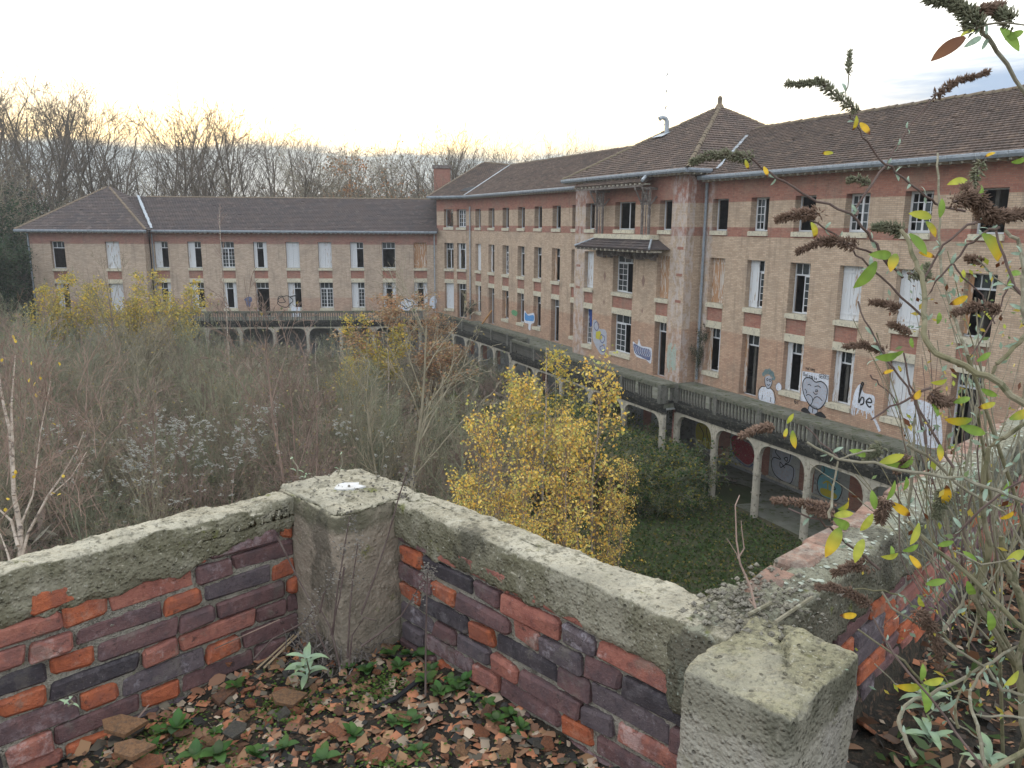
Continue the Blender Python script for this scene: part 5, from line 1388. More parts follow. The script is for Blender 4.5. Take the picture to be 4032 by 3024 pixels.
for i in range(520):
    base = DW.location + Vector((rg.gauss(0, .065), rg.gauss(0, .04), rg.uniform(-.01, .06))); d = Vector((rg.gauss(0, .6), rg.gauss(0, .5), rg.uniform(.1, 1.4))).normalized(); p = base; w = rg.uniform(.001, .0036); g = rg.uniform(.5, 1.2)
    sd = d.cross(Vector((0, 0, 1)));
    if sd.length < .01: continue
    sd.normalize()
    for s_ in range(5):
        q = p + d * rg.uniform(.012, .028); k = len(V); V += [tuple(p - sd * w), tuple(p + sd * w), tuple(q + sd * w), tuple(q - sd * w)]; F.append((k, k + 1, k + 2, k + 3)); C += [(.20 * g, .175 * g, .155 * g)] * 4
        d = (d + Vector((rg.gauss(0, .5), rg.gauss(0, .5), rg.gauss(-.15, .4)))).normalized(); p = q
tag(inst('dead_leaves', np_mesh('dead_leaves', V, F, M['twigc'], C), DW, -DW.location), kind='stuff')
for (p, q, r, lab) in (((1040, 2650), (1195, 2525), .0045, 'pale broken straw stalk lying by the left parapet'), ((1010, 2655), (1160, 2545), .0035, 'thin second straw stalk beside the thicker one')):
    b = MB(); b.tube([floor_at(*p) + Vector((0, 0, .02)), floor_at(*q) + Vector((0, 0, .05))], r, 6); tag(b.build('straw_stalk', M['straw']), lab, 'stalk')
b = MB(); b.tube([floor_at(1660, 2700) + Vector((0, 0, .03)), floor_at(1560, 2770) + Vector((0, 0, .02)), floor_at(1330, 2870) + Vector((0, 0, .015))], [.009, .009, .006], 7); tag(b.build('black_hose', M['black']), 'short black hose half buried in the rubble', 'hose')
b = MB(); b.tube([floor_at(400, 3000), floor_at(620, 2790) + Vector((0, 0, .05)), floor_at(830, 2660) + Vector((0, 0, .1)), at(1100, 2440, 2.3)], [.0035, .003, .0025, .0015], 5); tag(b.build('fallen_branch', M['bark_red']), 'long thin dead stem arching along the left parapet foot', 'stem')
TW = empty('dead_twig', at(2960, 2390, 1.8), 'bare reddish twig sprouting from the corner between the copings', 'twig')
for L, r in (([(2975, 2395), (2955, 2310), (2915, 2220), (2900, 2130), (2895, 1990), (2912, 1950)], .0035), ([(2935, 2270), (2900, 2180), (2862, 2120)], .002), ([(2905, 2200), (2930, 2160), (2920, 2080), (2918, 2050)], .0022), ([(2975, 2390), (2950, 2360), (2990, 2350)], .003)):
    P_ = [at(x, y, 1.95 + .02 * i) for i, (x, y) in enumerate(L)]; b = MB(); b.tube(P_, [r * (1 - .6 * i / (len(P_) - 1)) for i in range(len(P_))], 5); b.build('stem', M['bark_red'], TW)


# ------------------------------------------------------------------ trees and thicket
def tube_np(segs, sides):
    S = np.array(segs, np.float32)
    if len(S) == 0: return np.zeros((0, 3)), np.zeros((0, 4), int)
    p0, p1, r0, r1 = S[:, :3], S[:, 3:6], S[:, 6], S[:, 7]
    d = p1 - p0; d /= np.linalg.norm(d, axis=1, keepdims=True) + 1e-9
    h = np.where(np.abs(d[:, 2:3]) < .9, np.array([[0, 0, 1.]]), np.array([[1., 0, 0]])); a = np.cross(d, h); a /= np.linalg.norm(a, axis=1, keepdims=True) + 1e-9; b = np.cross(d, a)
    ang = 2 * np.pi * np.arange(sides) / sides
    ring = a[:, None, :] * np.cos(ang)[None, :, None] + b[:, None, :] * np.sin(ang)[None, :, None]
    V = np.concatenate([p0[:, None, :] + ring * r0[:, None, None], p1[:, None, :] + ring * r1[:, None, None]], 1).reshape(-1, 3)
    n = len(S); base = (np.arange(n) * 2 * sides)[:, None]; k = np.arange(sides)[None, :]; k2 = (k + 1) % sides
    F = np.stack([base + k, base + k2, base + sides + k2, base + sides + k], 2).reshape(-1, 4)
    return V, F


def branch(rg, p, d, L, r, lvl, par, segs, tips):
    """one limb in short steps, throwing side limbs; par[lvl] = (steps, children, angle, length ratio, wobble, up)"""
    st, nc, ang, lr, wob, up = par[lvl]
    step = L / st; p = p.copy(); d = d.copy()
    start = .3 if lvl == 0 else .15
    kids = sorted(rg.uniform(start, 1) for _ in range(nc)) if lvl + 1 < len(par) else []
    ki = 0
    for i in range(st):
        t = (i + 1) / st; r1 = max(par[-1][6] if len(par[-1]) > 6 else .003, r * (1 - .75 * t / 1.0)) if True else r
        ra = max(.3 * r, r * (1 - .75 * i / st)); rbb = max(.25 * r, r * (1 - .75 * t))
        q = p + d * step; segs.append((*p, *q, ra, rbb, lvl))
        while ki < len(kids) and kids[ki] <= t:
            k = p.lerp(q, rg.random()); ax = Vector((rg.gauss(0, 1), rg.gauss(0, 1), rg.gauss(0, .5))); ax -= ax.project(d)
            if ax.length > .01:
                ax.normalize(); a = R_(ang) * rg.uniform(.7, 1.25); nd = (d * math.cos(a) + ax * math.sin(a)).normalized()
                branch(rg, k, nd, L * lr * (1.15 - .65 * kids[ki]) * rg.uniform(.7, 1.2), ra * .55, lvl + 1, par, segs, tips)
            ki += 1
        p = q; d = (d + Vector((rg.gauss(0, wob), rg.gauss(0, wob), rg.gauss(0, wob) + up))).normalized()
        if lvl >= len(par) - 2: tips.append((p.copy(), lvl))
    tips.append((p.copy(), 9))


P_FOREST = [(9, 11, 36, .52, .06, .06), (6, 5, 38, .50, .10, .07), (4, 4, 38, .55, .14, .06), (3, 0, 0, 0, .18, .04)]
P_SAP = [(7, 14, 30, .45, .05, .03), (4, 5, 32, .5, .12, .06), (3, 3, 35, .6, .15, .05), (2, 0, 0, 0, .2, 0)]
P_BUSH = [(5, 9, 38, .6, .14, .02), (4, 6, 40, .55, .2, .0), (3, 4, 45, .5, .25, 0), (2, 0, 0, 0, .2, 0)]


def make_tree(kind, seed, H, r, par, label, cat, name, bark, leaves=None, stems=1, spread=.2, minr=.004, group=None, lean=0.0):
    rg = random.Random(seed); segs, tips = [], []
    for s in range(stems):
        a = rg.uniform(0, 6.28); sp = spread * (rg.uniform(.3, 1) if stems > 1 else .3)
        d = Vector((math.cos(a) * sp + lean, math.sin(a) * sp, 1)).normalized()
        branch(rg, Vector((math.cos(a) * .1 * (stems > 1), math.sin(a) * .1 * (stems > 1), -.1)), d, H * (1 if s == 0 else rg.uniform(.6, .95)), r * (1 if s == 0 else rg.uniform(.5, .85)), 0, par, segs, tips)
    root = empty(name, (0, 0, 0), label, cat, group)
    A = [s[:6] + (max(s[6], minr), max(s[7], minr)) for s in segs if s[8] == 0]; B = [s[:6] + (max(s[6], minr), max(s[7], minr)) for s in segs if s[8] > 0]
    V, F = tube_np(A, 6); inst('trunk', np_mesh('trunk', V, F, M[bark], smooth=True), root)
    V, F = tube_np(B, 3); inst('branches', np_mesh('branches', V, F, M['bark_red' if bark == 'bark_birch' else bark]), root)
    if leaves:
        n, size, pal, hang, zr = leaves
        P_, cand = [], [t[0] for t in tips if zr[0] * H < t[0].z < zr[1] * H]
        V = np.zeros((n * 4, 3), np.float32); C = np.zeros((n * 4, 3), np.float32)
        for i in range(n):
            t = rg.choice(cand); c = t + Vector((rg.gauss(0, .07), rg.gauss(0, .07), rg.gauss(-.03, .07))) * (size / .07); u = Vector((rg.gauss(0, 1), rg.gauss(0, 1), rg.gauss(0, .6) - hang)).normalized(); w = u.cross(Vector((rg.gauss(0, 1), rg.gauss(0, 1), rg.gauss(0, 1)))).normalized()
            L = size * rg.uniform(.6, 1.2); hf = min(1, max(0, t.z / H)); col = pal[min(len(pal) - 1, int(rg.random() ** 1.0 * len(pal)))]; g = rg.uniform(.75, 1.2)
            V[4 * i:4 * i + 4] = [c, c + u * L * .45 + w * L * .38, c + u * L, c + u * L * .45 - w * L * .38]; C[4 * i:4 * i + 4] = [x * g for x in col]
        inst('foliage', np_mesh('foliage', V, np.arange(n * 4).reshape(-1, 4), M['leaf'], C), root)
    return root


def place(o, p, s=1.0, rz=None, sz=None, label=None):
    o.location = p; o.scale = (s, s, sz or s); o.rotation_euler = (0, 0, RNG.uniform(0, 6.28) if rz is None else rz)
    if label: o['label'] = label
    return o


def gpos(px, depth):
    """ground point seen in the picture column px at this distance ahead"""
    x = (px - 2016) / 3093 * depth; return Vector((x, depth, 0))


# far woodland
gl = 'bare winter trees of the wood beyond the roofs'
FT = [make_tree('f', 100 + i, 24, .24, P_FOREST, 'tall leafless tree standing in the wood behind the buildings', 'tree', 'bare_tree', 'bark_dark', minr=.014, group=gl, lean=(-.05, .04, .0, .07, -.02)[i % 5], stems=(1, 2, 1, 1, 2)[i % 5], spread=.12) for i in range(5)]
tops = [(-300, 400), (0, 415), (250, 400), (330, 400), (420, 440), (530, 560), (640, 500), (800, 470), (940, 500), (1050, 560), (1130, 510), (1240, 600), (1300, 640), (1450, 640), (1580, 600), (1680, 560), (1850, 545), (1950, 620), (2080, 545), (2250, 575), (2400, 640), (3200, 640), (4400, 640)]
rg = random.Random(41); used = 0; n = 0
for i in range(134):
    px = -350 + 2800 * (i % 60 + rg.random()) / 60 if i < 120 else rg.uniform(2500, 4300)
    dep = rg.uniform(84, 98) if i < 60 else rg.uniform(98, 135)
    if px > 2500: dep = rg.uniform(70, 110)
    yt = np.interp(px, [t[0] for t in tops], [t[1] for t in tops]) + (0 if rg.random() < .5 else rg.uniform(10, 110))
    Ht = (888 - yt) / 3093 * dep + EYE
    if px > 2500: Ht = min(Ht, 15)
    o = FT[used] if used < 5 else copy_tree(FT[rg.randrange(5)]); used += 1
    place(o, gpos(px, dep), Ht / (25.5 if px < 1100 else 27))
for (px, dep, s, lab) in ((600, 80, .62, 'a'), (1150, 86, .7, 'b')):
    pass
BT = [make_tree('b', 140 + i, 13, .10, P_BUSH, 'dense twiggy brown understorey tree at the edge of the wood', 'tree', 'bushy_tree', 'bark', minr=.011, stems=4, spread=.35, group='brown understorey trees at the edge of the wood',
                leaves=(900, .18, [(.20, .14, .09), (.17, .145, .09), (.26, .16, .09), (.14, .14, .09)], .3, (.1, 1.1))) for i in range(3)]
for i in range(58):
    px = -300 + 2500 * (i + rg.random()) / 58; dep = rg.uniform(84, 96) if px > -40 else rg.uniform(72, 86)
    hi = 660 if 1150 < px < 1750 else 800 if px > 300 else 740
    o = BT[i] if i < 3 else copy_tree(BT[rg.randrange(3)]); place(o, gpos(px, dep), ((888 - hi - rg.uniform(-40, 60)) / 3093 * dep + EYE) / 13.5)
EV = make_tree('e', 160, 12, .12, P_BUSH, 'dark evergreen tree beside the far left corner of the building', 'tree', 'evergreen_tree', 'bark_dark', minr=.012, stems=5, spread=.25, leaves=(16000, .22, [(.035, .065, .028), (.022, .045, .02), (.05, .085, .035)], .2, (.0, 1.1)), group='dark evergreens at the far left')
for i, (px, dep, H) in enumerate(((60, 86, 15), (20, 76, 11), (-80, 70, 14), (-20, 84, 16), (170, 88, 13), (-180, 62, 12))): place(EV if i == 0 else copy_tree(EV), gpos(px, dep), H / 13)
OT = make_tree('o', 171, 13, .11, P_BUSH, 'tree behind the roof beside the chimney, orange low light painted into its leaves', 'tree', 'orange_lit_tree', 'bark', minr=.014, stems=3, spread=.3, leaves=(2600, .26, [(.62, .30, .12), (.50, .24, .10), (.40, .24, .12)], .3, (.1, 1.1)))  # orange evening light on these crowns is put into the leaf colours
place(OT, gpos(1640, 92), (8.0 / 13 + .75)); o = copy_tree(OT); place(o, gpos(1530, 96), 1.12, label='tree left of the orange-lit one, the same low light painted into its leaves')

# courtyard thicket
SAPL = 'slender leafless sapling in the courtyard thicket'
SAP = [make_tree('s', 200 + i, 5.4, (.05, .04, .055, .042, .04, .06)[i], P_SAP, SAPL, 'sapling', 'bare_sapling', ('bark', 'bark_olive', 'bark', 'bark_olive', 'bark_red', 'bark')[i], minr=.0045, stems=(2, 4, 3, 5, 4, 2)[i], spread=.28, group='bare saplings filling the courtyard',
                 leaves=(260, .07, [(.26, .23, .14), (.18, .19, .10), (.32, .25, .10)], .4, (.15, 1.1))) for i in range(6)]
BUS = [make_tree('u', 230 + i, 2.8, .022, P_BUSH, 'low tangled brown bush in the courtyard thicket', 'bush', 'tangled_bush', ('bark_red', 'bark', 'bark_olive')[i], minr=.005, stems=7, spread=.9, group='tangled bushes in the courtyard',
                 leaves=(1300, .075, [(.156, .169, .085), (.247, .202, .130), (.117, .143, .072), (.286, .221, .143)], .2, (.05, 1.1))) for i in range(3)]
def clear(p, m=5.4):
    q = Vector((p.x, p.y, 0))
    f = lambda P: (q - P.o).dot(P.n)
    return f(FM) < -m and f(FL) < -m and f(FF) < -m
rg = random.Random(53); ns = nb = 0
for i in range(900):
    dep = 22 + 42 * rg.random() ** .9; px = rg.uniform(-250, 2000); p = gpos(px, dep)
    if not clear(p) or ns > 235: continue
    if px > 1500 and dep < 40 and rg.random() < .5: continue
    Hm = EYE - (np.interp(px, [0, 500, 850, 950, 1400, 1550, 1800, 2000], [1200, 1260, 1340, 1430, 1430, 1380, 1500, 1620]) - 888) / 3093 * dep
    H = min(Hm * rg.uniform(.7, 1.0), rg.uniform(3.4, 8.0)) if rg.random() < .95 else min(Hm * 1.15, 9)
    o = SAP[ns] if ns < 6 else copy_tree(SAP[rg.randrange(6)]); place(o, p, max(.5, H / 5.6), sz=max(.5, H / 5.6) * rg.uniform(.95, 1.1)); ns += 1
for i in range(900):
    dep = 19 + 43 * rg.random() ** 1.1; px = rg.uniform(-250, 1950); p = gpos(px, dep)
    if not clear(p) or nb > 190: continue
    o = BUS[nb] if nb < 3 else copy_tree(BUS[rg.randrange(3)]); place(o, p, rg.uniform(.7, 1.35)); nb += 1
# undergrowth mass
rg2 = np.random.default_rng(5)
def undergrowth(name, label, n, region, zmax, size, pal, spiky=0):
    V = np.zeros((n * 4, 3), np.float32); C = np.zeros((n * 4, 3), np.float32); k = 0; pal = np.array(pal)
    while k < n:
        p = region()
        if p is None: continue
        h = zmax * (.35 + .65 * (.5 + .5 * mnoise.noise(Vector((p.x * .35, p.y * .35, 9)))))
        c = np.array([p.x, p.y, .02 + h * rg2.random() ** .8]); u = rg2.normal(size=3); u[2] = u[2] * .6 + (.8 if spiky else 0); u /= np.linalg.norm(u); w = np.cross(u, rg2.normal(size=3)); w /= np.linalg.norm(w) + 1e-6
        L = size * rg2.uniform(.6, 1.4); wd = .12 if spiky else .38
        V[4 * k:4 * k + 4] = [c, c + u * L * .5 + w * L * wd, c + u * L, c + u * L * .5 - w * L * wd]; g = rg2.uniform(.65, 1.25); C[4 * k:4 * k + 4] = pal[rg2.integers(len(pal))] * g; k += 1
    return tag(inst(name, np_mesh(name, V, np.arange(n * 4).reshape(-1, 4), M['leaf'], C)), label, 'undergrowth', kind='stuff')
def reg_thicket():
    p = gpos(rg2.uniform(-250, 2050), 18 + 46 * rg2.random() ** .8); return p if clear(p, 4.6) else None
undergrowth('bramble_thicket', 'grey-green bramble and nettle thicket covering the courtyard floor', 60000, reg_thicket, 1.5, .15, [(.075, .085, .04), (.13, .115, .07), (.06, .08, .038), (.17, .14, .09), (.14, .105, .08), (.085, .12, .05), (.04, .045, .028)])
undergrowth('dry_stems', 'dry upright weed stems mixed through the thicket', 16000, reg_thicket, 2.4, .7, [(.325, .275, .213), (.400, .362, .275), (.250, .225, .175), (.312, .237, .194)], 1)
def reg_right():
    p = gpos(rg2.uniform(1900, 3450), 14 + 26 * rg2.random()); return p if clear(p, 4.2) else None
undergrowth('green_ground_cover', 'green grass and low weeds on the courtyard floor near the arcade', 46000, reg_right, .35, .11, [(.05, .095, .022), (.07, .12, .03), (.04, .07, .02), (.09, .11, .03), (.06, .10, .025), (.05, .09, .02), (.20, .17, .04)])
GB = [make_tree('g', 260 + i, 1.9, .02, P_BUSH, 'green bramble bush beside the arcade columns', 'bush', 'green_bush', 'bark_olive', minr=.004, stems=8, spread=.9, group='green bushes along the arcade', leaves=(2600, .085, [(.05, .10, .03), (.07, .13, .035), (.04, .075, .025), (.16, .18, .04), (.34, .28, .05)], .1, (.0, 1.1))) for i in range(2)]
q = 0
for i in range(300):
    u, v = rg.uniform(-10.5, 9), rg.uniform(-10.5, -4.7)
    if u < -6.8 and (v > -6.5 or rg.random() < .6): continue
    if q > 75: continue
    p = FM(u, v, GZ)
    if p.y < 20: continue
    o = GB[q] if q < 2 else copy_tree(GB[rg.randrange(2)]); s = rg.uniform(.9, 1.7) * (1 if u > -6.3 else .5); place(o, p, s); q += 1
# autumn trees
YL = [(.84, .56, .10), (.88, .66, .16), (.66, .50, .12), (.46, .44, .14), (.76, .44, .10), (.92, .72, .25), (.30, .22, .09), (.50, .50, .14)]
P_YEL = [(9, 26, 24, .24, .035, .03), (5, 5, 26, .5, .09, .07), (3, 3, 32, .6, .15, .03), (2, 0, 0, 0, .2, 0)]
Y = [make_tree('y', 300 + i, 8, .05, P_YEL, 'x', 'tree', 'yellow_birch', 'bark_birch', minr=.0035, stems=(1, 2, 1)[i], spread=.14, leaves=(1750, .105, YL, .9, (.08, 1.1))) for i in range(3)]
ysp = [(2380, 20.5, 8.1, 0, 'tallest yellow birch with its pointed crown before the pavilion balustrade'), (2000, 19.5, 7.1, 1, 'broad yellow birch left in the golden clump'), (2110, 18.0, 6.0, 2, 'low yellow birch in the middle of the golden clump'), (2230, 21.0, 6.6, 1, 'yellow birch behind the middle of the golden clump'),
       (1850, 17.5, 5.4, 2, 'small orange-yellow birch at the left edge of the golden clump'), (2330, 17.0, 5.3, 0, 'yellow birch at the front right of the golden clump'), (2470, 22.5, 4.9, 2, 'sparse yellow birch at the right edge of the golden clump'), (1990, 16.5, 4.9, 0, 'lowest yellow birch just behind the parapet'), (2210, 16.2, 4.6, 1, 'short yellow birch directly behind the coping of the middle parapet'),
       (1890, 20.5, 6.6, 0, 'slim yellow birch spire at the left of the golden clump'), (2065, 21.5, 7.4, 2, 'slim yellow birch spire left of the golden clump centre'), (2290, 19.0, 6.9, 2, 'slim yellow birch beside the tallest one'), (2440, 20.0, 4.8, 1, 'yellow birch low at the right of the tallest one'), (1765, 18.6, 5.6, 0, 'small yellow birch at the far left of the golden clump'), (2130, 17.2, 5.0, 2, 'low golden birch in front of the clump centre'), (1960, 18.3, 5.4, 1, 'golden birch in the left half of the clump')]
for i, (px, dep, H, k, lab) in enumerate(ysp):
    o = Y[k] if [s[3] for s in ysp].index(k) == i else copy_tree(Y[k]); place(o, gpos(px, dep), H / 8, i * 2.1, label=lab)
    o.scale = (H / 8 * .98, H / 8 * .98, H / 8 * 1.02)
OR = make_tree('r', 321, 7, .06, P_BUSH, 'rust-orange tree in front of the inner corner of the building', 'tree', 'orange_tree', 'bark', minr=.005, stems=2, spread=.15, leaves=(5600, .13, [(.46, .25, .13), (.38, .22, .12), (.48, .33, .16), (.30, .22, .13)], .5, (.1, 1.1)))
place(OR, gpos(1745, 47), 1.08, 1.0); OR.scale = (1.5, 1.5, 1.05); o = copy_tree(OR); place(o, gpos(1790, 53), .82, label='smaller rust-orange tree nearer the arcade corner')
YO = make_tree('q', 333, 6, .05, P_SAP, 'olive-yellow leafy tree left of the rust-orange one', 'tree', 'yellowing_tree', 'bark_olive', minr=.005, stems=3, spread=.25, leaves=(4200, .14, [(.58, .46, .09), (.42, .38, .10), (.70, .48, .09)], .5, (.2, 1.1)))
for i, (px, dep, H, lab) in enumerate(((1470, 47, 6.6, 'olive-yellow leafy tree left of the rust-orange one'), (650, 59, 8.3, 'olive-yellow tree in front of the far two-storey wing'), (560, 60, 6.6, 'golden bush-like tree beside the olive-yellow one'), (120, 60, 7.2, 'golden tree at the far left corner of the building'), (250, 61, 8.0, 'yellow-leaved tree before the left end of the far wing'), (430, 60, 7.4, 'thin yellow-leaved tree before the far corner pavilion'), (1330, 44, 4.6, 'low olive-yellow tree below the far balustrade'), (2170, 31, 6.7, 'sparse copper birch against the balustrade of the pavilion'))):
    o = YO if i == 0 else copy_tree(YO); place(o, gpos(px, dep), H / 6.2, label=lab)
TB = make_tree('t', 351, 13, .055, [(12, 14, 25, .12, .03, .04), (4, 4, 30, .5, .1, .05), (2, 0, 0, 0, .2, 0)], 'tall thin pale birch rising above the far roof line', 'tree', 'bare_birch', 'bark_birch', minr=.008, spread=.04)
place(TB, gpos(857, 44), 1.02)
for (px, dep, H, lab) in ((1505, 36, 7.2, 'pale bare birch standing before the rust-orange tree'), (1210, 40, 6.5, 'pale bare birch left of the middle of the thicket'), (2140, 26, 8.4, 'pale thin bare birch in front of the arcade')):
    o = copy_tree(TB); place(o, gpos(px, dep), H / 13.2, label=lab); o.scale = (H / 13.2 * 1.6, H / 13.2 * 1.6, H / 13.2)
# near white birch at the left edge
NB = empty('white_birch', at(60, 2300, 9) * 1.0, 'pale many-stemmed birch with reddish twigs close behind the left parapet', 'tree'); 
rg = random.Random(9)
def cam_branch(pts, d, r): return [at(x, y, dd) for (x, y), dd in zip(pts, np.linspace(d[0], d[1], len(pts)))]
for L, r in (([(85, 2250), (80, 2080), (55, 1950), (40, 1700), (15, 1600), (-10, 1450)], .05), ([(70, 2150), (45, 2050), (0, 2010), (-40, 1960)], .028), ([(85, 2060), (130, 1950), (160, 1700), (200, 1500)], .018), ([(85, 2200), (110, 2100), (190, 1950), (240, 1880), (300, 1780), (330, 1700)], .026), ([(55, 1950), (50, 1750), (45, 1600), (60, 1400)], .03), ([(200, 1950), (280, 1880), (340, 1780)], .014), ([(60, 2300), (30, 2180), (0, 2100)], .025)):
    r *= .72; P_ = cam_branch(L, (9, 9.6), r); b = MB(); b.tube(P_, [r * (1 - .7 * i / (len(P_) - 1)) for i in range(len(P_))], 8); b.build('stem', M['bark_birch'], NB)
b_ = at(85, 2250, 9); b = MB(); b.tube([Vector((b_.x + .5, b_.y + .3, -.1)), Vector((b_.x + .25, b_.y + .1, b_.z * .5)), b_ + Vector((0, 0, -.02)), b_ + Vector((0, 0, .1))], [.11, .085, .052, .045], 10); b.build('trunk', M['bark_birch'], NB)
sg, tp = [], []
for i in range(85):
    c = at(rg.uniform(-60, 420), rg.uniform(1500, 2150), rg.uniform(8.6, 10.5)); branch(rg, c, Vector((rg.gauss(0, .5), rg.gauss(0, .4), 1)).normalized(), rg.uniform(.6, 1.4), .006, 0, [(5, 6, 32, .5, .1, .02), (3, 3, 35, .5, .15, 0), (2, 0, 0, 0, .2, 0)], sg, tp)
V, F = tube_np([s[:6] + (max(s[6], .0025), max(s[7], .002)) for s in sg], 3); inst('twigs', np_mesh('twigs', V, F, M['bark_red']), NB, -NB.location)
ly = [(50, 1320), (57, 1335), (88, 1412), (125, 1423), (230, 1425), (118, 1490), (155, 1482), (140, 1505), (162, 1540), (138, 1550), (205, 1665), (245, 1870), (60, 1850), (70, 1860), (55, 1870), (10, 1410), (30, 1960), (20, 2000), (210, 1940), (240, 1945)]
lm = leaf_mesh('leaf', .05, .04, .3, .2, (.75, .55, .08), (.70, .50, .08), n=4, rgx=rg)
for x, y in ly: inst('leaf', lm, NB, at(x, y, 9) - NB.location, (rg.uniform(-1, 1), rg.uniform(.5, 2), rg.uniform(0, 6.28)))
# old man's beard: white fluffy seed heads over the bushes
V, F, C = [], [], []
for (cx, cy, sx, sy, n, dep) in ((560, 1770, 60, 45, 55, 27), (690, 1680, 80, 40, 80, 29), (760, 1760, 70, 60, 60, 27), (520, 1830, 30, 40, 30, 26), (980, 1700, 35, 50, 45, 28), (1050, 1620, 25, 25, 25, 30), (960, 1760, 40, 40, 30, 27), (1340, 1690, 25, 30, 22, 27), (230, 1720, 60, 60, 22, 24), (620, 1900, 140, 60, 34, 23), (1500, 1760, 60, 60, 10, 27), (420, 1310, 180, 20, 60, 56), (850, 1880, 140, 80, 22, 23), (310, 1870, 60, 50, 14, 22)):
    for i in range(n):
        c = at(rg.gauss(cx, sx), rg.gauss(cy, sy), dep * (.86 if dep < 40 else .97) + rg.uniform(-.6, .6))
        for j in range(9):
            p = c + Vector((rg.gauss(0, .03), rg.gauss(0, .03), rg.gauss(0, .022))); r = rg.uniform(.016, .034); k = len(V); V += [(p.x - r, p.y, p.z), (p.x, p.y - r, p.z + r * .7), (p.x + r, p.y, p.z), (p.x, p.y + r, p.z - r * .7)]; F.append((k, k + 1, k + 2, k + 3)); g = rg.uniform(.6, 1); C += [(.70 * g, .70 * g, .66 * g)] * 4
tag(inst('clematis_seed_heads', np_mesh('clematis_seed_heads', V, F, M['leaf'], C)), 'white fluffy clematis seed heads draped over the thicket', 'seed heads', kind='stuff')
IV = make_tree('i', 371, 3.2, .02, P_BUSH, 'dark ivy climbing in the corner beside the pavilion', 'climber', 'ivy', 'bark', stems=3, spread=.1, leaves=(2200, .10, [(.02, .035, .015), (.03, .05, .02)], .1, (0, 1.2)))
IV.location = FM(.25, -.35, -8.3); IV.scale = (.35, .35, .9); o = copy_tree(IV); o.location = FM(-1.6, -3.4, GZ); o.scale = (.45, .45, 1.0); o['label'] = 'dark ivy growing up behind the corner column of the arcade'
o = copy_tree(IV); o.location = FM(31.2, -.6, -8.3); o.scale = (.5, .5, .5); o['label'] = 'dark bush on the terrace at the inner corner'


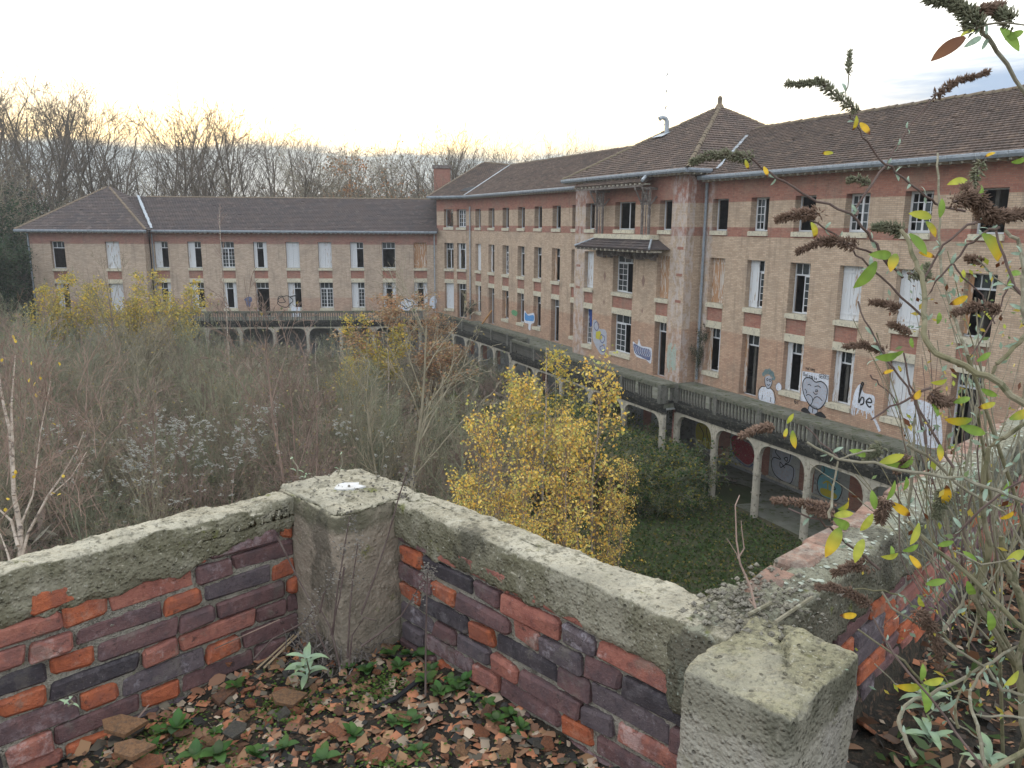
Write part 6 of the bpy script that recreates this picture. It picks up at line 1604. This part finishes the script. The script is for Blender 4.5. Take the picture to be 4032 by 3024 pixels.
# ------------------------------------------------------------------ the buddleia in the foreground
BU = empty('buddleia_bush', AB(2.3, -.3, -1.72), 'overgrown buddleia with yellowing leaves and dry brown flower heads at the right', 'shrub')
OV = 4032 / 2212
def ov(L, d0, d1): return [at(x * OV, y * OV, d) for (x, y), d in zip(L, np.linspace(d0, d1, len(L)))]
stems = [
 ([(2240, 240), (2212, 203), (2154, 107), (2122, 67), (2104, 42)], 1.30, 1.22, .0042, 's'), ([(2020, 208), (1973, 263), (1936, 315), (1901, 372), (1851, 451), (1849, 466)], 1.75, 1.62, .0028, 'd'),
 ([(1834, 246), (1851, 273), (1874, 305), (1901, 345), (1936, 370), (1985, 411), (2020, 441), (2085, 456)], 1.6, 1.7, .0028, 'd'), ([(1620, 340), (1663, 371), (1713, 404), (1762, 433), (1837, 461), (1876, 503), (1899, 540), (1925, 580)], 1.55, 1.6, .0032, 'd'),
 ([(1750, 475), (1799, 505), (1842, 530), (1886, 548), (1911, 555), (1950, 600)], 1.5, 1.6, .0027, 'd'), ([(1845, 545), (1861, 560), (1923, 615), (1993, 686), (1998, 700)], 1.45, 1.5, .0026, 'd'),
 ([(1948, 498), (1966, 530), (1980, 567), (1993, 605), (1995, 679), (1993, 721), (2023, 766), (2065, 785), (2134, 812), (2212, 872), (2290, 930)], 1.45, 1.2, .0060, 'o'),
 ([(2139, 810), (2152, 782), (2184, 755), (2212, 728), (2250, 690)], 1.3, 1.3, .0046, 'o'), ([(1993, 605), (2035, 530), (2090, 486), (2140, 470)], 1.5, 1.5, .0030, 'd'), ([(1998, 644), (2035, 592), (2090, 530), (2129, 498), (2160, 490)], 1.5, 1.45, .0027, 'd'),
 ([(2149, 503), (2169, 555), (2189, 617), (2240, 680)], 1.3, 1.25, .003, 'd'), ([(2174, 500), (2206, 528), (2208, 600), (2215, 700)], 1.25, 1.2, .0045, 's'), ([(2025, 330), (2025, 357), (2028, 431), (2030, 505), (2035, 592), (2050, 654), (2070, 714), (2090, 768)], 1.75, 1.5, .0034, 's'),
 ([(1854, 654), (1876, 711), (1906, 758), (1911, 770), (1961, 837), (1978, 874), (2010, 930), (2060, 1010)], 1.5, 1.45, .0026, 'd'), ([(1951, 760), (1968, 832), (1980, 874), (2000, 960)], 1.45, 1.45, .0025, 'd'),
 ([(1740, 955), (1812, 993), (1886, 1001), (1973, 1020), (2080, 1035), (2159, 1065), (2212, 1085), (2280, 1120)], 1.4, 1.25, .0036, 's'), ([(1809, 996), (1797, 1085), (1792, 1120)], 1.4, 1.38, .0028, 's'), ([(1812, 993), (1850, 978), (1895, 972)], 1.42, 1.45, .0024, 's'), ([(1740, 925), (1790, 970), (1812, 993)], 1.42, 1.4, .0018, 'd'),
 ([(1975, 900), (1975, 949), (1968, 1023), (1958, 1124), (2011, 1180), (2098, 1246), (2125, 1300)], 1.55, 1.5, .0042, 's'), ([(2212, 913), (2170, 942), (2138, 966), (2122, 1048), (2117, 1077), (2130, 1130), (2138, 1180), (2125, 1236), (2102, 1290)], 1.35, 1.5, .0055, 'o'),
 ([(2280, 985), (2212, 1035), (2119, 1103), (2060, 1160)], 1.3, 1.4, .0026, 'd'), ([(2162, 1161), (2178, 1220), (2196, 1262), (2215, 1340)], 1.5, 1.5, .0075, 'o'), ([(1960, 1130), (2001, 1165), (2096, 1248), (2194, 1344), (2260, 1400)], 1.5, 1.45, .0056, 'o'),
 ([(2270, 1350), (2212, 1388), (2143, 1427), (2060, 1480), (1974, 1513), (1950, 1528), (1941, 1561), (1959, 1605), (1977, 1638)], 1.6, 1.35, .0042, 's'), ([(2143, 1433), (2114, 1460), (2093, 1492), (2099, 1534), (2117, 1582), (2129, 1656)], 1.5, 1.35, .0036, 's'), ([(2108, 1546), (2160, 1550), (2230, 1549)], 1.42, 1.42, .0026, 's'),
 ([(1908, 1278), (1926, 1314), (1980, 1346), (2069, 1403), (2135, 1448), (2164, 1492), (2212, 1501), (2270, 1510)], 1.55, 1.5, .0036, 's'), ([(1843, 1272), (1911, 1275), (1950, 1290), (2016, 1349), (2069, 1403)], 1.6, 1.55, .0022, 'o'), ([(1885, 1332), (1932, 1415), (2039, 1549), (2120, 1653), (2150, 1700)], 1.45, 1.3, .0028, 'd'),
 ([(2099, 1251), (2075, 1308), (2039, 1361)], 1.5, 1.5, .0038, 's'), ([(2137, 1150), (2131, 1219), (2102, 1251)], 1.5, 1.5, .006, 'o'), ([(2164, 1165), (2170, 1224), (2194, 1269), (2240, 1330)], 1.5, 1.5, .007, 'o'),
 ([(2040, 1000), (2000, 1040), (1930, 1000), (1890, 980)], 1.5, 1.55, .002, 's'), ([(2212, 1180), (2170, 1110), (2090, 1060), (2020, 1000), (1960, 960)], 1.45, 1.5, .0034, 's'), ([(2125, 1300), (2110, 1250), (2085, 1150), (2075, 1060), (2095, 960), (2110, 880)], 1.5, 1.5, .003, 's'), ([(2196, 1262), (2150, 1180), (2140, 1100), (2170, 1020), (2230, 960)], 1.5, 1.5, .003, 's'),
 ([(2090, 1340), (2060, 1200), (2040, 1100), (2060, 1010)], 1.5, 1.5, .0024, 's'), ([(1700, 1100), (1770, 1125), (1790, 1140), (1850, 1190), (1900, 1230)], 1.45, 1.5, .0026, 'd'), ([(2150, 700), (2120, 640), (2080, 600), (2060, 570)], 1.4, 1.4, .0018, 'd'), ([(2212, 640), (2150, 600), (2110, 560)], 1.35, 1.35, .0016, 's'), ([(2095, 770), (2140, 700), (2170, 640), (2180, 600)], 1.5, 1.5, .002, 'd'),
 ([(1940, 870), (1900, 830), (1880, 810)], 1.5, 1.5, .0016, 'd'), ([(1824, 215), (1830, 190), (1834, 155)], 1.6, 1.6, .0013, 's'), ([(2240, 60), (2150, 48), (2110, 60)], 1.2, 1.22, .002, 's'), ([(2250, 1240), (2190, 1210), (2120, 1220), (2060, 1190)], 1.4, 1.45, .002, 's'),
 ([(2260, 1600), (2150, 1660), (2100, 1700)], 1.3, 1.3, .006, 'o'), ([(2230, 1290), (2200, 1420), (2210, 1560), (2240, 1700)], 1.55, 1.55, .008, 'o'), ([(1880, 905), (1925, 880), (1975, 855), (2010, 838)], 1.45, 1.45, .0026, 'd')]
_r = random.Random(88)
for _i in range(78):
    x0, y0 = _r.uniform(2010, 2200), _r.uniform(1150, 1420); x1 = x0 + _r.gauss(-30, 110); y1 = y0 - _r.uniform(200, 640); dd = _r.uniform(1.45, 2.2); xm = (x0 + x1) / 2 + _r.gauss(0, 35); ym = (y0 + y1) / 2 + _r.uniform(0, 60)
    if x1 < 1830 and y1 < 900: continue
    stems.append(([(x0, y0), ((x0 + xm) / 2 + _r.gauss(0, 8), (y0 + ym) / 2 + 12), (xm, ym), ((x1 + xm) / 2 + _r.gauss(0, 8), (y1 + ym) / 2), (x1, y1)][::-1], dd, dd, _r.choice((.0010, .0013, .0018, .0026)), _r.choice('ssdo')))
for _i in range(14):
    x0, y0 = _r.uniform(1990, 2200), _r.uniform(1300, 1640); x1 = x0 + _r.uniform(-160, 120); y1 = y0 + _r.uniform(-160, 60); dd = _r.uniform(1.45, 1.9)
    stems.append(([(x1, y1), ((x0 + x1) / 2 + _r.gauss(0, 12), (y0 + y1) / 2 + _r.gauss(0, 12)), (x0, y0)], dd, dd, _r.choice((.0014, .002, .003)), _r.choice('sso')))
root_stems = [(L[-1], d1, r) for L, d0, d1, r, c in stems[:52] if r >= .0028 and L[-1][0] > 2040 and L[-1][1] > 750]
mk = {'s': 'bud_stem', 'd': 'bud_dark', 'o': 'bud_olive'}
lvs = {}
rg = random.Random(19)
def lproto(kind, v):
    k = (kind, v)
    if k not in lvs:
        c0, c1, tip = {'g': (GREEN, (.22, .33, .06), None), 'gy': (GREEN, YEL, (.55, .36, .03)), 'y': (YG, YEL, BRN), 'yb': (YEL, (.6, .35, .03), BRN), 's': (SIL, (.33, .42, .33), None), 'b': (BRN, (.2, .09, .04), None), 'yg': (YG, (.45, .44, .06), None)}[kind]
        lvs[k] = leaf_mesh('leaf', 1.0, {'s': .30, 'b': .3}.get(kind, .36), .4 + .5 * v, .25, c0, c1, tip, n=7, rgx=random.Random(v * 7 + len(kind)))
    return lvs[k]
camR = cam.rotation_quaternion.to_matrix()
def put_leaf(p, ang, L, kind, tilt=0.0, roll=None):
    """leaf at p pointing at ang (picture plane, 0 right, 90 up), seen mostly flat"""
    d = camR @ Vector((math.cos(R_(ang)), math.sin(R_(ang)), tilt)); d.normalize(); nrm = camR @ Vector((rg.gauss(0, .35), rg.gauss(0, .35), 1)); nrm = (nrm - d * nrm.dot(d)).normalized()
    if roll: nrm = (Matrix.Rotation(roll, 3, d) @ nrm)
    y = nrm.cross(d); m = Matrix((d, y, nrm)).transposed(); o = inst('leaf', lproto(kind, rg.randrange(3)), BU, p - BU.location); o.rotation_euler = m.to_euler(); o.scale = (L, L, L)
nl = 0
for L, d0, d1, r, c in stems:
    P_ = ov(L, d0, d1); fine = []
    for i in range(len(P_) - 1):
        for k in range(3): fine.append(P_[i].lerp(P_[i + 1], k / 3) + Vector((rg.gauss(0, .0016), rg.gauss(0, .0016), rg.gauss(0, .0016))))
    fine.append(P_[-1]); b = MB(); n = len(fine); taper = .35 if r < .004 else .15
    thin_first = r < .01
    b.tube(fine, [r * ((.62 + .38 * i / (n - 1))) for i in range(n)], 7); b.build('stem', M[mk[c]], BU)
    if r < .006:
        for i in range(2, n - 1, 2):                               # small silvery leaf pairs at the nodes
            if rg.random() < .38 and nl < 240:
                for s in (0, 1): put_leaf(fine[i], rg.uniform(20, 160) + s * 150, rg.uniform(.012, .026), 's', rg.uniform(-.5, .5), rg.uniform(-1, 1)); nl += 1
big = [(1893, 565, 235, 78, 'g'), (1935, 548, 250, 62, 'gy'), (1965, 505, 300, 62, 'g'), (1752, 480, 290, 42, 'y'), (2030, 470, 85, 44, 'g'), (2000, 478, 300, 44, 'gy'), (2012, 470, 170, 55, 'yg'), (2122, 505, 310, 88, 'gy'), (1985, 545, 335, 36, 'yb'), (1925, 552, 180, 60, 'g'), (2025, 700, 80, 30, 'g'), (1940, 765, 190, 55, 'g'), (1921, 768, 15, 40, 'g'), (2090, 640, 200, 48, 'yb'), (2075, 610, 75, 32, 'yg'), (2140, 690, 110, 45, 'yg'),
       (1968, 730, 270, 26, 'g'), (1930, 800, 200, 26, 'yb'), (1940, 790, 300, 18, 'y'), (1700, 925, 250, 26, 'y'), (1712, 930, 285, 42, 'gy'), (1700, 915, 60, 28, 'yg'), (1990, 845, 200, 50, 'yb'), (2025, 900, 100, 38, 'g'), (2180, 905, 20, 60, 'gy'), (2100, 905, 190, 60, 'gy'), (2075, 920, 340, 60, 'g'), (1870, 985, 160, 46, 'g'), (1900, 1000, 20, 55, 'yg'), (1910, 1005, 0, 50, 'g'), (1945, 1010, 40, 42, 'g'), (1958, 1030, 265, 34, 'g'),
       (2030, 960, 260, 42, 'gy'), (2040, 1090, 100, 60, 'yb'), (1890, 1100, 100, 45, 'g'), (1915, 1080, 60, 52, 'g'), (1885, 1110, 240, 50, 'yg'), (1810, 1100, 20, 55, 'gy'), (1800, 1115, 10, 48, 'yg'), (1800, 1120, 330, 60, 'g'), (1815, 1140, 235, 80, 'gy'), (1865, 1165, 240, 60, 'yg'), (1985, 1130, 240, 55, 'yg'), (1925, 1085, 330, 55, 'yb'), (1925, 1205, 80, 30, 'g'), (1940, 1195, 200, 42, 'yg'), (1965, 1200, 300, 40, 'yb'), (1950, 1190, 20, 40, 'g'),
       (2000, 1262, 15, 45, 'g'), (1985, 1290, 300, 35, 'yg'), (1850, 1328, 180, 42, 'yb'), (2090, 1255, 300, 50, 'g'), (2135, 1320, 280, 55, 'g'), (2212, 1190, 200, 60, 'yg'), (2200, 1450, 200, 60, 'yg'), (1995, 1480, 190, 60, 'gy'), (1990, 1480, 275, 65, 'g'), (1990, 1470, 85, 40, 'g'), (1995, 1475, 10, 50, 'yg'), (2085, 80, 215, 100, 'b'), (2110, 65, 190, 40, 'yg'), (2160, 60, 310, 70, 'g'), (2120, 80, 210, 48, 's'), (2170, 85, 20, 45, 'g'), (2065, 1510, 220, 60, 's'),
       (2100, 395, 60, 40, 'g'), (2120, 400, 250, 50, 'g'), (2090, 390, 190, 50, 'yg'), (2185, 350, 10, 40, 'g'), (2150, 330, 200, 25, 'yb'), (1800, 330, 180, 26, 'y'), (1610, 345, 290, 24, 'y'), (1650, 360, 280, 30, 'yb'), (1858, 265, 300, 40, 'yb'), (1850, 250, 270, 34, 'y'), (2205, 590, 190, 40, 'g'), (2190, 600, 240, 30, 'g'), (2110, 780, 30, 40, 'g'), (2150, 870, 200, 40, 'y'), (2060, 870, 20, 40, 'g'), (2045, 820, 200, 38, 'yg'), (2120, 840, 330, 40, 'g'), (2180, 1040, 250, 40, 'g'), (2160, 1120, 30, 40, 'yb'), (2060, 1170, 200, 36, 'g'), (2110, 1215, 140, 40, 'g')]
for (x, y, a, L, kd) in big:
    d = 1.45; put_leaf(at(x * OV, y * OV, d), a, L * OV / FPX * d * .95, kd, rg.uniform(-.35, .35)); nl += 1
while nl < 296:
    x, y = rg.uniform(1880, 2230), rg.uniform(640, 1640); d = rg.uniform(1.35, 1.9)
    put_leaf(at(x * OV, y * OV, d), rg.uniform(0, 360), rg.uniform(.02, .045), rg.choice(('g', 'g', 'yg', 's', 's', 'gy', 'b', 'y')), rg.uniform(-.6, .6), rg.uniform(-.8, .8)); nl += 1
for (x, y), d, r in root_stems:                                    # limbs carried down to the stool
    e = at(x * OV, y * OV, d); g = BU.location + Vector((rg.uniform(-.1, .1), rg.uniform(-.1, .1), 0)); m = e.lerp(g, .5) + Vector((rg.uniform(0, .12), rg.uniform(-.08, .08), rg.uniform(-.02, .1)))
    b = MB(); b.tube([e, e.lerp(m, .5) + Vector((.01, 0, .02)), m, m.lerp(g, .5), g], [r * 1.0, r * 1.15, r * 1.3, r * 1.5, r * 1.8], 7); b.build('stem', M['bud_olive'], BU)
V, F, C = [], [], []
for i in range(520):
    x, y = rg.gauss(2090, 85), rg.uniform(560, 1560); p = at(min(x, 2260) * OV, y * OV, rg.uniform(1.4, 2.1)); u = Vector((rg.gauss(0, 1), rg.gauss(0, 1), rg.gauss(0, 1))).normalized(); w = u.cross(Vector((rg.random(), 1, rg.random()))).normalized(); L = rg.uniform(.008, .024); k = len(V)
    V += [tuple(p), tuple(p + u * L * .5 + w * L * .22), tuple(p + u * L), tuple(p + u * L * .5 - w * L * .22)]; F.append((k, k + 1, k + 2, k + 3)); C += [rg.choice((SIL, SIL, (.34, .42, .32), YG, (.20, .27, .12), BRN, (.5, .4, .08)))] * 4
tag(inst('small_leaves', np_mesh('small_leaves', V, F, M['leaf2'], C), BU, -BU.location), kind='stuff')
def panicle(L, d, w, kind, n):
    P_ = ov(L, d, d * 1.01); V, F = [], []; b = MB(); b.tube(P_, [.0022] * len(P_), 5)
    tot = len(P_) - 1
    for i in range(int(n * 1.5)):
        t = rg.random() ** .85; s = min(int(t * tot), tot - 1); f = t * tot - s; c = P_[s].lerp(P_[s + 1], f); ax = (P_[s + 1] - P_[s]).normalized()
        wd = w * .74 * (1 - .6 * t) * (1 + .5 * mnoise.noise(Vector((t * 9, d * 7, len(L))))) * (.75 + .5 * abs(math.sin(t * 23 + d)))
        o = Vector((rg.gauss(0, 1), rg.gauss(0, 1), rg.gauss(0, 1))); o -= o.project(ax) * .6; o.normalize(); q = c + o * wd * rg.random() ** .5; dd = (o + ax * .5).normalized(); h = rg.uniform(.005, .0095); s2 = dd.cross(Vector((rg.random(), rg.random(), 1))).normalized() * rg.uniform(.0011, .0024); s3 = dd.cross(s2).normalized() * s2.length
        k = len(V); V += [tuple(q - dd * h * .5), tuple(q + s2), tuple(q + s3), tuple(q - s2), tuple(q - s3), tuple(q + dd * h)]; F += [(k, k + 1, k + 2), (k, k + 2, k + 3), (k, k + 3, k + 4), (k, k + 4, k + 1), (k + 5, k + 2, k + 1), (k + 5, k + 3, k + 2), (k + 5, k + 4, k + 3), (k + 5, k + 1, k + 4)]
    fh = inst('flower_head', np_mesh('flower_head', V, F, M[kind]), BU, -BU.location); b.build('stalk', M['bud_dark'], fh)
for (L, d, w, kd, n) in (([(1625, 343), (1580, 335), (1530, 335), (1493, 352)], 1.55, .016, 'pan_green', 420), ([(1852, 240), (1812, 211), (1770, 176), (1740, 180), (1696, 182)], 1.6, .014, 'pan_green', 460), ([(1833, 158), (1836, 108)], 1.6, .007, 'pan_green', 90), ([(2020, 207), (2060, 178), (2137, 155)], 1.7, .014, 'pan_brown', 330),
    ([(2112, 62), (2085, 25), (2060, 5), (2000, -3)], 1.22, .020, 'pan_green', 620), ([(2112, 27), (2140, 18), (2168, 13)], 1.22, .013, 'pan_brown', 260), ([(2185, 45), (2165, 32), (2150, 25)], 1.22, .017, 'pan_green', 260), ([(1765, 462), (1720, 462), (1675, 476)], 1.5, .015, 'pan_brown', 420), ([(1850, 530), (1800, 520), (1770, 522), (1721, 545)], 1.5, .014, 'pan_brown', 420), ([(1950, 500), (1915, 490), (1886, 490)], 1.48, .014, 'pan_green', 380),
    ([(2060, 435), (2110, 425), (2140, 470), (2180, 465), (2230, 460)], 1.3, .020, 'pan_brown', 900), ([(2135, 480), (2110, 440), (2085, 400)], 1.32, .018, 'pan_brown', 420), ([(2122, 565), (2100, 560), (2085, 556)], 1.5, .009, 'pan_brown', 130), ([(1940, 668), (1915, 655), (1879, 653)], 1.5, .010, 'pan_brown', 220), ([(2160, 672), (2110, 660), (2062, 676)], 1.4, .013, 'pan_brown', 380), ([(1966, 722), (1940, 705), (1918, 700)], 1.5, .008, 'pan_brown', 160),
    ([(1910, 758), (1870, 745), (1822, 748)], 1.5, .010, 'pan_brown', 240), ([(1668, 922), (1640, 925), (1600, 943)], 1.4, .011, 'pan_brown', 260), ([(1905, 965), (1885, 975), (1870, 995)], 1.45, .014, 'pan_green', 220), ([(1965, 985), (1950, 1005), (1935, 1020)], 1.45, .012, 'pan_brown', 160), ([(2010, 850), (2035, 870), (2060, 865)], 1.45, .016, 'pan_brown', 320), ([(1800, 1100), (1755, 1090), (1700, 1082), (1668, 1080)], 1.45, .011, 'pan_brown', 280), ([(1800, 1115), (1770, 1105), (1745, 1102)], 1.45, .012, 'pan_brown', 200),
    ([(1915, 1080), (1905, 1105), (1900, 1130)], 1.45, .018, 'pan_brown', 260), ([(2040, 1065), (2030, 1090), (2022, 1120)], 1.45, .018, 'pan_green', 320), ([(1880, 1310), (1843, 1284), (1800, 1268), (1763, 1268)], 1.5, .012, 'pan_brown', 420), ([(1980, 1325), (2010, 1350), (2027, 1400), (2030, 1446)], 1.5, .017, 'pan_brown', 520), ([(1870, 1220), (1840, 1222), (1800, 1240)], 1.55, .018, 'pan_brown', 300), ([(2120, 350), (2100, 400), (2085, 420)], 1.35, .014, 'pan_green', 220), ([(1960, 590), (2000, 600), (2005, 570)], 1.55, .013, 'pan_green', 200), ([(1880, 400), (1850, 385), (1830, 390)], 1.7, .012, 'pan_green', 140)):
    panicle(L, d, w, kd, n)


# ------------------------------------------------------------------ evening haze: one closed box of thin air round everything
b = MB(); b.box(lambda u, v, z: Vector((u, v, z)), (-620, -620, -1.05), (620, 620, 36))
m_, t_ = newmat('haze_air'); v_ = t_.n('ShaderNodeVolumePrincipled'); v_.inputs['Color'].default_value = (.93, .95, 1, 1); v_.inputs['Density'].default_value = .0006; v_.inputs['Anisotropy'].default_value = .2
o_ = t_.n('ShaderNodeOutputMaterial'); t_.l(v_.outputs[0], o_.inputs['Volume'])
tag(b.build('haze', m_), kind='stuff')
